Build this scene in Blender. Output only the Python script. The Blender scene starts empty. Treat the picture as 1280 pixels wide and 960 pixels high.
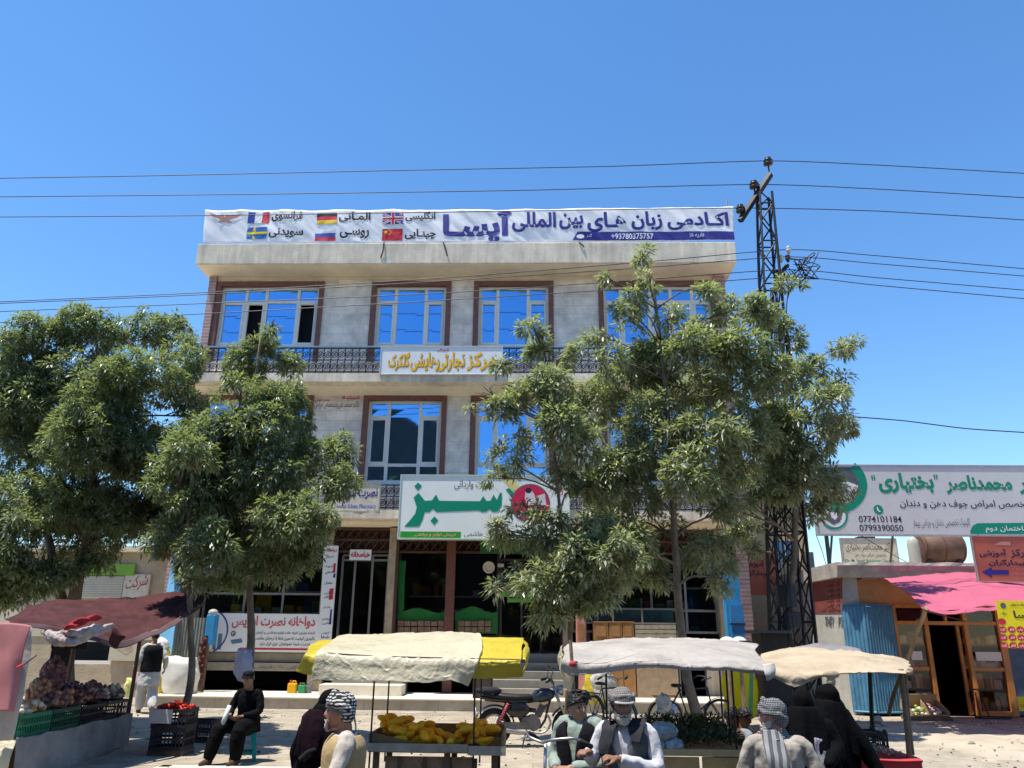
import bpy, bmesh, math, random, re
from mathutils import Vector, Matrix, noise
rad = math.radians
SC = bpy.context.scene
COL = SC.collection
# ------------------------------------------------------------------ camera, sky, sun, exposure
CAMZ = 1.70
PITCH, YAW, ROLL = rad(18.2), rad(1.7), rad(0.62)
CR = Matrix.Rotation(YAW, 3, 'Z') @ Matrix.Rotation(math.pi/2+PITCH, 3, 'X') @ Matrix.Rotation(ROLL, 3, 'Z')
cam = bpy.data.cameras.new('camera'); cam.sensor_width = 36; cam.lens = 27; cam.clip_start = .05; cam.clip_end = 4000
camo = bpy.data.objects.new('camera', cam); COL.objects.link(camo)
camo.matrix_world = Matrix.Translation((0, 0, CAMZ)) @ CR.to_4x4(); SC.camera = camo
SUN_EL, SUN_DIR = rad(73), Vector((-math.cos(rad(26)), -math.sin(rad(26)), 0))
w = bpy.data.worlds.new('World'); SC.world = w; w.use_nodes = True
nt = w.node_tree; bg = nt.nodes['Background']
sky = nt.nodes.new('ShaderNodeTexSky'); sky.sky_type = 'NISHITA'; sky.sun_disc = False
sky.sun_elevation = SUN_EL; sky.sun_rotation = math.atan2(SUN_DIR.x, SUN_DIR.y)
sky.air_density = 1.25; sky.dust_density = 0.15; sky.ozone_density = 3.2; sky.altitude = 1800
hs_ = nt.nodes.new('ShaderNodeHueSaturation'); hs_.inputs['Saturation'].default_value = 1.2
nt.links.new(sky.outputs[0], hs_.inputs['Color']); nt.links.new(hs_.outputs[0], bg.inputs[0]); bg.inputs[1].default_value = 0.118
sl = bpy.data.lights.new('sun', 'SUN'); sl.energy = 3.7; sl.angle = rad(.53); sl.color = (1, .93, .82)
so = bpy.data.objects.new('sun', sl); COL.objects.link(so)
_d = Vector((SUN_DIR.x*math.cos(SUN_EL), SUN_DIR.y*math.cos(SUN_EL), math.sin(SUN_EL)))
so.rotation_euler = _d.to_track_quat('Z', 'Y').to_euler(); so.location = (-20, 10, 40)
vs = SC.view_settings; vs.view_transform = 'Standard'; vs.look = 'None'; vs.exposure = 1.0; vs.gamma = 1; vs.use_curve_mapping = False
SC.cycles.max_bounces = 8; SC.cycles.diffuse_bounces = 4; SC.cycles.transparent_max_bounces = 8
rnd = random.Random(7)
# ------------------------------------------------------------------ from a sight line to a place
def ray(u, v): return CR @ Vector(((u-640)/960, (480-v)/960, -1))
def P(u, v, Y):                       # where the sight line meets the upright plane Y
    d = ray(u, v); t = Y/d.y; return Vector((d.x*t, Y, CAMZ+d.z*t))
def PZ(u, v, z=0.):                   # ... the level z
    d = ray(u, v); t = (z-CAMZ)/d.z; return Vector((d.x*t, d.y*t, z))
def PXp(u, v, X):                     # ... the upright plane X
    d = ray(u, v); t = X/d.x; return Vector((X, d.y*t, CAMZ+d.z*t))
def sc(Y, u=640, v=700): return (P(u+1, v, Y)-P(u, v, Y)).x   # metres per photo pixel at distance Y
# ------------------------------------------------------------------ materials
MATS = {}
def M(name, col, rough=.8, var=.18, scale=6., bump=.15, metal=0., spec=.3, bscale=None, col2=None, coat=0, emit=None, trans=0., streak=0.):
    if name in MATS: return MATS[name]
    m = bpy.data.materials.new(name); m.use_nodes = True; n = m.node_tree.nodes; L = m.node_tree.links
    b = n['Principled BSDF']; b.inputs['Roughness'].default_value = rough; b.inputs['Metallic'].default_value = metal
    b.inputs['Specular IOR Level'].default_value = spec
    if coat: b.inputs['Coat Weight'].default_value = coat
    c4 = (*col, 1)
    tc = n.new('ShaderNodeTexCoord')
    if var > 0 or col2:
        nz = n.new('ShaderNodeTexNoise'); nz.inputs['Scale'].default_value = scale; nz.inputs['Detail'].default_value = 6; nz.inputs['Roughness'].default_value = .65
        L.new(tc.outputs['Object'], nz.inputs['Vector'])
        r = n.new('ShaderNodeValToRGB'); r.color_ramp.elements[0].position = .3; r.color_ramp.elements[1].position = .7
        lo = tuple(c*(1-var) for c in col); hi = col2 or tuple(min(1, c*(1+var)) for c in col)
        r.color_ramp.elements[0].color = (*lo, 1); r.color_ramp.elements[1].color = (*hi, 1)
        L.new(nz.outputs['Fac'], r.inputs['Fac']); L.new(r.outputs['Color'], b.inputs['Base Color'])
        if streak:
            mpp = n.new('ShaderNodeMapping'); mpp.inputs['Scale'].default_value = (2.6, 2.6, .22); sn = n.new('ShaderNodeTexNoise'); sn.inputs['Scale'].default_value = 2.2; sn.inputs['Detail'].default_value = 8; sn.inputs['Roughness'].default_value = .7
            L.new(tc.outputs['Object'], mpp.inputs[0]); L.new(mpp.outputs[0], sn.inputs['Vector']); sr = n.new('ShaderNodeMapRange'); sr.inputs['From Min'].default_value = .42; sr.inputs['From Max'].default_value = .68; sr.inputs['To Min'].default_value = 1; sr.inputs['To Max'].default_value = 1-streak
            L.new(sn.outputs['Fac'], sr.inputs['Value']); sm = n.new('ShaderNodeMix'); sm.data_type = 'RGBA'; sm.blend_type = 'MULTIPLY'; sm.inputs[0].default_value = 1; L.new(r.outputs['Color'], sm.inputs[6]); L.new(sr.outputs[0], sm.inputs[7]); L.new(sm.outputs[2], b.inputs['Base Color'])
        mr = n.new('ShaderNodeMapRange'); mr.inputs['To Min'].default_value = max(0, rough-.12); mr.inputs['To Max'].default_value = min(1, rough+.12)
        L.new(nz.outputs['Fac'], mr.inputs['Value']); L.new(mr.outputs['Result'], b.inputs['Roughness'])
    else: b.inputs['Base Color'].default_value = c4
    if bump > 0:
        bz = n.new('ShaderNodeTexNoise'); bz.inputs['Scale'].default_value = bscale or scale*6; bz.inputs['Detail'].default_value = 5
        L.new(tc.outputs['Object'], bz.inputs['Vector'])
        bp = n.new('ShaderNodeBump'); bp.inputs['Strength'].default_value = bump; bp.inputs['Distance'].default_value = .02
        L.new(bz.outputs['Fac'], bp.inputs['Height']); L.new(bp.outputs['Normal'], b.inputs['Normal'])
    if trans > 0:
        tr = n.new('ShaderNodeBsdfTranslucent'); tr.inputs['Color'].default_value = c4
        mx = n.new('ShaderNodeMixShader'); mx.inputs[0].default_value = trans
        L.new(b.outputs[0], mx.inputs[1]); L.new(tr.outputs[0], mx.inputs[2]); L.new(mx.outputs[0], n['Material Output'].inputs[0])
    MATS[name] = m; return m
def brick_mat(name, c1, c2, mortar, bw, bh, msize=.012, rough=.8, bump=.5, plane='XZ', offset=.5, stain=.25, mix=None):
    m = bpy.data.materials.new(name); m.use_nodes = True; n = m.node_tree.nodes; L = m.node_tree.links
    b = n['Principled BSDF']; b.inputs['Roughness'].default_value = rough; b.inputs['Specular IOR Level'].default_value = .3
    g = n.new('ShaderNodeNewGeometry'); s = n.new('ShaderNodeSeparateXYZ'); L.new(g.outputs['Position'], s.inputs[0])
    c = n.new('ShaderNodeCombineXYZ'); ax = {'X': 0, 'Y': 1, 'Z': 2}
    L.new(s.outputs[ax[plane[0]]], c.inputs[0]); L.new(s.outputs[ax[plane[1]]], c.inputs[1])
    t = n.new('ShaderNodeTexBrick'); t.inputs['Scale'].default_value = 1; t.inputs['Brick Width'].default_value = bw; t.inputs['Row Height'].default_value = bh
    t.inputs['Mortar Size'].default_value = msize; t.offset = offset; t.inputs['Color1'].default_value = (*c1, 1); t.inputs['Color2'].default_value = (*c2, 1); t.inputs['Mortar'].default_value = (*mortar, 1)
    L.new(c.outputs[0], t.inputs['Vector'])
    nz = n.new('ShaderNodeTexNoise'); nz.inputs['Scale'].default_value = 2.3; nz.inputs['Detail'].default_value = 9; nz.inputs['Roughness'].default_value = .7; L.new(g.outputs['Position'], nz.inputs['Vector'])
    mp = n.new('ShaderNodeMapRange'); mp.inputs['From Min'].default_value = .3; mp.inputs['From Max'].default_value = .7; mp.inputs['To Min'].default_value = 1-stain; mp.inputs['To Max'].default_value = 1+stain*.6
    L.new(nz.outputs['Fac'], mp.inputs['Value'])
    mu = n.new('ShaderNodeMix'); mu.data_type = 'RGBA'; mu.blend_type = 'MULTIPLY'; mu.inputs[0].default_value = 1
    L.new(t.outputs['Color'], mu.inputs[6]); L.new(mp.outputs[0], mu.inputs[7]); L.new(mu.outputs[2], b.inputs['Base Color'])
    bp = n.new('ShaderNodeBump'); bp.inputs['Strength'].default_value = bump; bp.inputs['Distance'].default_value = .015; bp.invert = True
    ad = n.new('ShaderNodeMath'); ad.operation = 'MULTIPLY_ADD'; ad.inputs[1].default_value = .5
    L.new(nz.outputs['Fac'], ad.inputs[0]); L.new(t.outputs['Fac'], ad.inputs[2])
    L.new(ad.outputs[0], bp.inputs['Height']); L.new(bp.outputs['Normal'], b.inputs['Normal'])
    MATS[name] = m; return m
def mirror_mat(name, col, rough=.03):
    m = bpy.data.materials.new(name); m.use_nodes = True; n = m.node_tree.nodes; L = m.node_tree.links; b = n['Principled BSDF']
    b.inputs['Base Color'].default_value = (*col, 1); b.inputs['Metallic'].default_value = 1; b.inputs['Roughness'].default_value = rough
    g = n.new('ShaderNodeNewGeometry'); nz = n.new('ShaderNodeTexNoise'); nz.inputs['Scale'].default_value = .9; L.new(g.outputs['Position'], nz.inputs['Vector'])
    bp = n.new('ShaderNodeBump'); bp.inputs['Strength'].default_value = .035; bp.inputs['Distance'].default_value = .05
    L.new(nz.outputs['Fac'], bp.inputs['Height']); L.new(bp.outputs['Normal'], b.inputs['Normal']); MATS[name] = m; return m
def glass_mat(name, tint=(.8, .85, .85), refl=.12):
    m = bpy.data.materials.new(name); m.use_nodes = True; n = m.node_tree.nodes; L = m.node_tree.links
    n.remove(n['Principled BSDF'])
    t = n.new('ShaderNodeBsdfTransparent'); t.inputs[0].default_value = (*tint, 1)
    g = n.new('ShaderNodeBsdfGlossy'); g.inputs['Roughness'].default_value = .03; g.inputs[0].default_value = (.9, .93, .95, 1)
    f = n.new('ShaderNodeFresnel'); f.inputs[0].default_value = 1.5
    a = n.new('ShaderNodeMath'); a.operation = 'ADD'; a.use_clamp = True; a.inputs[1].default_value = refl; L.new(f.outputs[0], a.inputs[0])
    mx = n.new('ShaderNodeMixShader'); L.new(a.outputs[0], mx.inputs[0]); L.new(t.outputs[0], mx.inputs[1]); L.new(g.outputs[0], mx.inputs[2])
    L.new(mx.outputs[0], n['Material Output'].inputs[0]); MATS[name] = m; return m
def leaf_mat(name, lo, hi):
    m = bpy.data.materials.new(name); m.use_nodes = True; n = m.node_tree.nodes; L = m.node_tree.links; b = n['Principled BSDF']
    g = n.new('ShaderNodeNewGeometry'); r = n.new('ShaderNodeValToRGB'); r.color_ramp.elements[0].color = (*lo, 1); r.color_ramp.elements[1].color = (*hi, 1)
    L.new(g.outputs['Random Per Island'], r.inputs[0]); L.new(r.outputs[0], b.inputs['Base Color'])
    b.inputs['Roughness'].default_value = .36; b.inputs['Specular IOR Level'].default_value = .8
    t = n.new('ShaderNodeBsdfTranslucent'); hs = n.new('ShaderNodeMix'); hs.data_type = 'RGBA'; hs.blend_type = 'MULTIPLY'; hs.inputs[0].default_value = 1
    hs.inputs[7].default_value = (1.3, 1.45, .55, 1); L.new(r.outputs[0], hs.inputs[6]); L.new(hs.outputs[2], t.inputs[0])
    mx = n.new('ShaderNodeMixShader'); mx.inputs[0].default_value = .38; L.new(b.outputs[0], mx.inputs[1]); L.new(t.outputs[0], mx.inputs[2])
    L.new(mx.outputs[0], n['Material Output'].inputs[0]); MATS[name] = m; return m
# ------------------------------------------------------------------ mesh collecting
class MB:
    def __init__(s): s.v = []; s.f = []; s.m = []
    def add(s, vs, fs, mi=0):
        o = len(s.v); s.v += [Vector(x) for x in vs]; s.f += [tuple(i+o for i in f) for f in fs]; s.m += [mi]*len(fs); return s
    def box(s, a, b, mi=0, R=None, c=None):
        x0, y0, z0 = a; x1, y1, z1 = b
        vs = [Vector(p) for p in ((x0,y0,z0),(x1,y0,z0),(x1,y1,z0),(x0,y1,z0),(x0,y0,z1),(x1,y0,z1),(x1,y1,z1),(x0,y1,z1))]
        if R is not None:
            c = Vector(c) if c is not None else sum(vs, Vector())/8
            vs = [c+R@(p-c) for p in vs]
        return s.add(vs, [(0,3,2,1),(4,5,6,7),(0,1,5,4),(1,2,6,5),(2,3,7,6),(3,0,4,7)], mi)
    def cbox(s, c, d, mi=0, rz=0, R=None):
        c = Vector(c); h = Vector(d)/2
        if rz: R = Matrix.Rotation(rz, 3, 'Z')
        return s.box(c-h, c+h, mi, R, c)
    def tube(s, pts, r, seg=8, mi=0, cap=True, round_=False):
        pts = [Vector(p) for p in pts]; n = len(pts)
        rs = list(r) if hasattr(r, '__len__') else [r]*n
        if round_:
            d0 = (pts[0]-pts[1]).normalized(); d1 = (pts[-1]-pts[-2]).normalized()
            pts = [pts[0]+d0*rs[0]*.85, pts[0]+d0*rs[0]*.5]+pts+[pts[-1]+d1*rs[-1]*.5, pts[-1]+d1*rs[-1]*.85]
            rs = [rs[0]*.35, rs[0]*.8]+rs+[rs[-1]*.8, rs[-1]*.35]; n = len(pts)
        o = len(s.v); X = None
        for i in range(n):
            d = (pts[min(i+1, n-1)]-pts[max(i-1, 0)])
            d = d.normalized() if d.length > 1e-9 else Vector((0, 0, 1))
            if X is None:
                X = d.cross(Vector((0, 0, 1)))
                if X.length < .05: X = d.cross(Vector((0, 1, 0)))
            X = (X-d*X.dot(d)).normalized(); Yv = d.cross(X)
            for k in range(seg):
                a = 2*math.pi*k/seg; s.v.append(pts[i]+(X*math.cos(a)+Yv*math.sin(a))*rs[i])
        for i in range(n-1):
            for k in range(seg):
                a = o+i*seg+k; b = o+i*seg+(k+1) % seg; s.f.append((a, b, b+seg, a+seg)); s.m.append(mi)
        if cap:
            s.f.append(tuple(o+k for k in reversed(range(seg)))); s.f.append(tuple(o+(n-1)*seg+k for k in range(seg))); s.m += [mi, mi]
        return s
    def loft(s, rings, mi=0, cap=True, closed=True):     # rings: equal-length point lists
        o = len(s.v); k = len(rings[0])
        for r in rings: s.v += [Vector(p) for p in r]
        for i in range(len(rings)-1):
            for j in range(k if closed else k-1):
                a = o+i*k+j; b = o+i*k+(j+1) % k; s.f.append((a, b, b+k, a+k)); s.m.append(mi)
        if cap and closed:
            s.f.append(tuple(o+j for j in reversed(range(k)))); s.f.append(tuple(o+(len(rings)-1)*k+j for j in range(k))); s.m += [mi, mi]
        return s
    def ell(s, c, r, mi=0, su=12, sv=8, R=None):
        c = Vector(c); rings = []
        for i in range(sv+1):
            t = math.pi*(i/sv)*.96+math.pi*.02; ring = []
            for j in range(su):
                a = 2*math.pi*j/su; p = Vector((r[0]*math.sin(t)*math.cos(a), r[1]*math.sin(t)*math.sin(a), -r[2]*math.cos(t)))
                ring.append(c+(R@p if R else p))
            rings.append(ring)
        return s.loft(rings, mi)
    def torus(s, c, R1, r, axis='X', mi=0, n=24, seg=6, a0=0, a1=2*math.pi, M3=None):
        c = Vector(c); pts = []; full = abs(a1-a0-2*math.pi) < 1e-6
        for i in range(n+1):
            a = a0+(a1-a0)*i/n; ca, sa = math.cos(a)*R1, math.sin(a)*R1
            p = Vector({'X': (0, ca, sa), 'Y': (ca, 0, sa), 'Z': (ca, sa, 0)}[axis]); pts.append(c+(M3@p if M3 else p))
        return s.tube(pts, r, seg, mi, cap=not full)
    def quad(s, a, b, c, d, mi=0): return s.add([a, b, c, d], [(0, 1, 2, 3)], mi)
    def prism(s, poly, y0, y1, mi=0):       # poly of (x, z), counter-clockwise seen from -Y
        n = len(poly); vs = [Vector((x, y0, z)) for x, z in poly]+[Vector((x, y1, z)) for x, z in poly]
        return s.add(vs, [tuple(range(n)), tuple(reversed(range(n, 2*n)))]+[(i, i+n, (i+1) % n+n, (i+1) % n) for i in range(n)], mi)
    def build(s, name, mats, parent=None, smooth=False, local=False, solid=0, bevel=0, sub=0):
        me = bpy.data.meshes.new(name)
        off = Vector((0, 0, 0))
        if parent is not None and not local:
            q = parent
            while q is not None: off += q.location; q = q.parent
        me.from_pydata([tuple(p-off) for p in s.v], [], s.f)
        if not isinstance(mats, (list, tuple)): mats = [mats]
        for m in mats: me.materials.append(m)
        if len(mats) > 1: me.polygons.foreach_set('material_index', s.m)
        if smooth: me.polygons.foreach_set('use_smooth', [True]*len(me.polygons))
        me.update(); o = bpy.data.objects.new(name, me); COL.objects.link(o)
        if parent is not None: o.parent = parent
        if sub: md = o.modifiers.new('s', 'SUBSURF'); md.levels = md.render_levels = sub
        if solid: md = o.modifiers.new('t', 'SOLIDIFY'); md.thickness = solid; md.offset = 0
        if bevel: md = o.modifiers.new('b', 'BEVEL'); md.width = bevel; md.segments = 2; md.limit_method = 'ANGLE'
        return o
def tag(o, label, cat, group=None):
    o['label'] = label; o['category'] = cat
    if group: o['group'] = group
    return o
def struct(o): o['kind'] = 'structure'; return o
def stuff(o): o['kind'] = 'stuff'; return o
def thing(name, label, cat, loc=(0, 0, 0), rz=0, group=None):
    o = bpy.data.objects.new(name, None); COL.objects.link(o); o.location = loc; o.rotation_euler = (0, 0, rz); o.empty_display_size = .1
    return tag(o, label, cat, group)
def dup(root, loc=None, rz=None, label=None, group=None, rot=None):
    def cp(o, par):
        c = o.copy(); COL.objects.link(c); c.parent = par
        for ch in o.children: cp(ch, c)
        return c
    c = cp(root, None)
    if loc is not None: c.location = loc
    if rz is not None: c.rotation_euler = (0, 0, rz)
    if rot is not None: c.rotation_euler = rot
    if label: c['label'] = label
    if group: c['group'] = group
    return c
def resample(pts, n):
    pts = [Vector(p) for p in pts]
    if len(pts) == 1: return pts*n
    out = []
    for i in range(n):
        t = i/(n-1)*(len(pts)-1); k = min(int(t), len(pts)-2); f = t-k
        p0 = pts[max(k-1, 0)]; p1 = pts[k]; p2 = pts[k+1]; p3 = pts[min(k+2, len(pts)-1)]
        cr = .5*((2*p1)+(p2-p0)*f+(2*p0-5*p1+4*p2-p3)*f*f+(3*p1-p0-3*p2+p3)*f**3)
        out.append(cr*.6+(p1.lerp(p2, f))*.4)
    return out
def cloth(name, rows, mats, parent=None, nu=40, nv=16, wr=.03, freq=3., solid=.006, seed=0, aniso=(1, 1, 1), fine=.0, crease=0):
    """a hanging sheet through rows of 3-D points"""
    R = [resample(r, nu) for r in rows]; grid = []
    for j in range(nu): grid.append(resample([r[j] for r in R], nv))
    mb = MB(); vs = []
    for j in range(nu):
        for i in range(nv):
            p = grid[j][i].copy(); q = Vector((p.x*aniso[0], p.y*aniso[1], p.z*aniso[2]))*freq+Vector((seed*7.3, seed*3.1, 0))
            d = noise.noise_vector(q)*wr
            if fine: d += noise.noise_vector(q*3.7)*fine
            if crease:
                e = noise.noise(Vector((p.x*3.2+p.z*2.1, p.y*2.6, p.z*3+seed)))+.5*noise.noise(Vector((p.x*8-p.z*5, p.y*7, p.z*7+seed))); d += Vector((0, -.5, .8))*crease*(max(0, 1-abs(e)*5)**2)
            vs.append(p+d)
    fs = [(j*nv+i, (j+1)*nv+i, (j+1)*nv+i+1, j*nv+i+1) for j in range(nu-1) for i in range(nv-1)]
    mb.add(vs, fs); return mb.build(name, mats, parent, smooth=True, solid=solid)
def remeshed(mb, vox, smooth_it=3, wr=0, wf=9., wa=(1, 1, .5)):
    me = bpy.data.meshes.new('tmp'); me.from_pydata([tuple(p) for p in mb.v], [], mb.f); me.update()
    o = bpy.data.objects.new('tmp', me); COL.objects.link(o)
    md = o.modifiers.new('r', 'REMESH'); md.mode = 'VOXEL'; md.voxel_size = vox
    if smooth_it: s = o.modifiers.new('s', 'SMOOTH'); s.iterations = smooth_it; s.factor = .5
    m2 = bpy.data.meshes.new_from_object(o.evaluated_get(bpy.context.evaluated_depsgraph_get()))
    bpy.data.objects.remove(o); bpy.data.meshes.remove(me)
    out = MB()
    nrm = [v.normal.copy() for v in m2.vertices]
    for v, nn in zip(m2.vertices, nrm):
        p = v.co.copy()
        if wr: p = p+nn*noise.noise(Vector((p.x*wa[0], p.y*wa[1], p.z*wa[2]))*wf)*wr
        out.v.append(p)
    out.f = [tuple(p.vertices) for p in m2.polygons]; out.m = [0]*len(out.f)
    bpy.data.meshes.remove(m2); return out
# ------------------------------------------------------------------ lettering (joined right-to-left script)
AR = {}
for ch, b, n_ in (('ا',0xFE8D,2),('آ',0xFE81,2),('ب',0xFE8F,4),('پ',0xFB56,4),('ت',0xFE95,4),('ج',0xFE9D,4),('چ',0xFB7A,4),('ح',0xFEA1,4),('خ',0xFEA5,4),('د',0xFEA9,2),('ذ',0xFEAB,2),('ر',0xFEAD,2),('ز',0xFEAF,2),('س',0xFEB1,4),('ش',0xFEB5,4),('ص',0xFEB9,4),('ض',0xFEBD,4),('ط',0xFEC1,4),('ع',0xFEC9,4),('ف',0xFED1,4),('ق',0xFED5,4),('ک',0xFB8E,4),('گ',0xFB92,4),('ل',0xFEDD,4),('م',0xFEE1,4),('ن',0xFEE5,4),('ه',0xFEE9,4),('و',0xFEED,2),('ی',0xFBFC,4),('ئ',0xFE89,4)):
    AR[ch] = tuple(chr(b+i) if i < n_ else None for i in range(4))
def shape(s):
    out = []
    for i, c in enumerate(s):
        f = AR.get(c)
        if not f: out.append(c); continue
        p = s[i-1] if i else ' '; n = s[i+1] if i+1 < len(s) else ' '
        jp = p == 'ـ' or (p in AR and AR[p][2] is not None); jn = f[2] is not None and (n == 'ـ' or n in AR)
        out.append((f[3] if jp and jn else f[1] if jp else f[2] if jn else f[0]) or f[0])
    return re.sub(r'[0-9A-Za-z+۰-۹][0-9A-Za-z+.۰-۹ ]*[0-9A-Za-z+۰-۹]', lambda m: m.group(0)[::-1], ''.join(reversed(out)))
def glyphs(s, bold=0.02, arabic=True):
    """flat letter mesh as (list of 2-D verts in 0..1, faces, island depth)"""
    c = bpy.data.curves.new('t', 'FONT'); c.body = shape(s) if arabic else s; c.size = 1; c.offset = bold; c.resolution_u = 3
    o = bpy.data.objects.new('t', c); COL.objects.link(o)
    me = bpy.data.meshes.new_from_object(o.evaluated_get(bpy.context.evaluated_depsgraph_get()))
    V = [(v.co.x, v.co.y) for v in me.vertices]; F = [tuple(p.vertices) for p in me.polygons]
    bpy.data.objects.remove(o); bpy.data.curves.remove(c); bpy.data.meshes.remove(me)
    par = list(range(len(V)))
    def fd(a):
        while par[a] != a: par[a] = par[par[a]]; a = par[a]
        return a
    for f in F:
        for k in f[1:]: par[fd(k)] = fd(f[0])
    used = sorted({fd(i) for f in F for i in f}, key=lambda r: V[r][0]); idx = {r: i % 4 for i, r in enumerate(used)}
    xs = [V[i][0] for f in F for i in f]; ys = [V[i][1] for f in F for i in f]
    x0, x1, y0, y1 = min(xs), max(xs), min(ys), max(ys)
    return [((x-x0)/(x1-x0), (y-y0)/(y1-y0), idx.get(fd(i), 0)) for i, (x, y) in enumerate(V)], F
def letters(mb, s, X0, X1, Z0, Z1, Y, mi=0, bold=.02, arabic=True, disp=None, shear=0, tilt=0):
    V, F = glyphs(s, bold, arabic); vs = []
    for x, y, k in V:
        p = Vector((X0+(X1-X0)*x+shear*y*(Z1-Z0), Y-.001*k, Z0+(Z1-Z0)*y+tilt*x*(X1-X0)))
        if disp: p.y += disp(p.x, p.z)
        vs.append(p)
    return mb.add(vs, F, mi)
def lbox(u0, v0, u1, v1, Y):              # a lettering box from picture position to metres on the plane Y
    um, vm = (u0+u1)/2, (v0+v1)/2
    return P(u0, vm, Y).x, P(u1, vm, Y).x, P(um, v1, Y).z, P(um, v0, Y).z
def put(mb, s, u0, v0, u1, v1, Y, mi=0, **k):
    letters(mb, s, *lbox(u0, v0, u1, v1, Y), Y, mi, **k)
def ngon(mb, pts, Y, mi=0):               # flat shape from picture positions on the plane Y
    mb.add([P(u, v, Y) for u, v in pts], [tuple(range(len(pts)))], mi)
def rect(mb, u0, v0, u1, v1, Y, mi=0, th=0):
    X0, X1, Z0, Z1 = lbox(u0, v0, u1, v1, Y)
    if th: mb.box((X0, Y, Z0), (X1, Y+th, Z1), mi)
    else: mb.add([(X0, Y, Z0), (X1, Y, Z0), (X1, Y, Z1), (X0, Y, Z1)], [(0, 1, 2, 3)], mi)
def disc(mb, u, v, r, Y, mi=0, n=28, ry=None):
    c = P(u, v, Y); s_ = (P(u+1, v, Y)-P(u, v, Y)).x*r; s2 = s_ if ry is None else s_*ry/r
    mb.add([(c.x+s_*math.cos(2*math.pi*i/n), Y, c.z+s2*math.sin(2*math.pi*i/n)) for i in range(n)], [tuple(range(n))], mi)
# ------------------------------------------------------------------ palette
stone = brick_mat('pale_stone_cladding', (.87,.76,.655), (.77,.675,.585), (.62,.55,.48), .62, .31, .006, .75, .4, stain=.34)
redbrick = brick_mat('pink_split_brick', (.52,.30,.27), (.40,.20,.19), (.50,.46,.43), .30, .11, .018, .85, .7, 'YZ')
plaster = M('cream_concrete', (.74,.645,.50), .85, .26, 1.1, .35, bscale=22, streak=.28)
plaster2 = M('bounce_lit_plaster', (.84,.74,.56), .85, .15, 1.1, .2, bscale=14)  # paler than the slab concrete, bounced light put into the underside colour
trim = M('red_brown_stone_trim', (.20,.088,.068), .6, .22, 9, .2)
pvc = M('cream_window_profile', (.76,.73,.67), .45, .06, 5, .03)
pane = mirror_mat('blue_mirror_glass', (.18,.39,.66))
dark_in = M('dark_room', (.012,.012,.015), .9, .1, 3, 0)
iron = M('dark_wrought_iron', (.035,.035,.045), .55, .2, 20, .1, metal=.3)
blue_rail = M('pale_blue_rail_paint', (.22,.36,.48), .5, .12, 15, .1)
brown_iron = M('brown_painted_iron', (.085,.042,.03), .6, .25, 12, .15)
sgl = glass_mat('shop_glass', (.42,.45,.45), .0)
pave = brick_mat('dusty_paving', (.385,.335,.26), (.34,.295,.23), (.265,.23,.18), 1.0, .5, .010, .9, .4, 'XY', stain=.38)
dirt = M('dusty_ground', (.42,.365,.28), .95, .16, 1.2, .5, bscale=9)
asph = M('worn_asphalt', (.085,.08,.075), .9, .3, 3, .5, bscale=60)
kerbm = brick_mat('rough_cream_stone', (.50,.44,.35), (.44,.38,.29), (.35,.30,.24), .9, .6, .008, .9, .8, 'XZ', stain=.3)
capm = M('smooth_cream_stone', (.66,.60,.49), .7, .1, 3, .1)
# ------------------------------------------------------------------ ground, pavement, road, hill
g = MB(); g.add([(-900,-300,-.42),(900,-300,-.42),(900,1400,-.42),(-900,1400,-.42)], [(0,1,2,3)]); struct(g.build('ground', dirt))
r_ = MB(); r_.box((-90,-7.5,-.5), (90,11.35,-.30)); struct(r_.build('road', asph))
pv = MB(); pv.prism([(-90,-.44),(90,-.44),(90,0),(-90,0)], 11.3, 60)
pv.prism([(-90,-.44),(-5.0,-.44),(-5.0,-.003),(-90,-.003)], 8.2, 11.3)
pv.f = [f for f in pv.f]; struct(pv.build('pavement', pave))
kb = MB(); kb.box((-4.99,11.12,-.44), (90,11.297,.012)); kb.box((-5.0,8.1,-.44), (-4.82,11.297,.012)); struct(kb.build('kerb', capm, bevel=.012))
# rough patch of broken mortar in front of the right-hand shop
mp = MB(); vs = []; N = 46
for i in range(N):
    for j in range(N):
        x = 6.4+7.2*i/(N-1); y = 12.6+5.9*j/(N-1)
        e = min(i, j, N-1-i, N-1-j)/6.
        h = .02+.05*noise.noise(Vector((x*1.3, y*1.3, 2)))+.03*noise.noise(Vector((x*4, y*4, 5)))
        vs.append((x, y, -.03+max(0, min(1, e))*(.035+h)))
mp.add(vs, [(i*N+j, (i+1)*N+j, (i+1)*N+j+1, i*N+j+1) for i in range(N-1) for j in range(N-1)]); struct(mp.build('mortar_patch', dirt, smooth=True))
hl = MB(); vs = []; N = 60
for i in range(N):
    for j in range(8):
        x = -500+1300*i/(N-1); y = 560+45*j; t = j/7
        h = math.sin(math.pi*t)*(34+26*noise.noise(Vector((x*.006, 3, 0)))+14*noise.noise(Vector((x*.02, y*.02, 0)))+(22 if x > 200 else 0))
        vs.append((x, y, -.5+h))
hl.add(vs, [(i*8+j, (i+1)*8+j, (i+1)*8+j+1, i*8+j+1) for i in range(N-1) for j in range(7)]); struct(hl.build('hill', M('bare_hill', (.36,.36,.38), .95, .2, .02, 0), smooth=True))
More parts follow.
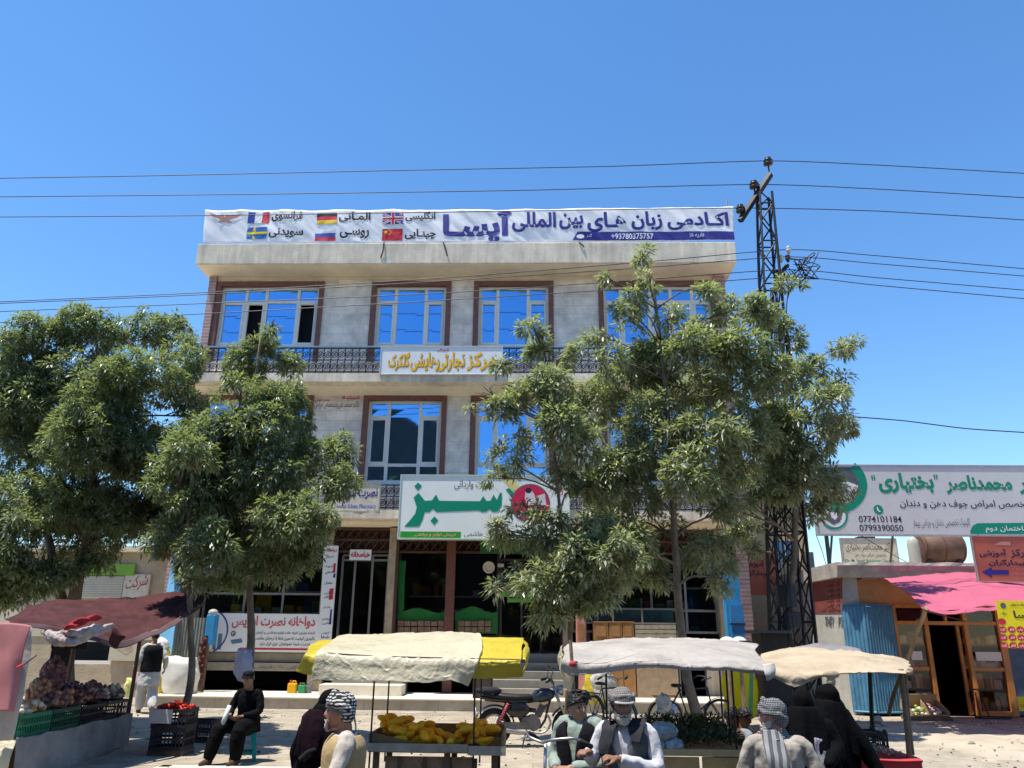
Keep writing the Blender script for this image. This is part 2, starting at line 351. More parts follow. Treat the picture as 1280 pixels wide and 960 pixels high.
# ------------------------------------------------------------------ the three-storey building
YW, YS = 21.9, 21.0
XL, XR = P(258,390,YW).x, P(899,390,YW).x
bl = thing('commercial_building', 'three storey shop building clad in pale stone with blue mirror windows and two balconies', 'building', (0, YW, 0))
zp0, zp1 = P(600,329,YS).z, P(600,303.5,YS).z           # parapet slab
zb2a, zb2b = P(560,477,YS).z, P(560,466.5,YS).z         # upper balcony slab
zb1a, zb1b = P(470,648,YS).z, P(470,637,YS).z           # lower balcony slab
ZF = 1.27                                               # shop floor
def holes_wall(mb, x0, x1, z0, z1, y, holes, depth=.3):
    xs = sorted({x0, x1, *[h[0] for h in holes], *[h[1] for h in holes]}); zs = sorted({z0, z1, *[h[2] for h in holes], *[h[3] for h in holes]})
    for i in range(len(xs)-1):
        for j in range(len(zs)-1):
            cx, cz = (xs[i]+xs[i+1])/2, (zs[j]+zs[j+1])/2
            if any(h[0] < cx < h[1] and h[2] < cz < h[3] for h in holes): continue
            mb.quad((xs[i],y,zs[j]), (xs[i+1],y,zs[j]), (xs[i+1],y,zs[j+1]), (xs[i],y,zs[j+1]))
    for a, b, c, d in holes:
        mb.quad((a,y,c),(a,y+depth,c),(a,y+depth,d),(a,y,d)); mb.quad((b,y,c),(b,y,d),(b,y+depth,d),(b,y+depth,c))
        mb.quad((a,y,d),(a,y+depth,d),(b,y+depth,d),(b,y,d)); mb.quad((a,y,c),(b,y,c),(b,y+depth,c),(a,y+depth,c))
def wx(u): return P(u,395,YW).x
WX = [(wx(266.5), wx(402.5)), (wx(462.5), wx(563)), (wx(591.5), wx(692)), (wx(748.5), wx(896.5))]
zU0, zU1 = P(500,452,YW).z, P(500,352,YW).z; zL0, zL1 = P(500,604,YW).z, P(500,494,YW).z
rows = ((zU0, zU1), (zL0, zL1)); holes = [(a, b, z0, z1) for z0, z1 in rows for a, b in WX]
wl = MB(); holes_wall(wl, XL, XR, zb1b-.02, zp0+.3, YW, holes); o = wl.build('wall', stone, bl)
# brick end walls, back and flat roof
for a_, b_ in (((XL-.004,YW-.10,ZF-1.2),(XL+.22,YW+13,zp0+.2)), ((XR-.10,YW-.10,ZF-1.2),(XR+.22,YW+13,zp0+.2)), ((XL+.23,YW+12.9,0),(XR-.11,YW+13.2,zp0+.2))): sw = MB(); sw.box(a_, b_); sw.build('end_wall', redbrick, bl)
xa, xb = P(246,318,YS).x, P(920.5,318,YS).x
rf = MB(); rf.box((xa,YS,zp0),(xb,YW+13.4,zp1)); rf.build('parapet_slab', plaster, bl, bevel=.02)
sf = MB(); sf.box((xa+.03,YS+.03,zp0-.008),(xb-.03,YW-.03,zp0-.003)); sf.build('soffit', plaster2, bl)
fm = MB(); fm.box((XL,YW-.02,zp0-.10),(XR,YW+.1,zp0-.003)); fm.build('wall_head', plaster2, bl)
bx0, bx1 = XL-.02, P(925,642,YS).x
for za, zb in ((zb2a, zb2b), (zb1a, zb1b)):
    s_ = MB(); n = 60; rr = []
    ring = lambda x, e: [(x,YS+e,za),(x,YS+.004+e,zb),(x,YW+.1,zb+.01),(x,YW+.1,za-.16),(x,YS+.30,za-.035+e)]
    s_.loft([ring(bx0+(bx1-bx0)*i/n, .018*noise.noise(Vector((i*.9, za, 0)))) for i in range(n+1)]); s_.build('balcony_slab', plaster, bl)
    sf = MB(); sf.loft([[(x,YS+.31,za-.034),(x,YW+.02,za-.155),(x,YW+.02,za-.164),(x,YS+.31,za-.046)] for x in (bx0+.02, bx1-.02)]); sf.build('soffit', plaster2, bl)
def window(x0, x1, z0, z1, mull, openc=()):
    f = MB(); tw = .155; y = YW
    for a, b in (((x0,z0),(x0+tw,z1)), ((x1-tw,z0),(x1,z1)), ((x0+tw,z1-tw),(x1-tw,z1))): f.box((a[0],y-.045,a[1]),(b[0],y+.1,b[1]))
    wn = f.build('window', trim, bl); a, b, c, d = x0+tw, x1-tw, z0+.02, z1-tw; W, H = b-a, d-c
    zs = [c+H*.215, c+H*.80]; xs = [a]+[a+W*m for m in mull]+[b]
    fr = MB(); p = .085; yf = y+.10
    for x in (a+p/2, b-p/2): fr.box((x-p/2,yf,c),(x+p/2,yf+.08,d))
    for z in (c+p/2, d-p/2): fr.box((a+p,yf,z-p/2),(b-p,yf+.08,z+p/2))
    for m in xs[1:-1]: fr.box((m-p*.55,yf+.002,c+p),(m+p*.55,yf+.078,d-p))
    for i in range(len(xs)-1):
        l_, r_2 = xs[i]+(p if i == 0 else p*.55), xs[i+1]-(p if i == len(xs)-2 else p*.55)
        lite = (xs[i+1]-xs[i])/W < .3
        for k, z in enumerate(zs):
            if k == 1 and not lite and len(xs) == 4: continue
            fr.box((l_,yf+.004,z-p*.5),(r_2,yf+.074,z+p*.5))
        if lite:
            q = .05; e0, e1 = zs[0]+p*.5, zs[1]-p*.5      # opening sash
            for s0, s1 in (((l_,e0),(l_+q,e1)), ((r_2-q,e0),(r_2,e1)), ((l_+q,e0),(r_2-q,e0+q)), ((l_+q,e1-q),(r_2-q,e1))): fr.box((s0[0],yf-.014,s0[1]),(s1[0],yf+.06,s1[1]))
    fr.build('frame', pvc, wn)
    gl = MB(); zz = [c, zs[0], zs[1], d]
    for i in range(len(xs)-1):
        for k in range(3):
            if i in openc and k == 1: continue
            t = .004*((i*3+k*5) % 4-1.5)
            gl.quad((xs[i],yf+.04+t,zz[k]),(xs[i+1],yf+.04-t,zz[k]),(xs[i+1],yf+.044-t,zz[k+1]),(xs[i],yf+.036+t,zz[k+1]))
    gl.build('pane', pane, wn)
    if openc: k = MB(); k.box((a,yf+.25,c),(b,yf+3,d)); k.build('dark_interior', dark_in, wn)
window(*WX[0], zU0, zU1, (.255,.46,.785), (1, 3)); window(*WX[1], zU0, zU1, (.28,.71)); window(*WX[2], zU0, zU1, (.275,.71)); window(*WX[3], zU0, zU1, (.165,.44,.63,.83))
window(*WX[0], zL0, zL1, (.255,.46,.785)); window(*WX[1], zL0, zL1, (.28,.71)); window(*WX[2], zL0, zL1, (.28,.71)); window(*WX[3], zL0, zL1, (.165,.44,.63,.83))
# balcony railings of scrolled iron
for zb, v0 in ((zb2b, 433), (zb1b, 604)):
    H = P(560, v0, YS+.1).z-zb; R = MB(); y = YS+.09; x = bx0+.1; n = int((bx1-bx0-.3)/.21); w_ = (bx1-bx0-.3)/n
    R.box((bx0,y-.02,zb+.05),(bx1-.05,y+.02,zb+.085)); R.box((bx0,y-.015,zb+H*.5-.01),(bx1-.05,y+.015,zb+H*.5+.012)); R.box((bx0,y-.018,zb+H*.9),(bx1-.05,y+.018,zb+H*.9+.025))
    for i in range(n+1):
        xx = x+w_*i; R.box((xx-.011,y-.011,zb),(xx+.011,y+.011,zb+H*(.98 if i % 8 == 0 else .9)))
        if i < n:
            for q, hh in ((.28, .5), (.7, .5)):
                c = Vector((xx+w_/2, y, zb+H*q)); R.torus(c, w_*.43, .013, 'Y', n=8, seg=4); R.torus(c+Vector((0, .004, 0)), w_*.20, .011, 'Y', n=6, seg=4)
                R.tube([c+Vector((-w_*.5,0,-H*.2)), c, c+Vector((w_*.5,0,H*.2))], .009, 4); 
    rl = R.build('railing', iron, bl)
    t = MB(); t.box((bx0-.02,y-.035,zb+H*.96),(bx1-.03,y+.035,zb+H)); t.build('handrail', blue_rail, rl)
# ground floor: floor slab, basement front, pilasters, shopfront bays
fl = MB(); fl.box((XL+.24,YW-.05,ZF-.14),(XR-.12,YW+12.8,ZF)); fl.build('shop_floor', plaster, bl)
bs = MB(); 
def gx(u, v=760, Y=YW): return P(u, v, Y).x
zpl = .27
for u0, u1 in ((236,246),(384,398),(500,506),(606,614),(700,716),(768,776),(884,912)):
    bs = MB(); bs.box((gx(u0,850),YW-.02,zpl),(gx(u1,850),YW+.25,ZF-.143)); bs.build('basement_pier', plaster, bl)
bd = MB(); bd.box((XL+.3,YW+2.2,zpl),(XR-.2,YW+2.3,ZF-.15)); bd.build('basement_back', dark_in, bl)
ld = MB(); ld.box((gx(246,825),YW-.22,P(320,838,YW).z),(gx(404,825),YW-.021,P(320,828,YW).z)); ld.box((gx(246,825),YW-.10,P(320,827,YW).z),(gx(404,825),YW-.021,P(320,816,YW).z)); ld.build('window_ledge', M('grey_stone_ledge', (.30,.27,.22), .8, .2, 4, .3), bl)
pl = MB(); ztop = zb1a-.165
for u0, u1 in ((237,250),(402,412),(484,493),(703,712),(897,910)):
    pl = MB(); pl.box((gx(u0),YW-.24,zpl),(gx(u1),YW-.0,ztop)); pl.build('pilaster', M('tan_stone_pilaster', (.40,.31,.21), .75, .25, 5, .3), bl)
pp = MB(); pp.tube([(gx(494.5),YW-.2,zpl),(gx(494.5),YW-.2,ztop)], .055, 8); pp.build('drain_pipe', brown_iron, bl)
po = MB(); po.box((gx(557.5),YW-.3,zpl),(gx(568.5),YW-.12,ztop)); po.build('iron_post', M('red_brown_post', (.16,.065,.045), .6, .2, 10, .1), bl)
# lattice grille under the lower balcony
lt = MB(); zt, zl_ = ztop-.01, P(450,690,YW).z; x = XL+.4; hh = zt-zl_
while x < XR-.3-hh*.6:
    for sgn in (0, 1):
        a, b = ((x, zl_), (x+hh*.75, zt)) if sgn == 0 else ((x+hh*.75, zl_), (x, zt))
        lt.tube([(a[0],YW-.10+.03*sgn,a[1]),(b[0],YW-.10+.03*sgn,b[1])], .02, 4)
    x += .24
for z in (zl_, (zl_+zt)/2, zt-.02): lt.box((XL+.35,YW-.14,z-.03),(XR-.3,YW-.06,z+.03))
lt.build('lattice_grille', brown_iron, bl)
hd = MB(); hd.box((XL+.3,YW+.3,zl_+.1),(XR-.2,YW+.4,zt+.1)); hd.build('grille_backing', M('dim_brown_board', (.10,.06,.045), .8, .2, 6, .1), bl)
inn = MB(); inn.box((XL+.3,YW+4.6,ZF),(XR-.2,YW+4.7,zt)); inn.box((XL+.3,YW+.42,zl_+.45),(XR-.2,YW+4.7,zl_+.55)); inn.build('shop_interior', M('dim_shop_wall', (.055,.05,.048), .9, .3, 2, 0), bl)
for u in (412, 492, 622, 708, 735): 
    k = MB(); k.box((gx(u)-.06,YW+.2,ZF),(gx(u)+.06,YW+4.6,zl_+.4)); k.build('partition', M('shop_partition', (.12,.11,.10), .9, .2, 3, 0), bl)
# left pharmacy window, door bay, green-framed shop, glazed doors, right shop
alu = M('grey_aluminium', (.30,.29,.27), .4, .1, 8, .05, metal=.5)
def glazing(name, u0, u1, vtop, vbot, mull, m, bars=(), y=YW+.02, fw=.06):
    x0, x1, z1, z0 = gx(u0), gx(u1), P((u0+u1)/2, vtop, YW).z, P((u0+u1)/2, vbot, YW).z
    f = MB()
    for x in [x0, x1]+[gx(u) for u in mull]: f.box((x-fw/2,y,z0),(x+fw/2,y+.07,z1))
    for z in [z0, z1]+[P((u0+u1)/2, v, YW).z for v in bars]: f.box((x0,y+.003,z-fw/2),(x1,y+.066,z+fw/2))
    o = f.build(name, m, bl); q = MB(); q.quad((x0,y+.03,z0),(x1,y+.03,z0),(x1,y+.03,z1),(x0,y+.03,z1)); q.build('pane', sgl, o); return o
glazing('shop_window', 254, 401, 692, 800, (304, 352), alu, (742,))
glazing('shop_door', 424, 482, 694, 818, (440, 462), alu, (700,))
green = M('green_shop_film', (.022,.15,.032), .35, .15, 4, .02, coat=.3)
glazing('shop_window', 497, 622, 690, 800, (560,), M('dark_bronze_frame', (.04,.035,.03), .5, .1, 8, .05), ())
gf = MB(); yg = YW-.015
def cur(a, b, top, bot, hump, n=20):
    pts = [(a, bot)]+[(b, bot)]+[(b+(a-b)*i/n, top+hump*math.sin(2.2*math.pi*i/n+.6)) for i in range(n+1)]; return pts
ngon(gf, [(498,701),(508,701),(506,722),(505,762),(498,768)], yg); ngon(gf, list(reversed(cur(497,557,763,776,3))), yg); ngon(gf, list(reversed(cur(569,622,762,792,4))), yg)
gf.build('green_film', green, bl)
for bay in (0, 1):
  bw = MB()
  for i in range(14):
   for j in range(2):
        u = 497+i*8.4
        if 555 < u < 568 or (u > 560) != bool(bay): continue
        rect(bw, u, 776+j*7.5+.3*(i % 3), u+7.4, 782.6+j*7.5, YW-.10+.01*(i % 2), th=.08)
  bw.build('stone_base', M('rough_brown_stone', (.24,.15,.10), .9, .3, 7, .5), bl)
glazing('shop_door', 626, 702, 700, 818, (652, 676), M('dark_bronze_frame', (.04,.035,.03)), (745,))
glazing('shop_window', 716, 896, 692, 790, (770, 815, 858), alu, (763,))
gs = MB(); rect(gs, 600,676,712,692,YW-.28, th=.04); gs.build('green_fascia', M('dark_green_fascia', (.03,.12,.05), .4, .2, 4, .02), bl)
lg = MB(); rect(lg, 624,738,668,746,YW-.02, th=.01); rect(lg, 634,748,664,753,YW-.018, th=.01); lg.build('green_window_strip', M('bright_green_film', (.10,.36,.05), .4, .2), bl)
ck = MB(); ck.torus(P(611,709,YW-.1), .14, .03, 'Y', n=20); ck.add([P(611,709,YW-.1)+Vector((.13*math.cos(a*.3142), 0, .13*math.sin(a*.3142))) for a in range(20)], [tuple(range(20))]); ck.build('wall_clock', M('pale_clock_face', (.55,.5,.4), .5, .05), bl)
# goods on shelves inside the dim shops
sh = MB(); gcol = [M('goods_%s' % n_, c, .6, .2, 20, 0) for n_, c in (('red', (.35,.05,.04)), ('white', (.6,.6,.56)), ('yellow', (.55,.38,.03)), ('blue', (.05,.12,.35)), ('green', (.06,.22,.08)))]
for u0, u1, zz in ((262,398,(1.75,2.3,2.9,3.5)), (500,620,(1.6,2.2,2.8)), (720,890,(1.9,2.5,3.1))):
    for z in zz:
        x = gx(u0)+.1
        while x < gx(u1)-.2:
            w_ = rnd.uniform(.08, .3); h_ = rnd.uniform(.12, .4)
            if rnd.random() < .72: sh.box((x,YW+1.2+rnd.random()*.2,z),(x+w_,YW+1.55,z+h_), rnd.choice((0,1,1,2,3,4)))
            x += w_+rnd.uniform(.01, .12)
        sh.box((gx(u0),YW+1.15,z-.03),(gx(u1),YW+1.6,z), 1)
sh.build('shelf_goods', gcol, bl)
ys = MB(); rect(ys, 321,738,339,759,YW+.3, th=.1); ys.build('yellow_carton_stack', M('yellow_cartons', (.6,.45,.02), .6, .15, 12, .1), bl)
# plinth along the front and the flights of steps
pt = thing('stone_plinth', 'low cream stone plinth running along the foot of the three storey building', 'plinth', (0,19.8,0))
k = MB(); k.box((P(176,895,19.7).x,19.72,-.05),(P(960,880,19.7).x,YW-.03,zpl-.045)); k.build('plinth_body', kerbm, pt)
k = MB(); k.box((P(172,895,19.7).x,19.68,zpl-.042),(P(962,880,19.7).x,YW-.03,zpl)); k.build('plinth_cap', capm, pt, bevel=.012)
st = thing('stone_steps', 'wide flight of grey stone steps climbing to the green framed shop door', 'steps', (P(655,850,21).x,20.6,zpl))
for i in range(5):
    k = MB(); k.box((P(606,850,21).x,20.55+.27*i,zpl+.001+.196*i),(P(712,850,21).x,YW-.04,zpl+.196*(i+1))); k.build('step', M('grey_step_stone', (.25,.235,.205), .8, .15, 4, .2), st, bevel=.012)
st = thing('stone_steps', 'short cream stone block step with flat top behind the papaya cart canopy', 'steps', (P(450,865,20.6).x,20.6,zpl))
k = MB(); k.box((P(398,865,20.4).x,20.4,zpl+.001),(P(502,865,20.4).x,21.0,zpl+.25)); k.build('lower_step', capm, st, bevel=.015)
k = MB(); k.box((P(410,865,20.7).x,21.002,zpl+.001),(P(500,865,20.7).x,YW-.05,ZF-.15)); k.build('stair_block', M('grey_step_stone', (.25,.235,.205)), st)
# ------------------------------------------------------------------ left-hand low building
lb = thing('low_building', 'low mud plastered building with green fascia strip and a window behind the left trees', 'building', (-14, 23, 0))
mud = M('mud_plaster', (.44,.36,.25), .95, .2, 2, .6, bscale=25); cream = M('cream_painted_wall', (.55,.49,.38), .9, .12, 1.5, .2)
yb = 22.5
xw0, xw1, zw1, zw0 = *(gx(78,815,yb), gx(140,815,yb)), P(110,798,yb).z, P(110,830,yb).z
k = MB(); holes_wall(k, -26, gx(222,800,yb), -.1, P(100,690,yb).z, yb, [(xw0, xw1, zw0, zw1)], .35); k.quad((gx(222,800,yb),yb,-.1),(gx(222,800,yb),yb+6,-.1),(gx(222,800,yb),yb+6,P(100,690,yb).z),(gx(222,800,yb),yb,P(100,690,yb).z)); k.build('wall', mud, lb)
k = MB(); k.box((-26.2,yb-.25,P(100,690,yb).z),(gx(223,700,yb),yb+6,P(100,683,yb).z)); k.build('roof', plaster, lb)
k = MB()
for a, b in (((xw0,zw0),(xw0+.09,zw1)), ((xw1-.09,zw0),(xw1,zw1)), ((xw0+.09,zw0),(xw1-.09,zw0+.09)), ((xw0+.09,zw1-.09),(xw1-.09,zw1))): k.box((a[0],yb+.02,a[1]),(b[0],yb+.1,b[1]))
o = k.build('window', pvc, lb); k = MB(); k.quad((xw0,yb+.07,zw0),(xw1,yb+.07,zw0),(xw1,yb+.07,zw1),(xw0,yb+.07,zw1)); k.build('pane', glass_mat('dusty_glass', (.35,.4,.42), .2), o)
k = MB(); k.box((xw0,yb+.4,zw0),(xw1,yb+.5,zw1)); k.build('dark_interior', dark_in, lb)
for q_ in ((0,752,78,795), (150,760,222,800), (-60,700,60,751)): k = MB(); rect(k, *q_, yb-.03, th=.025); k.build('painted_panel', cream, lb)
k = MB(); rect(k, 104,705,168,719,yb-.10, th=.07); k.build('green_fascia', M('grass_green_fascia', (.20,.42,.05), .6, .15, 3, .05), lb)
k = MB(); rect(k, 100,720,153,748,yb-.06, th=.05); o = k.build('shutter', M('white_ribbed_shutter', (.66,.62,.52), .6, .08, 3, .05), lb)
for i in range(9): k = MB(); rect(k, 100,721+i*3,153,722+i*3,yb-.08, th=.018); k.build('slat', M('shutter_slat', (.5,.46,.38), .6), o)
k = MB(); rect(k, 154,718,186,750,yb-.07, th=.06); o = k.build('sign_board', M('cream_sign_board', (.64,.58,.47), .7), lb)
k = MB(); put(k, 'شرکت', 157,722,184,741,yb-.075, bold=.01, tilt=.2); k.build('lettering', M('faded_red_paint', (.45,.09,.08), .7), o)
k = MB(); rect(k, 138,788,172,826,yb-.08, th=.05); o = k.build('notice_board', cream, lb); k = MB(); ngon(k, [(148,795),(163,793),(166,812),(158,818),(147,812)], yb-.085); k.build('faded_print', M('faded_print', (.45,.38,.28), .8, .4, 9), o)
# ------------------------------------------------------------------ right: pale house behind the tower
hb = thing('rear_house', 'pale ochre house with a small blue window rising behind the lattice tower', 'building', (9, 27, 0)); yh = 26.5
x0, x1 = gx(914,690,yh), gx(1009,690,yh); zt = P(960,585,yh).z
wi = (gx(966,690,yh), gx(1000,690,yh), P(980,702,yh).z, P(980,676,yh).z)
k = MB(); holes_wall(k, x0, x1, -.1, zt, yh, [wi], .25); k.quad((x0,yh,-.1),(x0,yh,zt),(x0,yh+9,zt),(x0,yh+9,-.1)); k.quad((x1,yh,-.1),(x1,yh+9,-.1),(x1,yh+9,zt),(x1,yh,zt)); k.build('wall', M('ochre_render', (.52,.39,.22), .9, .12, 2, .2), hb)
k = MB(); k.box((x0-.2,yh-.3,zt),(x1+.2,yh+9.2,zt+.25)); k.build('roof', plaster, hb)
k = MB(); k.quad((wi[0],yh+.12,wi[2]),(wi[1],yh+.12,wi[2]),(wi[1],yh+.12,wi[3]),(wi[0],yh+.12,wi[3])); o = k.build('window', pane, hb)
k = MB(); xm = (wi[0]+wi[1])/2
for x in (wi[0]+.04, xm, wi[1]-.04): k.box((x-.04,yh+.05,wi[2]),(x+.04,yh+.11,wi[3]))
k.build('frame', pvc, o)
k = MB(); rect(k, 1003,686,1006,704,yh-.03, th=.02); k.build('dark_slit', dark_in, hb)
k = MB(); rect(k, 1010.5,690,1018,715,yh+.2, th=2); k.build('grey_annex', M('grey_render', (.22,.22,.22), .9), hb)
# ------------------------------------------------------------------ right: orange-framed corner shop
yq = 20.1
qs = thing('corner_shop', 'single storey corner shop with orange wooden front and blue steel doors under a pink awning', 'shop', (P(1190,890,yq).x, yq, 0))
def qx(u, v=830): return P(u, v, yq).x
xq0, xq1 = qx(1061), qx(1330); zr0, zr1 = P(1150,722,yq).z, P(1150,704,yq).z
grey = M('grey_whitewash', (.46,.45,.40), .92, .18, 2, .4, bscale=18); och = M('orange_ochre_render', (.52,.25,.10), .9, .25, 1.5, .3)
ylen = PXp(1004,830,xq0).y
k = MB(); k.box((xq0,yq+.06,-.05),(xq0+.25,ylen,zr0+.12)); k.box((xq0,yq-.04,P(1065,757,yq).z),(qx(1083),yq+.058,zr0)); k.build('side_wall', grey, qs)
k = MB(); k.box((qx(1083)+.002,yq-.02,P(1120,757,yq).z+.002),(xq1,yq+.25,zr0)); k.build('front_wall', och, qs)
k = MB(); k.box((xq0+.3,yq+4.2,0),(xq1,yq+4.3,zr0)); k.box((xq0+.26,yq+.3,0),(xq1,yq+4.2,.02)); k.build('interior', M('dark_shop_room', (.03,.026,.024), .9), qs)
k = MB(); k.box((xq1-.2,yq+.2,0),(xq1,yq+5,zr0)); k.build('end_wall', och, qs)
k = MB(); k.loft([[(x,yq-.42+.05*noise.noise(Vector((x*3,0,0))),zr1-.10),(x,yq-.40,zr1-.02+.03*noise.noise(Vector((x*2,1,0)))),(x,yq+5,zr1),(x,yq+5,zr0-.02),(x,yq-.30,zr0-.03+.03*noise.noise(Vector((x*2.5,4,0))))] for x in [xq0-.15+(xq1-xq0+.3)*i/40 for i in range(41)]]); k.build('roof', M('grey_roof_slab', (.38,.34,.30), .9, .25, 3, .5), qs)
k = MB(); k.box((qx(1086),yq-.2,P(1150,726,yq).z),(qx(1232),yq-.02,P(1150,711,yq).z)); k.build('brick_course', brick_mat('pink_roof_brick', (.44,.21,.19), (.36,.17,.16), (.4,.33,.3), .23, .08, .012, .9, .6), qs)
orange = M('orange_varnished_wood', (.50,.20,.045), .45, .25, 4, .15, coat=.2)
def zq(v, u=1180): return P(u, v, yq).z
fr = MB(); zb_, ztp = .015, zq(757)
for u, w_ in ((1125,.10),(1164,.10),(1213.6,.10),(1257.5,.16)): fr.box((qx(u)-w_/2,yq-.06,zb_),(qx(u)+w_/2,yq+.06,ztp))
for v, a, b in ((758,1125,1257),(779,1125,1257),(836,1125,1164),(836,1213.6,1257)): fr.box((qx(a)+.05,yq-.055,zq(v)-.045),(qx(b)-.08,yq+.055,zq(v)+.045))
for a, b in ((1125,1164),(1213.6,1257)): fr.box((qx(a)+.05,yq-.05,.02),(qx(b)-.05,yq+.05,.12))
fr.box((qx(1190)-.03,yq-.05,zq(777)),(qx(1190)+.03,yq+.05,ztp-.05)); fr.build('shopfront_frame', orange, qs, bevel=.006)
for a, b in ((1125,1164),(1213.6,1257)):
    k = MB(); k.quad((qx(a),yq+.01,.1),(qx(b),yq+.01,.1),(qx(b),yq+.01,ztp),(qx(a),yq+.01,ztp)); k.build('pane', glass_mat('clear_pane', (.85,.86,.85), .0) if 'clear_pane' not in MATS else MATS['clear_pane'], qs)
k = MB(); xd = qx(1204); k.box((xd,yq+.05,.03),(xd+.07,yq+.12,zq(780))); 
for z in (.05, zq(836), zq(783)): k.box((xd+.07,yq+.055,z),(qx(1211),yq+.115,z+.07))
k.build('open_door', orange, qs)
bluem = M('blue_corrugated_steel', (.075,.22,.35), .6, .3, 3, .2); xs_ = [qx(1061), qx(1083), qx(1122.5)]; zd = zq(756, 1090)
for a, b, ya, yb_ in ((xs_[0]-.02, xs_[1], yq-.02, yq-.30), (xs_[1]+.01, xs_[2], yq-.30, yq-.12)):
    k = MB(); n = int((b-a)/.035)*2; pts = []
    for i in range(n+1):
        t = i/n; pts.append((a+(b-a)*t, ya+(yb_-ya)*t+(.014 if i % 4 < 2 else 0)))
    k.loft([[(x, y, .06), (x, y, zd), (x, y+.03, zd), (x, y+.03, .06)] for x, y in pts])
    dr = k.build('steel_door', bluem, qs)
    for z in (.09, zd*.5, zd-.06): k = MB(); k.tube([(a+.02,ya-.006,z),(b-.02,yb_-.006,z)], .022, 4); k.build('door_rail', M('blue_door_rail', (.06,.19,.31), .5), dr)
k = MB(); k.box((qx(1259.6),yq-.03,.05),(xq1,yq+.03,zq(800))); k.build('blue_panel', M('grey_blue_panel', (.08,.13,.20), .6, .2), qs)
# stock behind the panes
k = MB(); mats_ = [M('stock_pink', (.80,.42,.40), .6), M('stock_white', (.70,.58,.55), .6), M('stock_orange', (.75,.30,.06), .6), M('stock_brown', (.30,.17,.09), .7)]
for a, b in ((1128,1161),(1217,1253)):
    for v in (805, 836, 861, 888):
        x = qx(a); z = zq(v)+.005
        k.box((x,yq+.06,z-.03),(qx(b),yq+.5,z), 3)
        while x < qx(b)-.08:
            w_ = rnd.uniform(.08,.2); h_ = rnd.uniform(.1,.34); k.box((x,yq+.07+rnd.random()*.1,z+.001),(x+w_*.95,yq+.45,z+h_), rnd.randrange(4)); x += w_
k.build('shelf_goods', mats_, qs)
k = MB(); rect(k, 1139,814,1153,825,yq-.065, th=.006); rect(k, 1220,815,1252,826,yq-.065, th=.006); k.build('paper_notice', M('white_paper', (.75,.74,.72), .7, .04), qs)
# pink awning and its pole
aw = thing('shop_awning', 'bright pink cloth awning stretched out over the front of the orange corner shop', 'awning', (P(1200,740,18.5).x, 18.5, 2.4))
pink = M('pink_awning_cloth', (.60,.15,.24), .75, .10, 3, .15, trans=.35)
cn = P(1157,763,15.7)
cloth('awning_cloth', [[P(1104,722,19.6),P(1165,719,19.65),P(1228,715,19.65),P(1300,722,19.7),P(1420,728,19.7)], [P(1130,740,17.5),P(1170,738,17.7),P(1225,733,17.7),P(1300,740,17.6),P(1420,747,17.5)], [cn,P(1185,764,15.7),P(1228,759,15.7),P(1290,758,15.7),P(1420,762,15.7)]], pink, aw, 90, 30, .05, 1.6, .008, 3, (1.4,.4,.6), .004, .02)
cloth('valance', [[cn+Vector((0,.0,.01)),P(1185,764,15.68),P(1228,759,15.68),P(1290,758,15.68),P(1420,762,15.68)], [cn+Vector((.05,-.02,-.02)),P(1185,768,15.6),P(1228,764,15.6),P(1290,762,15.6),P(1420,768,15.6)]], pink, aw, 50, 5, .02, 4, .006, 4)
k = MB(); k.tube([P(1158,760,15.68), P(1146,791,17.3), P(1136,822,19.4), P(1134,830,19.7)], [.04,.042,.045,.045], 8); k.build('awning_pole', M('bare_wood_pole', (.42,.30,.18), .8, .25, 8, .3), aw)
k = MB(); k.tube([P(1157,764,15.66),P(1208,777,18.8)], .012, 6); k.build('tie_rope', M('dark_cord', (.06,.04,.04)), aw)
k = MB(); k.tube([P(1227,716,19.6), P(1208,738,17.65), P(1207,764,15.64)], .014, 5); k.build('seam', M('dark_pink_seam', (.30,.04,.09), .8), aw)
# building across the street, seen only as a reflection in the lower windows
ob = MB(); ob.prism([(-17,-.4),(-3.2,-.4),(-3.2,10.5),(-6.0,13.5),(-7.2,16.4),(-8.5,17.2),(-17,17.2)], -16, -11); ob.box((-3.19,-16,-.4),(5,-11,10.2)); ob.box((5.5,-17,-.4),(20,-11,13.2)); ob.box((-34,-17,-.4),(-17.5,-11,12.5)); ob.box((-5.2,-13,13.0),(-4.4,-12.2,15.2)); ob.box((-1.5,-14,10.2),(.6,-12,11.6)); ob.box((-3.0,-12.5,10.2),(-2.2,-11.6,13.1)); ob.box((8,-14,13.2),(10.5,-12,14.8)); ob.box((2.4,-11.2,10.2),(4.9,-11.0,11.2))
tag(ob.build('opposite_building', M('dim_brown_facade', (.10,.085,.07), .9, .3, 1)), 'dark building across the street mirrored in the lower storey windows', 'building')
# ------------------------------------------------------------------ signs and banners
navy = M('navy_print', (.035,.035,.24), .6, .05, 9, 0); blk = M('black_print', (.02,.02,.025), .6, .05, 9, 0); white = M('white_print', (.78,.78,.78), .6, .04, 9, 0)
redp = M('red_print', (.55,.03,.05), .6, .08, 9, 0); greenp = M('teal_green_print', (.0,.26,.15), .55, .06, 9, 0); dgreen = M('dark_green_print', (.02,.22,.06), .55, .06, 9, 0)
yel = M('yellow_print', (.75,.55,.02), .6, .08, 9, 0); goldp = M('orange_gold_letters', (.92,.52,.01), .5, .08, 9, 0); greyp = M('grey_print', (.12,.12,.13), .6, .05, 9, 0); bluep = M('blue_print', (.05,.12,.5), .6, .05, 9, 0)
signw = M('sign_white', (.80,.80,.78), .55, .05, 1.2, .03)
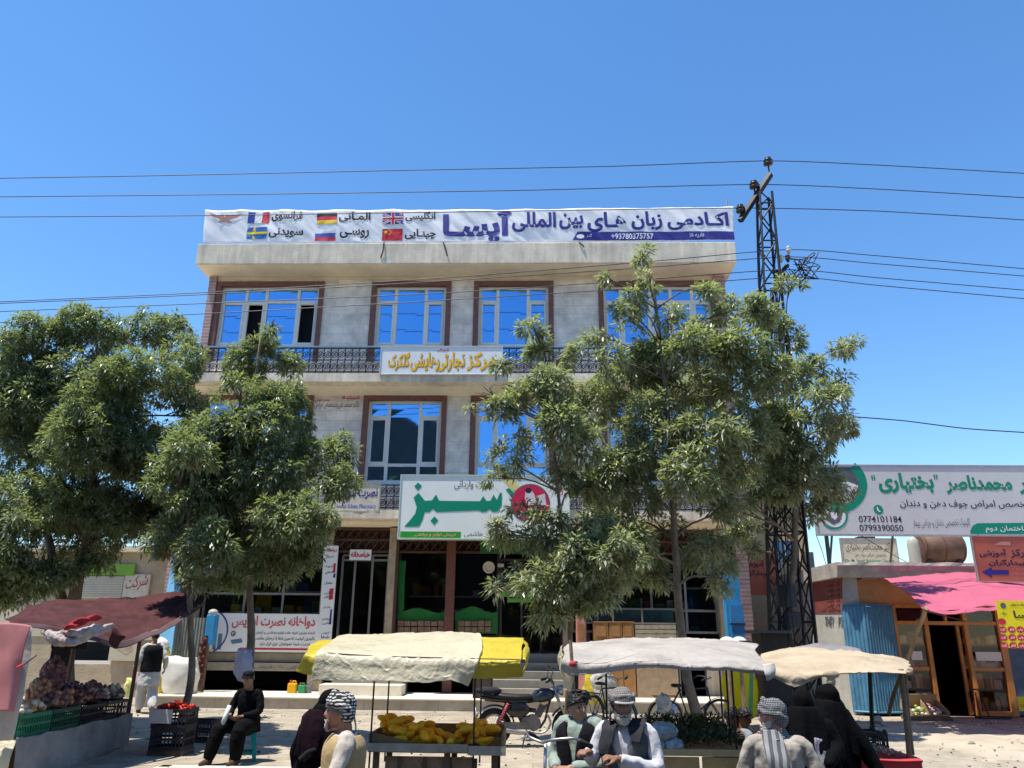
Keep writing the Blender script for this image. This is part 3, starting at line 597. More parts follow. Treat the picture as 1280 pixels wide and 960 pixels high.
# roof banner
YB = YS+.05
def rip(x, z): return .05*noise.noise(Vector((x*1.1, z*.8, 3)))+.03*noise.noise(Vector((x*2.6+z*1.8, z*1.2, 8)))+.012*noise.noise(Vector((x*7+z*6, z*2, 1)))
bn = thing('roof_banner', 'long white cloth banner with flags and navy lettering along the roof edge', 'banner', (0, YB, zp1))
vs = []; NU, NV = 260, 20
tp = [P(256.5,262,YB), P(420,262,YB), P(650,261,YB), P(917,258,YB)]; bt = [P(254,303.5,YB), P(500,304,YB), P(720,303,YB), P(918,300,YB)]
T_, B_ = resample(tp, NU), resample(bt, NU)
for i in range(NU):
    for j in range(NV):
        p = B_[i].lerp(T_[i], j/(NV-1)); sg = -.03*math.sin(math.pi*((i/(NU-1)*9) % 1))*(j/(NV-1))**3
        vs.append((p.x, YB+rip(p.x, p.z), p.z+sg))
k = MB(); k.add(vs, [(i*NV+j, (i+1)*NV+j, (i+1)*NV+j+1, i*NV+j+1) for i in range(NU-1) for j in range(NV-1)]); k.build('cloth', M('white_banner_cloth', (.86,.86,.88), .6, .03, 2, .05, trans=.2), bn, smooth=True, solid=.004)
YT = YB-.013
def drip(x, z): return rip(x, z)
k = MB()
for s_, a in (('اکـادمی',(834,265,911,287)), ('زبان',(789,264,828,288)), ('هـای',(734,265,783,290)), ('بین',(699,267,729,287)), ('المللی',(640,265,695,290))): k = MB(); put(k, s_, *a, YT, bold=.035, disp=drip); k.build('lettering', navy, bn)
k = MB(); put(k, 'آیسـا', 553,263,640,302, YT, bold=.045, disp=drip); k.build('lettering', navy, bn)
k = MB()
for s_, a in (('فرانسوی',(340,264,378,277)), ('سویدنی',(336,285,379,297)), ('المـانی',(424,265,463,278)), ('روسـی',(425,286,461,298)), ('انگلیسی',(507,264,544,277)), ('چینـایی',(506,286,545,299))): k = MB(); put(k, s_, *a, YT, bold=.03, disp=drip); k.build('lettering', blk, bn)
def subrect(mb, u0, v0, u1, v1, Y, mi, n=8):
    X0, X1, Z0, Z1 = lbox(u0, v0, u1, v1, Y)
    vs = [(X0+(X1-X0)*i/n, Y+drip(X0+(X1-X0)*i/n, Z0+(Z1-Z0)*j/4), Z0+(Z1-Z0)*j/4) for i in range(n+1) for j in range(5)]
    mb.add(vs, [(i*5+j, (i+1)*5+j, (i+1)*5+j+1, i*5+j+1) for i in range(n) for j in range(4)], mi)
fmats = [M('flag_blue', (.02,.06,.35), .6, 0, 1, 0), white, M('flag_red', (.60,.03,.05), .6, 0, 1, 0), M('flag_black', (.02,.02,.02), .6, 0, 1, 0), M('flag_yellow', (.80,.55,.03), .6, 0, 1, 0), M('flag_swede_blue', (.03,.16,.42), .6, 0, 1, 0)]
def flag(fn, u0, v0, u1, v1, lab):
    k = MB(); W, H = u1-u0, v1-v0; pc_ = P((u0+u1)/2, (v0+v1)/2, YT); dd_ = drip(pc_.x, pc_.z)-.010
    r = lambda a, b, c, d, mi, l=0: subrect(k, u0+W*a, v0+H*b, u0+W*c, v0+H*d, YT-.0015*l, mi, 4)
    if fn == 'fr': [r(i/3, 0, (i+1)/3, 1, i) for i in range(3)]
    if fn == 'de': [r(0, i/3, 1, (i+1)/3, (3, 2, 4)[i]) for i in range(3)]
    if fn == 'ru': [r(0, i/3, 1, (i+1)/3, (1, 0, 2)[i]) for i in range(3)]
    if fn == 'se': r(0, 0, 1, 1, 5); r(.29, 0, .43, 1, 4, 1); r(0, .4, 1, .6, 4, 2)
    if fn == 'cn':
        r(0, 0, 1, 1, 2); c = (u0+W*.18, v0+H*.27)
        def star(cu, cv, R): ngon(k, [(cu+R*(1 if q % 2 == 0 else .4)*math.sin(q*math.pi/5), cv-R*(1 if q % 2 == 0 else .4)*math.cos(q*math.pi/5)) for q in range(10)][::-1], YT+dd_-.004, 4)
        star(*c, 3.0); [star(u0+W*a, v0+H*b, 1.1) for a, b in ((.36,.1),(.43,.2),(.43,.35),(.36,.46))]
    if fn == 'uk':
        r(0, 0, 1, 1, 0)
        for (a, b, c, d) in ((0,0,1,1),(1,0,0,1)):
            for wd, mi, l in ((2.6,1,1),(1.1,2,2)):
                n_ = Vector((d-b)*H) if False else None
                x0, y0, x1, y1 = u0+W*a, v0+H*b, u0+W*c, v0+H*d; L_ = math.hypot(x1-x0, y1-y0); nx, ny = -(y1-y0)/L_*wd/2, (x1-x0)/L_*wd/2
                ngon(k, [(x0+nx,y0+ny),(x1+nx,y1+ny),(x1-nx,y1-ny),(x0-nx,y0-ny)], YT+dd_-.002-.0012*l-(.0006 if a else 0), mi)
        r(.40, 0, .60, 1, 1, 14); r(0, .34, 1, .66, 1, 15); r(.44, 0, .56, 1, 2, 16); r(0, .42, 1, .58, 2, 17)
    o = k.build('flag', fmats, bn); o['label'] = lab
flag('fr', 310,265.5,336.5,279, 'french tricolour'); flag('se', 308.5,284,333.5,298.5, 'swedish flag'); flag('de', 396,266,421.5,280, 'german flag'); flag('ru', 393.5,286.5,419,301, 'russian flag'); flag('uk', 478.5,266.5,504,280, 'british flag'); flag('cn', 477.5,286,503,300.5, 'chinese flag')
k = MB()
ngon(k, [(262,266),(272,269),(279,268),(281,272),(283,268),(290,269),(303,267),(296,272),(288,274),(285,278),(288,277),(291,278),(280,277),(271,278),(275,276),(277,276),(273,273),(266,271)][::-1], YT-.012); k.build('wing_emblem', M('faded_brown_print', (.42,.20,.16), .6), bn)
k = MB(); X0, X1, Z0, Z1 = lbox(722,289.5,918,300,YT); n = 90; m_ = 8; vs = []
for i in range(n+1):
    for j in range(m_+1):
        z = Z0+(Z1-Z0)*j/m_; x = X0+(X1-X0)*i/n-(.16*(1-j/m_)*(1-i/n)); vs.append((x, YT-.006+drip(x, z), z))
k.add(vs, [(i*(m_+1)+j, (i+1)*(m_+1)+j, (i+1)*(m_+1)+j+1, i*(m_+1)+j+1) for i in range(n) for j in range(m_)]); k.build('blue_strip', navy, bn)
k = MB(); put(k, '+93780375757', 764,291.5,817,298.5, YT-.016, bold=.02, arabic=False, disp=drip); put(k, 'نادیه ۱۵', 862,291,880,297, YT-.016, bold=.01, disp=drip); put(k, 'کدر', 733,292,740,297, YT-.016, bold=.01, disp=drip)
disc(k, 725.5,295.5,5,YT-.03, ry=3); k.build('lettering', white, bn)
k = MB()
for (a, b, c, d) in ((480,303,476,322),(554,303,559,320),(724,303,730,309)): k.tube([P(a,b,YS-.02),P((a+c)/2+1,(b+d)/2,YS-.05),P(c,d,YS-.02)], .02, 5)
k.build('tie_cord', blk, bn)
k = MB(); k.tube([P(909.5,300,YS+.3),P(908.5,249,YS+.3)], .025, 6); k.build('pole', M('thin_steel_pole', (.3,.3,.3), .5), bn)
# helper: framed board with its own thickness
def board(name, label, cat, px, Y, face, th=.12, fr=None, frw=.03, group=None):
    u0, v0, u1, v1 = px; X0, X1, Z0, Z1 = lbox(u0, v0, u1, v1, Y); t = thing(name, label, cat, ((X0+X1)/2, Y, Z0), 0, group)
    k = MB(); k.box((X0,Y,Z0),(X1,Y+th,Z1)); k.build('panel', face, t)
    if fr:
        k = MB(); f = frw
        for a, b in (((X0-f,Z0-f),(X0,Z1+f)), ((X1,Z0-f),(X1+f,Z1+f)), ((X0,Z0-f),(X1,Z0)), ((X0,Z1),(X1,Z1+f))): k.box((a[0],Y-.02,a[1]),(b[0],Y+th+.02,b[1]))
        k.build('frame', fr, t)
    return t
def lett(t, mat, items, Y, bold=.02, **kk):
    for s_, a in items: k = MB(); put(k, s_, *a, Y-.005, bold=bold, **kk); k.build('lettering', mat, t)
Y2 = YS-.06
t = board('balcony_sign', 'white panel with orange gold lettering fixed to the upper balcony railing', 'sign', (476,433.5,627.5,467.5), Y2, signw, .05, M('thin_white_frame', (.6,.6,.6), .5), .02)
lett(t, goldp, [('مرکز',(583,440,620,463)), ('تجارتی',(546,440,581,464)), ('رهایشی',(513,440,549,464)), ('گلکرک',(485,440,512,463))], Y2, .035)
lett(t, redp, [('تجار',(546,435.5,561,440))], Y2, .02)
k = MB(); [put(k, s_, a+.7, b+.8, c+.7, d+.8, Y2-.004, bold=.035) for s_, (a, b, c, d) in (('مرکز',(583,440,620,463)), ('تجارتی',(546,440,581,464)), ('رهایشی',(513,440,549,464)), ('گلکرک',(485,440,512,463)))]; k.build('letter_shadow', M('letter_shadow_brown', (.30,.13,.03), .6), t)  # brown offset copy of the letters, painted as their drop shadow
# big green and white shop sign
Y3 = YS-.22; EW = M('pale_green_frame', (.50,.62,.55), .5, .05)
t = board('shop_sign', 'large white shop sign with huge green lettering and a crimson round emblem', 'sign', (500,595,711,673), Y3, M('pale_greenish_sign', (.82,.86,.80), .55, .05, 1.2, .03), .2, EW, .03)
k = MB()
ngon(k, [(642,656-5),(646,652),(650,656),(646,660)][::-1], Y3-.003) if False else None
# three toothed letter, long joining bar, and the swooping tail
body = [(517,622),(523,616),(528,622),(531,626),(540,625.5),(545,618),(549,626),(600,626.5),(604,620),(608,626),(613,626),(617,618),(621,625),(625,616),(627.5,616),(627,632),(622,639.5),(616,640),(612,636.5),(608,639.5),(603,640),(598,638),(546,640),(541,636),(537,640),(531,640),(528,650),(524,658),(505,658.5),(512,651),(519,642),(521,634)]
ngon(k, body[::-1], Y3-.006); ngon(k, [(518,608),(522.5,603),(527.5,607.5),(522.5,613)][::-1], Y3-.006); ngon(k, [(538,651),(543,645.5),(548,650.5),(543,656)][::-1], Y3-.006)
k.build('big_lettering', greenp, t)
k = MB(); [put(k, s_, *a, Y3-.0055, bold=.005) for s_, a in (('شرکت وارداتی',(568,600,617,612)), ('هاشمی',(580,664,604,672)))]; k.build('lettering', greyp, t)
k = MB(); rect(k, 500.3,664.5,576,672.5, Y3-.005); k.build('green_strip', M('bright_green_print', (.03,.33,.04), .5), t)
k = MB(); put(k, 'فروش لوازم و زراعتی', 518,666,570,671.5, Y3-.0055, bold=.03); k.build('lettering', M('orange_print', (.80,.42,.15), .6), t)
k = MB(); ngon(k, [(624,596),(639,596),(652,610),(641,614)][::-1], Y3-.004); k.build('yellow_flash', M('pale_yellow_print', (.72,.62,.22), .6), t)
k = MB(); ngon(k, [(632,612),(636,610),(644,618),(646,625),(640,622)][::-1], Y3-.007); k.build('green_leaf', greenp, t)
k = MB(); disc(k, 663,629,24.5,Y3-.008); k.build('emblem_rim', greyp, t); k = MB(); disc(k, 663,629,23,Y3-.012); k.build('emblem', M('crimson_print', (.60,.02,.08), .5), t)
k = MB(); ngon(k, [(657,613),(664,612),(668,618),(671,630),(659,632),(656,622)][::-1], Y3-.016); ngon(k, [(671,620),(681,617),(683,631),(672,632)][::-1], Y3-.016); put(k, 'سبز', 647,636,678,646, Y3-.016, bold=.03); k.build('emblem_figure', M('pale_print', (.66,.62,.60), .5), t)
k = MB(); disc(k, 660.5,613,4,Y3-.018, ry=3.4); k.build('emblem_hair', blk, t)
lett(t, redp, [('C',(697,603,704,612)), ('O',(698,613,704,619))], Y3, .02, arabic=False)
for u in (512, 600, 700): k = MB(); k.tube([P(u,598,Y3+.2),P(u,598,YW-.1)], .03, 6); k.build('bracket', brown_iron, t)
# pharmacy signs
Y4 = YS+.02
t = board('pharmacy_sign', 'small cream pharmacy sign hung on the lower balcony railing beside the left tree', 'sign', (414,604,474,638.5), Y4, M('cream_sign_board', (.64,.58,.47)), .05, M('dull_metal_edge', (.4,.38,.33), .5))
lett(t, navy, [('نصرت ادویس',(420,609,472,624))], Y4, .03); lett(t, bluep, [('Nosrat Edwis Pharmacy',(418,630,470,637))], Y4, .01, arabic=False)
Y5 = YW-.26
t = board('pharmacy_banner', 'wide white pharmacy panel with red heading and black lines under the shop window', 'sign', (263,767,400,815), Y5, signw, .03)
lett(t, M('pinkish_red_print', (.60,.10,.11), .6), [('دواخانه نصرت ادویس',(290,770,394,786))], Y5, .032)
lett(t, blk, [('دارنده بهترین ادویه جات لوازم بهداشتی و آرایشی',(318,788.5,394,794)), ('عالیترین کیفیت تضمین شفا با نرخهای مناسب',(318,795.5,394,801)), ('خدمت شما هموطنان عزیز قرار دارد',(324,802.5,388,808))], Y5, .015)
k = MB(); rect(k, 300,810,396,812.5,Y5-.004); k.build('red_line', redp, t)
k = MB(); k.torus(P(258,789,Y5-.006), sc(Y5)*26, .02, 'Y', n=24, seg=4, a0=-1.1, a1=1.1); k.build('navy_arc', navy, t)
k = MB(); rect(k, 266,797,270,812,Y5-.006); rect(k, 272,792,277,812,Y5-.006); ngon(k, [(288,800),(302,798),(303,803),(290,805)][::-1], Y5-.006); k.build('product_print', M('blue_grey_print', (.10,.20,.30), .6), t)
k = MB(); k.torus(P(291.5,792,Y5-.006), .055, .014, 'Y', n=16, seg=4); put(k, 'ص', 289,790,294,795, Y5-.012); k.build('round_mark', greyp, t)
Y6 = YW-.34
t = thing('vertical_sign', 'tall narrow white sign board leaning on the pilaster beside the pharmacy door', 'sign', P(408,790,Y6))
k = MB(); a, b, c, d = P(398,800,Y6), P(414,800,Y6), P(423,682,Y6), P(405,682,Y6); k.prism([(a.x,a.z),(b.x,b.z),(c.x,c.z),(d.x,d.z)], Y6, Y6+.05); k.build('panel', signw, t)
lett(t, redp, [('دواخانه',(408,685,421,691))], Y6, .03)
lett(t, blk, [(w_, (407.5-q*.06, 694+q, 417-q*.06, 698+q)) for q, w_ in ((0,'نصرت'),(12,'ادویه'),(20,'صحی'),(33,'اطفال'),(45,'طبی'),(50,'بهداشتی'),(63,'معاینه خون'),(78,'لوازم'),(83,'طبی'),(95,'ادویس'),(100,'شفا'))], Y6, .01)
k = MB(); ngon(k, [(417,704),(420,704),(419,716),(416,716)][::-1], Y6-.005); ngon(k, [(412,736),(417,735),(416,749),(411,750)][::-1], Y6-.005); k.build('red_bottle_print', redp, t)
k = MB(); ngon(k, [(417,717),(419.5,717),(419,722),(416,722)][::-1], Y6-.005); ngon(k, [(413,762),(415,761),(414,780),(411,781)][::-1], Y6-.005); k.build('dark_bottle_print', navy, t)
Y7 = YW-.16
t = board('door_sign', 'little white board with red lettering over the dark doorway beside the tall narrow sign', 'sign', (437,687,464,700), Y7, signw, .03); lett(t, redp, [('خیاطخانه',(438.5,689,462.5,698))], Y7, .04)
t = board('cardboard_notice', 'small pale paper notice taped inside the glazed shop door', 'notice', (622,704.5,630,709), YW-.03, M('pale_notice', (.5,.48,.4), .8), .01)
# painted lettering on the facade wall
k = MB(); put(k, 'کلینیک ۱۵', 427,494.5,450,500, YW-.006, bold=.03); o = k.build('painted_heading', redp, bl)
k = MB(); put(k, 'بستر صحی', 394,497,412,503, YW-.006, bold=.0); k.build('painted_heading', redp, bl)
k = MB(); put(k, 'داکتر محمد علی متخصص جراحی', 393,501,449,511, YW-.006, bold=.0); k.build('painted_line', greyp, bl)
k = MB(); put(k, 'سکین پکس بلک فروشی', 318,831.3,396,837.5, YW-.228, bold=.0); k.build('ledge_lettering', greyp, bl)
# dental sign on posts
Y9 = 20.4; zs0, zs1 = P(1150,668,Y9).z, P(1150,583,Y9).z; xs0, xs1 = P(1019,628,Y9).x, P(1345,628,Y9).x
t = thing('dental_sign', 'huge grey white dental clinic billboard with green lettering raised above the corner shop roof', 'sign', ((xs0+xs1)/2, Y9, zs0))
dsm = M('grey_white_billboard', (.76,.77,.745), .55, .05, 1.5, .05, trans=.3)
k = MB(); k.box((xs0,Y9,zs0),(xs1,Y9+.12,zs1)); k.build('panel', dsm, t)
k = MB()
for z in (zs0-.02, zs1+.02): k.box((xs0-.03,Y9-.02,z-.02),(xs1+.03,Y9+.14,z+.02))
k.box((xs0-.03,Y9-.02,zs0),(xs0-.001,Y9+.14,zs1)); k.build('frame', M('galvanised_edge', (.35,.35,.36), .5), t)
lett(t, M('green_letter', (.01,.25,.13), .55), [('محمدناصر',(1182,594,1265,618)), ('بختیاری',(1098,591,1167,617)), ('دکتر',(1273,594,1316,618))], Y9, .045)
lett(t, M('green_letter', (.01,.25,.13)), [('”',(1167,593,1172,600)), ('“',(1089,593,1094,600))], Y9, .02, arabic=False)
lett(t, blk, [('متخصص امراض جوف دهن و دندان',(1125,625,1292,636))], Y9, .015)
lett(t, blk, [('0774101184',(1073.5,645,1127,653)), ('0799390050',(1074.5,656,1129,664))], Y9, .01, arabic=False)
lett(t, greyp, [('کلینیک تخصصی دندان و جراحی بیمار',(1141,649,1213,661))], Y9, 0, tilt=.03)
k = MB(); ngon(k, [(1213,663),(1216,657),(1222,654),(1345,653),(1345,667.5),(1213,667.5)][::-1], Y9-.005); k.build('green_tab', greenp, t); lett(t, white, [('ساختمان دوم',(1232,657,1288,666.5))], Y9-.004, .01)
def arcband(cu, cv, r0, r1, a0, a1, n=24): return [(cu+r1*math.cos(a0+(a1-a0)*i/n), cv-r1*math.sin(a0+(a1-a0)*i/n)) for i in range(n+1)]+[(cu+r0*math.cos(a1+(a0-a1)*i/n), cv-r0*math.sin(a1+(a0-a1)*i/n)) for i in range(n+1)]
k = MB(); q = arcband(1050,607,24,34,1.0,-2.0)
for i in range(24): ngon(k, [q[i], q[i+1], q[49-i-1], q[49-i]][::-1], Y9-.006)
q = arcband(1043,645,14.5,17,0,2*math.pi)
for i in range(24): ngon(k, [q[i], q[i+1], q[49-i-1], q[49-i]], Y9-.007)
disc(k, 1098,637,6,Y9-.006); k.build('green_mark', greenp, t)
k = MB(); ngon(k, [(1022,584),(1070,584),(1076,592),(1077,606),(1072,618),(1066,608),(1050,604),(1022,604)], Y9-.004); k.build('dark_photo', M('dark_photo_print', (.10,.11,.12), .5, .4, 5, 0), t)
k = MB(); ngon(k, [(1045,604),(1060,602),(1073,607),(1070,615),(1055,611)], Y9-.007); disc(k, 1043,645,14,Y9-.0055); k.build('white_photo', white, t)
k = MB(); ngon(k, [(1031,640),(1044,650),(1054,638),(1050,652),(1042,656),(1033,650)], Y9-.01); k.build('photo_figure', greyp, t)
k = MB(); q = [(1095.5,634),(1097,633.5),(1098,636),(1099.5,638.5),(1101,638.8),(1100.5,640),(1098.5,639.8),(1096.5,637.5)]; ngon(k, q, Y9-.01); k.build('phone_mark', white, t)
k = MB()
for u, v2 in ((1116,706),(1040,712),(1300,712)): k.tube([P(u,668,Y9+.1),P(u-3,v2,Y9+1.3)], .03, 6)
k.box((P(1030,625,Y9).x,Y9+.2,zr1-.3),(P(1030,625,Y9).x+.08,Y9+.28,zs1)); k.box((xs1-.3,Y9+.2,zr1-.3),(xs1-.22,Y9+.28,zs1))
for u in (1120, 1180, 1240): k.tube([P(u,583,Y9+.2),P(u+26,668,Y9+.2)], .05, 6)
k.build('post', M('dark_green_steel_post', (.05,.09,.07), .5), t)
# small cream sign on the shop roof, water tank
Y10 = 22.9
t = board('rooftop_sign', 'small cream sign with dark green script standing on the flat roof below the billboard', 'sign', (1053,674,1121,705), Y10, M('cream_sign_board', (.64,.58,.47)), .05, M('dull_metal_edge', (.4,.38,.33)))
lett(t, M('dark_olive_print', (.10,.11,.04), .6), [('داکتر محمدناصر بختیاری',(1057,678,1116,690)), ('متخصص امراض جوف دهن',(1068,691,1107,697))], Y10, .0); lett(t, greenp, [('Dr. M. Nasir Bakhtiyari Dentist',(1057,699,1118,704))], Y10, .01, arabic=False)
k = MB(); k.box((P(1075,672,Y10).x,Y10+.1,P(1080,674,Y10).z),(P(1096,672,Y10).x,Y10+.4,P(1080,670,Y10).z)); k.build('cap', iron, t)
t = thing('water_tank', 'rusty brown cylindrical water tank lying on the corner shop roof', 'water tank', P(1172,704,23.0))
rust = M('rusty_tank_steel', (.14,.08,.058), .65, .35, 2.5, .2); c0, c1 = P(1149,686,23.0), P(1199,686,23.0); R_ = sc(23.0,1172,686)*18
k = MB(); k.tube([c0+Vector((-.02,0,0)), c0, c1, c1+Vector((.02,0,0))], [R_*.9,R_,R_,R_*.9], 32); k.build('drum', rust, t, smooth=True)
k = MB(); 
for c in (c0+Vector((.04,0,0)), c1-Vector((.04,0,0)), c0.lerp(c1,.5)): k.torus(c, R_, .018, 'X', n=32, seg=5)
k.build('drum_band', M('dark_rust', (.11,.05,.035), .7), t)
k = MB()
for c in (c0.lerp(c1,.1), c0.lerp(c1,.85)): k.box((c.x-.06,23.0-.3,zr1-.06),(c.x+.06,23.0+.3,c.z-R_*.8))
k.build('stand', iron, t)
t = thing('plastic_barrel', 'translucent pale plastic barrel standing at the end of the rusty water tank', 'barrel', P(1145,704,22.4))
c = P(1145,706,22.4); r = sc(22.4,1145,690)*7; zb_ = P(1145,672,22.4).z
k = MB(); k.loft([[(c.x+q*math.cos(a*.3927), 22.4+q*math.sin(a*.3927), z) for a in range(16)] for q, z in ((r*.8,zr1-.05),(r,zr1+.1),(r,zb_-.2),(r*.9,zb_-.08),(r*.5,zb_))]); k.build('shell', M('pale_plastic', (.55,.55,.50), .4, .1, 3, 0, trans=.3), t, smooth=True)
# orange training centre signs
Y11 = 18.2; org = M('orange_red_board', (.50,.15,.085), .6, .12, 1.5, .05)
t = board('arrow_sign', 'orange red sign with a navy arrow hanging below the billboard beside the pink awning', 'sign', (1219,671,1310,727), Y11, org, .04, M('dull_metal_edge', (.4,.38,.33)), .015)
lett(t, M('near_black_print', (.03,.03,.06), .6), [('آموزشی',(1224,686,1258,697)), ('مرکز',(1263,686,1288,698)), ('بیدارگران',(1236,699,1281,708))], Y11, .035)
k = MB(); ngon(k, [(1227,715),(1240,709),(1240,712.5),(1261,712.5),(1261,718.5),(1240,718.5),(1240,722)], Y11-.005); k.build('arrow', navy, t)
k = MB(); ngon(k, [(1243,681),(1250,677),(1263,677),(1263,682)], Y11-.005); [put(k, 'آدرس سرک', 1266,v,1285,v+4, Y11-.01, bold=0) for v in (708,714,720)]; k.build('pale_print', M('pale_orange_print', (.62,.33,.25), .6), t)
for u in (1222, 1300): k = MB(); k.tube([P(u,671,Y11+.02),P(u,668,Y9-.05)], .012, 5); k.build('hanger', iron, t)
Y12 = 24.5
t = board('training_centre_sign', 'orange red board with black lettering on the wall behind the blue post', 'sign', (914,688,972,744), Y12, org, .05)
lett(t, M('near_black_print', (.03,.03,.06)), [('مرکز',(931,689,950,697)), ('آموزشی',(929,700,955,710)), ('بیدارگران',(928,712,960,721))], Y12, .035)
k = MB()
for u in (937, 955): rect(k, u,690,u+.6,744,Y12-.004)
rect(k, 928,731,938,735,Y12-.006); k.build('panel_joint', M('joint_line', (.25,.07,.05), .7), t)
# poster on the shop's side wall (in the plane X = side wall)
def sidepoly(mb, pts, dx, mi=0): mb.add([PXp(u, v, xq0-dx) for u, v in pts], [tuple(range(len(pts)))], mi)
t = thing('wall_poster', 'dark red poster with small grey lettering on the grey side wall of the corner shop', 'poster', PXp(1032,765,xq0))
k = MB(); sidepoly(k, [(1010,717),(1016,767),(1053,767),(1053,710)], .01); k.build('sheet', M('dark_red_poster', (.22,.06,.05), .7, .25, 4, .1), t)
def sidetext(mb, s, u0, v0, u1, v1, dx, bold=.01, arabic=True):
    V, F = glyphs(s, bold, arabic); a, b, c = PXp(u0, v1, xq0-dx), PXp(u1, v1, xq0-dx), PXp(u0, v0, xq0-dx)
    mb.add([a+(b-a)*x+(c-a)*y+Vector((-.001*kk,0,0)) for x, y, kk in V], F)
k = MB(); sidetext(k, 'مرکز', 1028,719,1040,723, .014)
for i in range(5): sidetext(k, 'انگلیسی', 1034,729+6.5*i,1042,734+6.5*i, .014); sidetext(k, 'ریاضی', 1045,728+6.5*i,1050,733+6.5*i, .014)
sidetext(k, 'بیدارگران غزنی', 1027,760,1050,765, .014, .02); k.build('lettering', blk, t)
k = MB(); sidetext(k, 'EAP', 1009,771,1016,783, .012, .03, False); sidetext(k, 'THEY', 1031,771,1043,783, .012, .03, False); sidetext(k, 'FS', 1048,771,1054,783, .012, .03, False); k.build('painted_letters', greyp, qs)
# yellow price board at the right edge, small yellow card
Y14 = 15.4
t = board('price_board', 'bright yellow hanging board with red ovals and black lettering at the pink awning', 'sign', (1250,751,1300,810), Y14, M('bright_yellow_board', (.80,.66,.01), .5, .06, 4, .03), .02)
lett(t, blk, [('آیسا',(1267,762,1295,775)), ('رنگ',(1252,765,1258,769)), ('خدمات چاپ و دیزاین',(1263,754,1290,758))], Y14, .03)
for r_i in range(4):
    for c_i in range(5):
        if not (r_i == 0 and c_i > 0): k = MB(); disc(k, 1252.5+r_i+11*c_i, 777+10*r_i, 5.0, Y14-.004, ry=4); k.build('red_oval', redp, t)
lett(t, white, [(w_, (1249.5+r_i+11*c_i, 775+10*r_i, 1255.5+r_i+11*c_i, 779+10*r_i)) for r_i in range(1, 4) for c_i, w_ in enumerate(('کارت','بنر','چاپ','مهر'))], Y14-.006, .02)
k = MB(); disc(k, 1254,757,3.5,Y14-.004); k.build('round_mark', greyp, t)
t = board('yellow_card', 'small yellow card propped by the lower right of the corner shop front', 'sign', (1273,871,1300,889), 19.2, M('bright_yellow_board', (.80,.66,.01)), .015)
lett(t, redp, [('تخفیف',(1276,878,1294,885))], 19.2, .03)
k = MB(); k.tube([P(1290,889,19.22),P(1291,900,19.3)], .015, 5); k.build('stick', iron, t)
# ------------------------------------------------------------------ lattice power tower
YT_ = 17.3; blackst = M('black_painted_steel', (.028,.028,.032), .55, .25, 8, .1, metal=.4)
base = PZ(986, 905, 0); cx0 = P(987,800,YT_).x; cx1 = P(956,250,YT_).x; ztw = P(956,243,YT_).z
tw = thing('power_tower', 'black steel lattice power tower rising through the tree right of the building', 'tower', (cx0, YT_, 0))
def tc(z): t = z/ztw; return cx0+(cx1-cx0)*t, .40+(.15-.40)*t
k = MB(); lv = [0]; h = 1.05
while lv[-1] < ztw-.3: lv.append(min(ztw, lv[-1]+h)); h = max(.42, h*.955)
L45 = .042
for sx in (-1, 1):
    for sy in (-1, 1):
        a = tc(0); b = tc(ztw); k.tube([(a[0]+sx*a[1],YT_+sy*a[1],0),(b[0]+sx*b[1],YT_+sy*b[1],ztw)], [L45,L45*.8], 4)
k.build('leg', blackst, tw)
k = MB()
for i in range(len(lv)-1):
    (xa_, ra), (xb_, rb) = tc(lv[i]), tc(lv[i+1])
    for q, (ax, ay, bx_, by) in enumerate(((-1,-1,1,-1),(1,-1,1,1),(1,1,-1,1),(-1,1,-1,-1))):
        s0 = (xa_+ax*ra, YT_+ay*ra, lv[i]); s1 = (xa_+bx_*ra, YT_+by*ra, lv[i]); e0 = (xb_+ax*rb, YT_+ay*rb, lv[i+1]); e1 = (xb_+bx_*rb, YT_+by*rb, lv[i+1])
        if (i+q) % 2: k.tube([s0, e1], .02, 4)
        else: k.tube([s1, e0], .02, 4)
        if i % 2 == 0: k.tube([s0, s1], .022, 4)
        if i < 5: k.tube([s0, e1] if not (i+q) % 2 else [s1, e0], .02, 4)
k.build('bracing', blackst, tw)
ca, cb = P(963,218,YT_-.9), P(925,276,YT_+.9)
ca = P(963,218,YT_); cb = P(925,276,YT_)
k = MB(); R = (cb-ca).normalized().to_track_quat('X','Z').to_matrix(); k.box((-.0,-.06,-.06),(.001,.06,.06)) if False else None
k.tube([ca, cb], .085, 4); o = k.build('cross_arm', blackst, tw)
insm = M('brown_porcelain', (.035,.022,.018), .3, .2, 8, 0, coat=.3); wires_at = []
for u, v, s_ in ((960,202,1), (942.5,231,1), (925.5,261,.95)):
    c = P(u, v, YT_); k = MB(); r = .12*s_
    k.loft([[(c.x+q*r*math.cos(a*.5236), YT_+q*r*math.sin(a*.5236), c.z+z) for a in range(12)] for q, z in ((.15,-.30),(.18,-.12),(.9,-.10),(1.05,-.06),(.5,-.03),(.9,-.01),(1,.03),(.5,.06),(.7,.10),(.3,.13))]); k.build('insulator', insm, tw, smooth=True)
k = MB(); a1, a2 = P(983,347,YT_), P(1000,322,YT_); k.tube([P(972,345,YT_), P(985,331,YT_)], .05, 4); k.tube([P(970,338,YT_), P(1000,352,YT_-.3), P(1000,360,YT_-.3)], .035, 4); k.tube([P(968,345,YT_), P(998,346,YT_-.3)], .03, 4); k.build('low_cross_arm', blackst, tw)
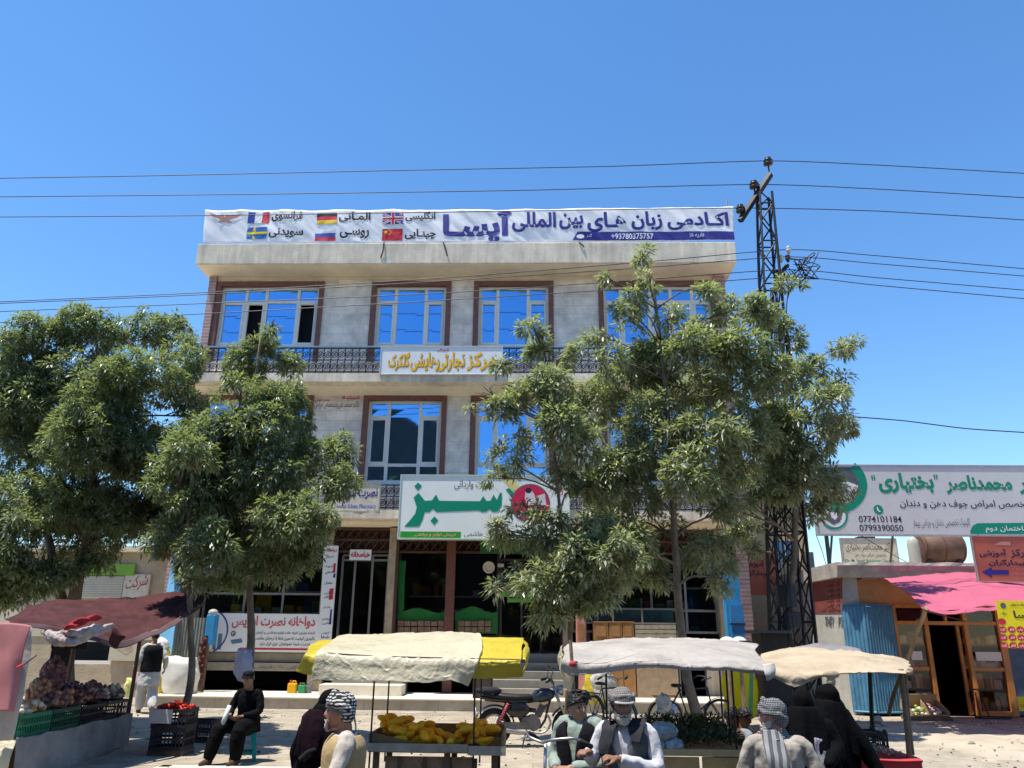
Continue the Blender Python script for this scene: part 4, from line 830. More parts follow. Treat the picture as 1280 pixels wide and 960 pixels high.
for u, v in ((985.5,311),(976,322),(984.5,321.5)):
    c = P(u, v, YT_-.1); k = MB(); k.loft([[(c.x+q*math.cos(a*.628), YT_-.1+q*math.sin(a*.628), c.z+z) for a in range(10)] for q, z in ((.02,-.14),(.05,-.08),(.07,-.03),(.04,0),(.065,.03),(.03,.07))]); k.build('insulator', insm if v > 321.4 and u > 980 else M('white_porcelain', (.6,.58,.55), .3), tw, smooth=True)
k = MB(); rr = random.Random(3)
for i in range(20):
    a, b = P(rr.uniform(975,1002), rr.uniform(322,350), YT_-.2), P(rr.uniform(1005,1026), rr.uniform(314,350), YT_-.2); m_ = a.lerp(b, .5)+Vector((0, rr.uniform(-.3,.3), rr.uniform(-.45,.2)))
    k.tube(resample([a, m_, b], 10), .012, 4)
k.build('jumper_cable', blk, tw)
k = MB(); rr = random.Random(5)          # bundled service cables down the tower, junction clutter
for i in range(7):
    k.tube(resample([P(962+rr.uniform(-5,8),360,YT_-.2), P(968+rr.uniform(-6,9),520,YT_-.3), P(978+rr.uniform(-9,10),700,YT_-.5), P(985+rr.uniform(-12,12),830,YT_-.6)], 24), .014, 4)
k.build('service_cable', blk, tw)
for u, v, w_, h_ in ((977,470,9,22),(982,745,22,26),(990,775,18,18)): k = MB(); c = P(u, v, YT_-.35); s_ = sc(YT_); k.cbox(c, (w_*s_, .2, h_*s_)); k.build('junction_box', M('dark_junction_box', (.05,.05,.055), .5), tw, bevel=.01)
# ------------------------------------------------------------------ wires
wm = M('dark_wire', (.03,.03,.04), .5, 0, 1, 0); wl_ = M('weathered_wire', (.22,.21,.22), .5, 0, 1, 0)
def wire(label, pts, r=.012, m=None, Y=YT_):
    pr = [P(u, v, yy[0] if yy else Y) for u, v, *yy in pts]
    d0 = (pr[0]-pr[1]).normalized(); d1 = (pr[-1]-pr[-2]).normalized()
    mid = resample(pr, 60); mid = [pr[0]+d0*12]+mid+[pr[-1]+d1*12]
    k = MB(); k.tube(mid, r, 5); o = k.build('power_wire', m or wm); tag(o, label, 'wire', 'overhead wires across the street')
wire('topmost overhead wire running through the highest tower insulator', [(-40,223.5),(200,219.5),(500,213),(760,208),(960,201),(1100,206.5),(1320,219)])
wire('overhead wire through the middle insulator of the sloping tower arm', [(-40,246.5),(300,243),(650,238),(942,230.5),(1100,236.5),(1320,249.5)])
wire('overhead wire through the lowest insulator of the sloping tower arm crossing the roof banner', [(-40,271.5),(250,269.5),(600,264.5),(925,260),(1100,264),(1320,277.5)])
wire('upper low voltage wire leaving the small white insulator on the tower', [(-40,379),(240,366.5),(560,347),(800,328),(985,312),(1100,320),(1320,339.5)], .011)
wire('second low voltage wire just under the uppermost one at the tower side arm', [(-40,381),(240,369),(560,351),(800,335),(985,321),(1100,330),(1320,348.5)], .011)
wire('third low voltage wire with a short dangling end right of the tower', [(-40,391),(240,380),(560,366),(800,350),(985,337),(1100,347.5),(1320,366)], .011)
wire('lowest of the low voltage wires passing before the top floor windows', [(-40,405),(240,393),(560,375),(800,360),(985,346),(1100,357),(1320,377)], .011)
k = MB(); k.tube(resample([P(1066,521,YT_), P(1130,526,YT_), P(1210,536,YT_), P(1320,543,YT_)], 30), .014, 5); tag(k.build('power_wire', wm), 'single sagging cable leaving the right tree above the billboard', 'wire', 'overhead wires across the street')
k = MB(); k.tube(resample([P(1020,668,Y9+.1), P(1028,690,Y9+1), P(1033,708,Y9+2)], 8), .01, 4); k.tube(resample([P(1074,668,Y9), P(1110,690,Y9+.5), P(1140,706,Y9+1.2)], 8), .01, 4); tag(k.build('guy_wire', wm), 'thin guy wires slanting from the billboard down to the shop roof', 'wire')
# ------------------------------------------------------------------ trees
bark = M('grey_brown_bark', (.17,.135,.10), .95, .35, 5, .8, bscale=16)
leafA = leaf_mat('deep_green_leaves', (.115,.150,.085), (.330,.360,.235)); leafB = leaf_mat('silver_green_leaves', (.140,.168,.105), (.420,.435,.320))
def tree(label, Y, trunk, blobs, lm, seed, dens=1., leaf=.15, r0=.16, group='street trees along the pavement', deep=.85, limbs_from=.45):
    R = random.Random(seed); s = sc(Y, 640, 600)
    tp = [P(u, v, Y) if len(q) == 0 else P(u, v, Y+q[0]) for u, v, *q in trunk]
    t = thing('tree', label, 'tree', (tp[0].x, tp[0].y, max(0, tp[0].z)), 0, group)
    tr = MB(); pts = resample(tp, 22); pts = [p+Vector((noise.noise(p*1.3)*.04, noise.noise(p*1.3+Vector((9,0,0)))*.04, 0)) for p in pts]
    n = len(pts); rs = [r0*(1-.72*i/(n-1))*(1+.08*noise.noise(pts[i]*3)) for i in range(n)]; rs[0] *= 1.25
    tr.tube(pts, rs, 10)
    centers = []
    for u, v, ru, rv, *dy in blobs:
        d = dy[0] if dy else R.uniform(-1, 1)*.9*min(1.4, (ru+rv)*s)
        centers.append((P(u, v, Y+d), ru*s, (ru+rv)/2*s*deep, rv*s*1.03))
    for c, a, b, h in centers:
        bi = min(range(n), key=lambda i: (pts[i]-c).length+max(0, pts[i].z-c.z+.3)*3+(0 if i > n*limbs_from else 5)); p0 = pts[bi]
        m1 = p0.lerp(c, .45)+Vector((R.uniform(-.2,.2), R.uniform(-.2,.2), .12+R.uniform(-.1,.2)))
        rr = max(.02, rs[bi]*.45); tr.tube(resample([p0, m1, c, c+(c-m1)*.35], 9), [rr*(1-.1*i) for i in range(9)], 6)
        for q in range(4):
            e = c+Vector((R.uniform(-1,1)*a, R.uniform(-1,1)*b, R.uniform(-.4,1)*h))*.85; tr.tube(resample([m1.lerp(c, R.uniform(.4,1)), c.lerp(e, .5)+Vector((0,0,.06)), e], 5), [.016,.014,.011,.008,.005], 4)
    tr.build('trunk', bark, t, smooth=True)
    V, F = [], []
    def leafat(p, d, L, w):
        up = Vector((0, 0, 1)); sd = d.cross(up)
        if sd.length < .1: sd = Vector((1, 0, 0))
        sd = (sd.normalized()+Vector((R.uniform(-.32,.32), R.uniform(-.32,.32), R.uniform(-.32,.32)))).normalized(); nn = sd.cross(d)
        o = len(V); m_ = p+d*L*.42; V.extend((p, m_+sd*w-nn*w*.35, p+d*L-Vector((0,0,L*.16)), m_-sd*w-nn*w*.35)); F.append((o, o+1, o+2)); F.append((o, o+2, o+3))
    for c, a, b, h in centers:
        rs_ = leaf*1.55; ns = int(max(3, dens*1.25*(a*b+b*h+a*h)/3*12.57/(3.1416*rs_*rs_)*2.0))
        for i in range(ns):
            while True:
                q = Vector((R.uniform(-1,1), R.uniform(-1,1), R.uniform(-1,1)))
                if .1 < q.length < 1: break
            q = q.normalized(); q.z = q.z*.85+.12; sc_ = R.uniform(.62, 1.02) if R.random() < .78 else R.uniform(.15, .6)
            p0 = c+Vector((q.x*a, q.y*b, q.z*h))*sc_
            if noise.noise(p0*1.1+Vector((seed,0,0))) < -.34: continue      # gaps
            r1 = rs_*R.uniform(.6, 1.25); out = Vector((q.x, q.y, q.z*.6+.5)).normalized(); nl = int(R.uniform(46, 66)*min(1.4, (r1/rs_)**1.5))
            for j in range(nl):
                e = (Vector((R.gauss(0,1), R.gauss(0,1), R.gauss(0,1))).normalized()+out*.75).normalized(); p = p0+e*r1*R.uniform(.15,.85)
                d = (e*.85+Vector((0,0,-.42))+Vector((R.gauss(0,.28), R.gauss(0,.28), R.gauss(0,.22)))).normalized(); L = leaf*R.uniform(.7, 1.25); leafat(p, d, L, L*R.uniform(.13,.19))
    me = bpy.data.meshes.new('crown'); off = t.location; me.from_pydata([tuple(v-off) for v in V], [], F); me.materials.append(lm)
    o = bpy.data.objects.new('crown', me); COL.objects.link(o); o.parent = t; return t
tree('broad dark green tree with a forked trunk filling the left edge behind the vegetable cart', 15.2,
     [(84,880),(82,830),(90,770),(100,715),(112,660),(118,560),(130,460)],
     [(38,425,50,32),(105,415,52,30),(192,420,52,34),(232,452,32,34),(20,480,58,45),(100,475,65,45),(180,485,60,45),(222,520,34,44),(38,560,60,48),(-45,500,60,75),(120,560,62,48),(190,580,50,42),(28,640,55,42),(100,640,58,42),(170,640,50,38),(12,702,45,30),(100,690,42,24),(-55,620,60,70),(215,640,36,34),(60,610,60,50),(150,520,60,60),(-60,700,50,35),(50,520,60,50),(30,725,40,22),(-20,735,40,22),(62,712,38,24),(6,742,34,18),(120,700,26,16),(140,650,50,40),(200,660,40,36)], leafA, 11, .85, .112, .17, deep=1.1)
k = MB(); k.tube(resample([P(90,790,15.2),P(78,752,15.3),P(66,700,15.5),P(50,620,15.6),P(30,540,15.6)], 14), [.12-.006*i for i in range(14)], 8)
forked = [o for o in COL.objects if o.name.startswith('trunk')][-1]; k.build('trunk', bark, forked.parent, smooth=True)
tree('slim tree with a dark curved trunk beside the red pepper crates', 12.9, [(214,950),(222,915),(236,868),(240,820),(236,760),(235,700),(236,640),(240,590)],
     [(222,605,36,38),(252,632,40,40),(214,672,34,32),(262,688,30,36),(236,575,30,30),(245,720,26,18)], leafA, 12, .85, .11, .075)
tree('green tree with spiky rising crown hiding the left windows of the stone building', 14.0, [(308,905),(311,850),(314,800),(313,740),(314,680),(316,600),(318,500),(325,430)],
     [(338,409,16,13),(318,430,32,22),(304,462,30,26),(360,458,20,16),(302,500,32,30),(356,500,26,26),(262,552,50,34),(320,540,50,40),(362,528,28,38),(232,575,38,34),(398,590,48,42),(424,606,24,24),(330,600,58,44),(272,610,48,38),(255,660,42,36),(310,668,58,38),(368,655,48,34),(345,706,48,26),(382,690,24,24),(292,716,36,26),(252,706,28,26),(425,560,18,14)], leafA, 13, .9, .108, .085, deep=.9)
tree('thin stemmed tree with loose tufts in front of the green lettered sign', 14.3, [(715,905),(714,840),(713,790),(709,700),(699,640),(692,560),(688,480),(678,420)],
     [(667,412,12,14),(676,440,22,20),(692,452,26,22),(630,458,10,8),(608,494,18,13),(630,510,24,20),(600,515,16,14),(648,492,24,20),(690,490,32,36),(642,548,20,16),(638,580,22,22),(622,598,14,12),(700,540,28,36),(725,560,24,28),(702,600,18,22),(654,632,16,12),(618,658,11,8),(632,672,19,12),(682,684,34,24),(690,730,36,30),(654,722,22,16),(624,735,16,9),(692,768,24,18),(736,655,28,28),(730,700,32,32),(742,742,32,28),(768,700,28,36),(685,652,22,16),(735,610,24,22)], leafB, 14, .9, .14, .055)
tree('tall silver green tree with straight pale trunk in front of the right windows', 15.2, [(878,915),(868,880),(858,846),(851,780),(846,720),(841,640),(838,560),(830,460),(815,350)],
     [(807,322,12,14),(812,352,9,16),(764,352,8,6),(793,378,17,12),(788,402,16,16),(836,400,14,18),(764,388,10,9),(884,366,20,13),(912,390,26,18),(874,410,18,16),(944,390,28,22),(757,422,28,12),(816,436,36,18),(880,440,52,28),(930,440,44,32),(744,452,36,24),(800,470,50,34),(860,490,50,40),(920,490,44,40),(958,470,28,28),(757,510,38,38),(820,530,46,40),(880,550,50,40),(935,545,38,38),(790,580,44,34),(860,600,44,30),(912,600,34,34),(760,600,34,32),(800,622,30,26),(752,642,28,26),(902,640,24,20),(780,680,38,36),(884,690,38,30),(800,722,38,30),(895,722,28,22),(830,665,26,20)], leafB, 15, .74, .14, .11)
tree('dark green tree growing round the lattice power tower', 17.0, [(984,905),(985,840),(988,760),(992,690),(996,600),(1000,520),(985,420)],
     [(986,358,19,10),(968,405,20,20),(988,425,18,20),(1056,434,20,14),(1032,458,18,14),(1050,480,18,13),(1000,470,30,22),(975,500,36,28),(1030,508,36,26),(1054,530,14,18),(960,540,32,34),(1010,550,42,34),(1046,545,18,32),(1000,600,48,34),(958,600,36,34),(1040,622,28,18),(950,640,30,26),(1008,640,36,18),(930,662,20,20),(938,688,14,12),(925,640,20,18),(968,520,22,22,-.8),(1000,585,26,22,-.8),(975,560,24,22,-.8),(972,620,22,20,-.7)], leafB, 16, .6, .135, .11)
# ------------------------------------------------------------------ handcarts and their goods
wood = M('weathered_board', (.27,.19,.115), .8, .35, 6, .4, bscale=30); woodd = M('dark_old_wood', (.13,.085,.055), .8, .3, 6, .4); woodg = M('grey_board', (.36,.32,.24), .8, .25, 6, .4)
woody = M('yellowish_plank', (.46,.29,.11), .75, .25, 5, .3); rod = M('black_iron_rod', (.02,.02,.022), .5, .1, 9, 0); polew = M('branch_pole', (.21,.15,.095), .85, .3, 9, .4)
tarpw = M('milky_plastic_tarp', (.80,.75,.57), .30, .10, 3, .9, bscale=19, trans=.45, coat=.15); tarpy = M('yellow_plastic_tarp', (.66,.54,.06), .36, .10, 3, .8, bscale=17, trans=.3)
tarpg = M('dirty_white_tarp', (.47,.43,.385), .5, .22, 2.0, .8, bscale=14, trans=.2); tarpb = M('cream_canvas', (.52,.42,.29), .75, .22, 2.5, .8, bscale=14, trans=.2); tarpd = M('grey_cloth', (.20,.19,.19), .8, .2, 3, .4)
maroon = M('maroon_cloth', (.070,.020,.022), .9, .45, 3, .3, trans=.1, bscale=12); pinkc = M('faded_pink_cloth', (.50,.20,.20), .85, .12, 2, .15, trans=.15); whitec = M('dirty_white_cloth', (.46,.43,.40), .85, .22, 3, .6, bscale=10, trans=.05)  # maroon base darkened to stand in for the left tree's shade
redc = M('red_cloth', (.48,.05,.06), .85, .15, 3, .15); gplast = M('green_plastic_crate', (.02,.17,.09), .45, .12, 9, .03); bplast = M('black_plastic_crate', (.022,.022,.028), .5, .15, 9, .03)
def crate(name, label, w_, d_, h, m, loc, rz=0, group=None, slats=3):
    t = thing(name, label, 'crate', loc, rz, group); b = .016
    def wall(x0, y0, x1, y1):
        k = MB(); L = math.hypot(x1-x0, y1-y0); n = max(4, int(L/.055)); dx, dy = (x1-x0)/L, (y1-y0)/L; R = Matrix.Rotation(math.atan2(dy, dx), 3, 'Z')
        for z0, z1 in ((0, h*.16), (h*.46, h*.56), (h*.82, h)): k.box((-L/2,-b/2,z0),(L/2,b/2,z1), 0, R, ((0), 0, (z0+z1)/2)); 
        for i in range(n+1):
            x = -L/2+.01+(L-.02)*i/n; k.box((x-.007,-b*.45,h*.16),(x+.007,b*.45,h*.82), 0)
            kk = k.v[-8:]; k.v[-8:] = [R@p for p in kk]
        off = Vector(((x0+x1)/2, (y0+y1)/2, 0)); k.v = [p+off for p in k.v]; k.build('side', m, t, local=True)
    for a in ((-w_/2,-d_/2,w_/2,-d_/2), (-w_/2,d_/2,w_/2,d_/2), (-w_/2+b/2,-d_/2+b,-w_/2+b/2,d_/2-b), (w_/2-b/2,-d_/2+b,w_/2-b/2,d_/2-b)): wall(*a)
    k = MB(); k.box((-w_/2+b,-d_/2+b,.004),(w_/2-b,d_/2-b,.014)); k.build('base', m, t, local=True); return t
def wheel(mb, c, R_, axis='X'):
    mb.torus(c, R_, .025, axis, n=24, seg=6)
    for i in range(10):
        a = i*math.pi/5; p = Vector({'X': (0, math.cos(a)*R_, math.sin(a)*R_), 'Y': (math.cos(a)*R_, 0, math.sin(a)*R_)}[axis]); mb.tube([c, Vector(c)+p], .006, 4)
# ---- papaya cart
ZR = -.30
y0, y1 = 9.85, 10.95; xa, xb = P(459,935,y0).x, P(629,935,y0).x; zt = P(545,935,y0).z; zt0 = zt-.06
pc = thing('fruit_cart', 'wooden handcart heaped with papayas under a milky plastic sheet with yellow plastic below it', 'cart', ((xa+xb)/2, (y0+y1)/2, ZR))
k = MB(); k.box((xa,y0+.03,zt0),(xb,y1,zt)); k.build('tabletop', wood, pc, bevel=.006)
k = MB(); k.box((xa,y0,P(500,940,y0).z),(xb-.42,y0+.025,P(500,929.5,y0).z)); k.box((xb-.415,y0+.004,P(500,943,y0).z),(xb+.03,y0+.029,P(500,931.5,y0).z)); k.build('front_board', woodg, pc, bevel=.004)
for x in (xa, xb-.025): k = MB(); k.box((x,y0+.035,zt+.001),(x+.025,y1,zt+.14)); k.build('end_board', wood, pc)
k = MB(); k.box((xa+.03,y1-.03,zt+.001),(xb-.03,y1,zt+.16)); k.build('back_board', wood, pc)
k = MB(); k.prism([(xa+.03,zt+.001),(xa+.75,zt+.001),(xa+.03,zt+.155)], y0+.05, y0+.065); k.build('cardboard_liner', M('dark_cardboard', (.20,.13,.07), .85, .2), pc)
for x in (xa+.06, xa+.9, xb-.14):
    for y in (y0+.1, y1-.1): k = MB(); k.box((x,y-.03,ZR),(x+.07,y+.03,zt0-.001)); k.build('leg', woodd, pc)
k = MB(); k.box((xa+.2,y0+.12,ZR+.25),(xb-.35,y0+.14,zt0-.05)); k.build('side_panel', wood, pc)
k = MB()
for i in range(4): k.box((xa+.35+.3*i,y0+.1,ZR+.27),(xa+.39+.3*i,y0+.119,zt0-.06))
k.build('batten', woodd, pc)
for u, yy in ((463,y0+.02),(482,y1-.05),(592,y0+.02),(600,y1-.05)):
    b = P(u, 930, yy); k = MB(); k.tube([(b.x,yy,zt-.3),(b.x,yy,P(u,826 if yy < 10.4 else 806,yy).z)], .011, 6); k.build('canopy_rod', rod, pc)
f, m_, b_ = y0-.12, 10.4, y1+.1
cloth('plastic_sheet', [[P(424,795,b_),P(470,792,b_),P(560,790,b_),P(600,791,b_)], [P(410,804,m_),P(470,803,m_),P(560,803,m_),P(603,803,m_)], [P(397,815,f),P(440,818,f),P(520,821,f),P(599,823,f)], [P(392,834,f-.06),P(440,838,f-.08),P(520,840,f-.08),P(594,841,f-.04)], [P(388,851,f-.05),P(430,850,f-.1),P(480,852,f-.12),P(530,853,f-.1),P(566,851,f-.08),P(586,859,f)]], tarpw, pc, 150, 70, .016, 2.2, .003, 2, (1,1,1), .007, .012)
f += .05
cloth('yellow_sheet', [[P(400,800,b_-.05),P(470,797,b_-.05),P(640,796,b_-.05),P(655,797,b_-.05)], [P(388,806,m_),P(470,808,m_),P(600,808,m_),P(653,808,m_)], [P(381,818,f),P(440,823,f),P(600,825,f),P(651,824,f)], [P(370,838,f+.05),P(400,838,f-.02),P(520,838,f-.02),P(600,838,f-.03),P(652,836,f)], [P(372,841,f+.05),P(405,846,f),P(520,843,f),P(600,848,f-.02),P(654,846,f+.03)]], tarpy, pc, 120, 44, .02, 2.2, .003, 5, (1,1,1), .007, .012)
k = MB(); c = P(654,818,10.0); k.add([], []); cloth('yellow_end_fold', [[P(651,797,b_-.05),P(656,808,m_),P(653,824,f)], [P(660,806,b_-.1),P(662,814,m_),P(657,826,f)], [P(655,815,b_-.1),P(657,832,m_),P(653,846,f)]], tarpy, pc, 14, 12, .03, 6, .003, 8)
k = MB(); k.tube(resample([P(398,815.5,y0-.13), P(470,820,y0-.135), P(540,822,y0-.135), P(650,824.5,y0-.1)], 30), .006, 4); k.build('cord', M('dark_cord', (.06,.04,.04)), pc)
papm = [M('ripe_papaya', (.95,.36,.004), .4, .12, 5, .05, col2=(.96,.50,.015)), M('greenish_papaya', (.95,.52,.015), .4, .2, 6, .05, col2=(.75,.52,.04))]
protos = []
for i in range(2):
    k = MB(); n = 12; prof = [(0,.006),(.012,.022),(.04,.043),(.09,.058),(.14,.057),(.185,.044),(.215,.026),(.23,.012),(.236,.004)]
    k.loft([[(r*math.cos(a*.5236)*(1+.05*math.cos(2.5*a*.5236)), r*math.sin(a*.5236), z-.13) for a in range(n)] for z, r in prof]); protos.append(k)
pr = [None, None]; R = random.Random(21)
def heap(uv0, uv1): pass
cnt = 0
for layer in range(3):
    for i in range(48 if layer == 0 else 38 if layer == 1 else 22):
        x = R.uniform(xa+.1, xb-.12); t_ = (x-xa)/(xb-xa); hgt = (.26 if t_ < .18 else .20 if t_ < .38 else .14 if t_ < .55 else .10 if t_ < .66 else .17)*1.0
        y = y0+.16+R.random()*(y1-y0-.3)*(1 if layer == 0 else .8); z = zt+.045+layer*.066+(hgt-.1)*.55*(y-y0)/(y1-y0)+(.085*(1-t_/.3) if t_ < .3 else 0)
        if layer == 2 and hgt < .15 and R.random() < .75: continue
        if layer == 1 and .52 < t_ < .64: continue
        j = 0 if R.random() < .8 else 1; rot = (math.pi/2+R.gauss(0,.25), R.uniform(-.3,.3), R.uniform(0, math.pi*2))
        if pr[j] is None: pr[j] = protos[j].build('papaya', papm[j], None, smooth=True); tag(pr[j], ('ripe orange yellow papaya in the heap on the handcart', 'greenish yellow papaya in the heap on the handcart')[j], 'papaya', ('ripe papayas heaped on the cart', 'greenish papayas heaped on the cart')[j]); o = pr[j]; o.location = (x, y, z); o.rotation_euler = rot
        else: o = dup(pr[j], (x, y, z), rot=rot)
        o.scale = [R.uniform(.66, .92)]*3
# ---- middle cart with herbs
y0, y1 = 9.3, 10.7; xa, xb = P(808,940,y0).x, P(938,940,y0).x; zt = P(875,938,y0).z
hc = thing('herb_cart', 'wooden handcart with dark green herbs under a long dirty white tarpaulin', 'cart', ((xa+xb)/2, (y0+y1)/2, ZR)); xl = P(712,940,y0).x
k = MB(); k.box((xl,y0,zt-.06),(xb,y1,zt)); k.build('tabletop', woody, hc, bevel=.006)
for i in range(4): k = MB(); k.box((xl+.03+i*.47,y0-.02,ZR+.28),(xl+.47+i*.47,y0-.001,zt-.065)); k.build('side_board', woody, hc, bevel=.004)
k = MB(); k.box((xl,y0-.03,zt-.055),(xb+.02,y0-.002,zt+.012)); k.build('edge_rail', M('pale_yellow_wood', (.50,.36,.17), .75, .2), hc)
for x in (xl+.05, xb-.12):
    for y in (y0+.1, y1-.1): k = MB(); k.box((x,y-.03,ZR),(x+.07,y+.03,zt-.061)); k.build('leg', woodd, hc)
for u, yy, v1 in ((758,y0+.03,842),(918,y0+.05,838),(911,y0+.5,836),(903,y1-.05,826),(722,y1-.05,820)):
    b = P(u, 900, yy); k = MB(); k.tube([(b.x,yy,zt-.2),(b.x+.01,yy,P(u,v1,yy).z)], .012, 6); k.build('canopy_rod', rod, hc)
f, m_, b_ = y0-.15, 10.0, y1+.15
cloth('tarpaulin', [[P(713,804,b_),P(760,799,b_),P(850,797.5,b_),P(935,803,b_),P(948,806,b_)], [P(706,810,m_),P(770,808,m_),P(850,807,m_),P(945,815,m_)], [P(703,822,f),P(740,828,f),P(800,826,f),P(860,828,f),P(950,835,f),P(963,838,f)], [P(701,838,f-.03),P(725,844,f-.05),P(768,841,f-.05),P(815,836,f-.05),P(860,837,f-.05),P(920,841,f-.05),P(968,846,f)]], tarpg, hc, 150, 54, .028, 1.6, .005, 12, (1,1,1), .007, .012)
cloth('tarpaulin_end', [[P(703,806,b_-.1),P(701,814,10),P(702,824,f)], [P(699,820,b_-.1),P(699,832,10),P(701,838,f-.02)], [P(703,838,b_-.1),P(704,850,10),P(718,846,f-.02)], [P(710,850,b_-.1),P(709,860,10),P(714,861,f+.1)]], tarpw, hc, 16, 20, .05, 4, .005, 14)
k = MB(); k.tube([P(713,800,f-.06),P(715,830,f-.09)], .022, 6); k.tube([P(714,828,f-.1),P(717,832,f-.1)], .03, 6); k.build('support_stick', polew, hc)
k = MB(); 
for tgt in ((760,818),(800,816),(840,824),(860,830)): k.tube(resample([P(717,830,f-.1), P((717+tgt[0])/2,828,f-.10), P(*tgt,f-.05)], 8), .004, 3)
k.build('tie_cord', M('pale_cord', (.4,.38,.34)), hc)
k = MB(); q = P(716,830,f-.13); k.ell(q, (.045,.03,.035)); k.build('red_knot', redc, hc, smooth=True)
k = MB(); R = random.Random(31); 
V_, F_ = [], []
for i in range(5200):
    x = R.uniform(P(815,930,y0).x, xb-.04); y = R.uniform(y0+.08, y1-.1); z = zt+.02+.11*min(1, (x-P(812,930,y0).x)/.15)*R.random()+.1*(y-y0)
    d = Vector((R.gauss(0,1), R.gauss(0,1), R.gauss(.7,.7))).normalized(); s_ = Vector((R.gauss(0,1), R.gauss(0,1), R.gauss(0,1))).normalized()*.008; p = Vector((x, y, z)); o_ = len(V_)
    V_ += [p, p+d*.035+s_, p+d*.07, p+d*.035-s_]; F_.append((o_, o_+1, o_+2, o_+3))
k.add(V_, F_); o = k.build('herb_heap', leaf_mat('dark_herbs', (.010,.028,.010), (.03,.06,.02)), None); o['label'] = 'mound of fresh dark green herbs on the middle handcart'; o['category'] = 'herbs'; stuff(o)
# clear plastic bundles at the left end of the herb cart
plast = M('crinkled_clear_plastic', (.26,.33,.34), .2, .5, 22, .5, bscale=16, coat=.6)
for i, (u, v, ru, rv, lab) in enumerate(((826,914,22,11,'topmost clear plastic wrapped bundle of greens at the end of the herb cart'), (818,932,15,10,'lower left clear plastic wrapped bundle of greens beneath the topmost one'), (842,932,13,10,'lower right clear plastic wrapped bundle of greens beside the herb mound'))):
    yy = y0+.05; c = P(u, v, yy); s_ = sc(yy, u, v); k = MB(); n = 20; rings = []
    for a in range(13):
        t_ = a/12; rr = math.sin(math.pi*t_)**.35 if 0 < t_ < 1 else .08
        rings.append([c+Vector(((t_-.5)*2*ru*s_, math.cos(b*.314)*rv*s_*rr*(1+.22*noise.noise(Vector((t_*6, b*.9, i)))), math.sin(b*.314)*rv*s_*rr*(1+.22*noise.noise(Vector((t_*6, b*.9, i+5)))))) for b in range(n)])
    k.loft(rings); tag(k.build('plastic_bundle', plast, None, smooth=True), lab, 'bundle')
# ---- right cart with walnuts and cream canopy
y0, y1 = 9.1, 10.6; xa, xb = P(1048,948,y0).x, P(1146,948,y0).x; zt = P(1100,947,y0).z
rc = thing('nut_cart', 'low cart covered with red cloth under a cream canvas canopy on branch poles', 'cart', ((xa+xb)/2, (y0+y1)/2, ZR))
k = MB(); k.box((xa-.35,y0,zt-.08),(xb,y1,zt-.02)); k.build('tabletop', wood, rc)
cloth('red_cloth', [[Vector((xa-.3,y1,zt)),Vector((xb+.02,y1,zt))], [Vector((xa-.3,y0,zt)),Vector((xb+.02,y0,zt))], [Vector((xa-.3,y0-.04,zt-.06)),Vector((xb+.03,y0-.04,zt-.06))], [Vector((xa-.3,y0-.03,zt-.35)),Vector((xb+.03,y0-.05,zt-.35))]], redc, rc, 40, 24, .018, 3, .004, 17)
for x in (xa, xb-.09):
    for y in (y0+.08, y1-.08): k = MB(); k.box((x,y-.03,ZR),(x+.06,y+.03,zt-.081)); k.build('leg', woodd, rc)
k = MB(); k.tube([P(1093,930,10.3),P(1090,900,10.3),P(1087,838,10.3)], .028, 8); k.build('canopy_post', M('black_iron_rod', (.02,.02,.022)), rc)
for pts, r in (([(1137,950,9.1),(1133,900,9.1),(1126,836,9.1)], .028), ([(1141,944,9.3),(1136,900,9.3),(1131,838,9.3)], .02), ([(1111,893,9.5),(1116,872,9.4),(1127,842,9.2)], .022)):
    k = MB(); k.tube(resample([P(*p) for p in pts], 10), r, 7); k.build('branch_pole', polew, rc, smooth=True)
f, b_ = 9.0, 10.8
cloth('canvas_canopy', [[P(948,818,b_),P(990,810,b_),P(1045,811,b_),P(1090,817,b_),P(1120,821,b_),P(1137,827,b_)], [P(950,828,9.8),P(990,824,9.8),P(1045,823,9.8),P(1100,827,9.8),P(1137,832,9.8)], [P(958,838,f),P(1000,841,f),P(1040,840,f),P(1085,839,f),P(1134,841,f)], [P(966,846,f-.03),P(992,858,f-.06),P(1020,849,f-.03),P(1040,843,f-.02),P(1085,841,f-.02),P(1133,842,f-.01)]], tarpb, rc, 130, 44, .022, 2.0, .006, 19, (1,1,1), .006, .012)
cloth('grey_inner_cloth', [[P(965,820,b_+.02),P(1000,806,b_+.2),P(1040,804,b_+.2),P(1075,811,b_+.1)], [P(970,828,b_-.3),P(1000,818,b_-.3),P(1040,816,b_-.3),P(1080,822,b_-.3)]], tarpd, rc, 30, 8, .03, 3, .005, 20)
k = MB(); k.ell(P(1039,843,f-.06), (.09,.03,.045)); k.ell(P(1039,852,f-.06), (.05,.02,.055)); k.build('knot', tarpb, rc, smooth=True)
k = MB(); k.tube(resample([P(1134,836,f-.02), P(1139,838,f-.03), P(1134,842,f-.03)], 8), .03, 6); k.build('rolled_corner', tarpb, rc, smooth=True)
cloth('hanging_rag', [[P(953,832,f-.08),P(966,830,f-.08)], [P(957,842,f-.14),P(970,846,f-.1)], [P(959,850,f-.12),P(967,850,f-.1)]], whitec, rc, 10, 12, .04, 7, .006, 22)
k = MB(); k.loft([[(.016*r*math.cos(a*.785), .016*r*math.sin(a*.785), .016*z) for a in range(8)] for r, z in ((.2,-1),(.8,-.6),(1,0),(.75,.65),(.2,1))]); nm = M('pale_walnut_shell', (.40,.33,.25), .8, .3, 40, .2)
w0 = k.build('walnut', nm, None, smooth=True, local=True); tag(w0, 'pale small walnut in the heap on the red cloth', 'nut', 'walnuts heaped on the red cloth'); R = random.Random(41); first = True
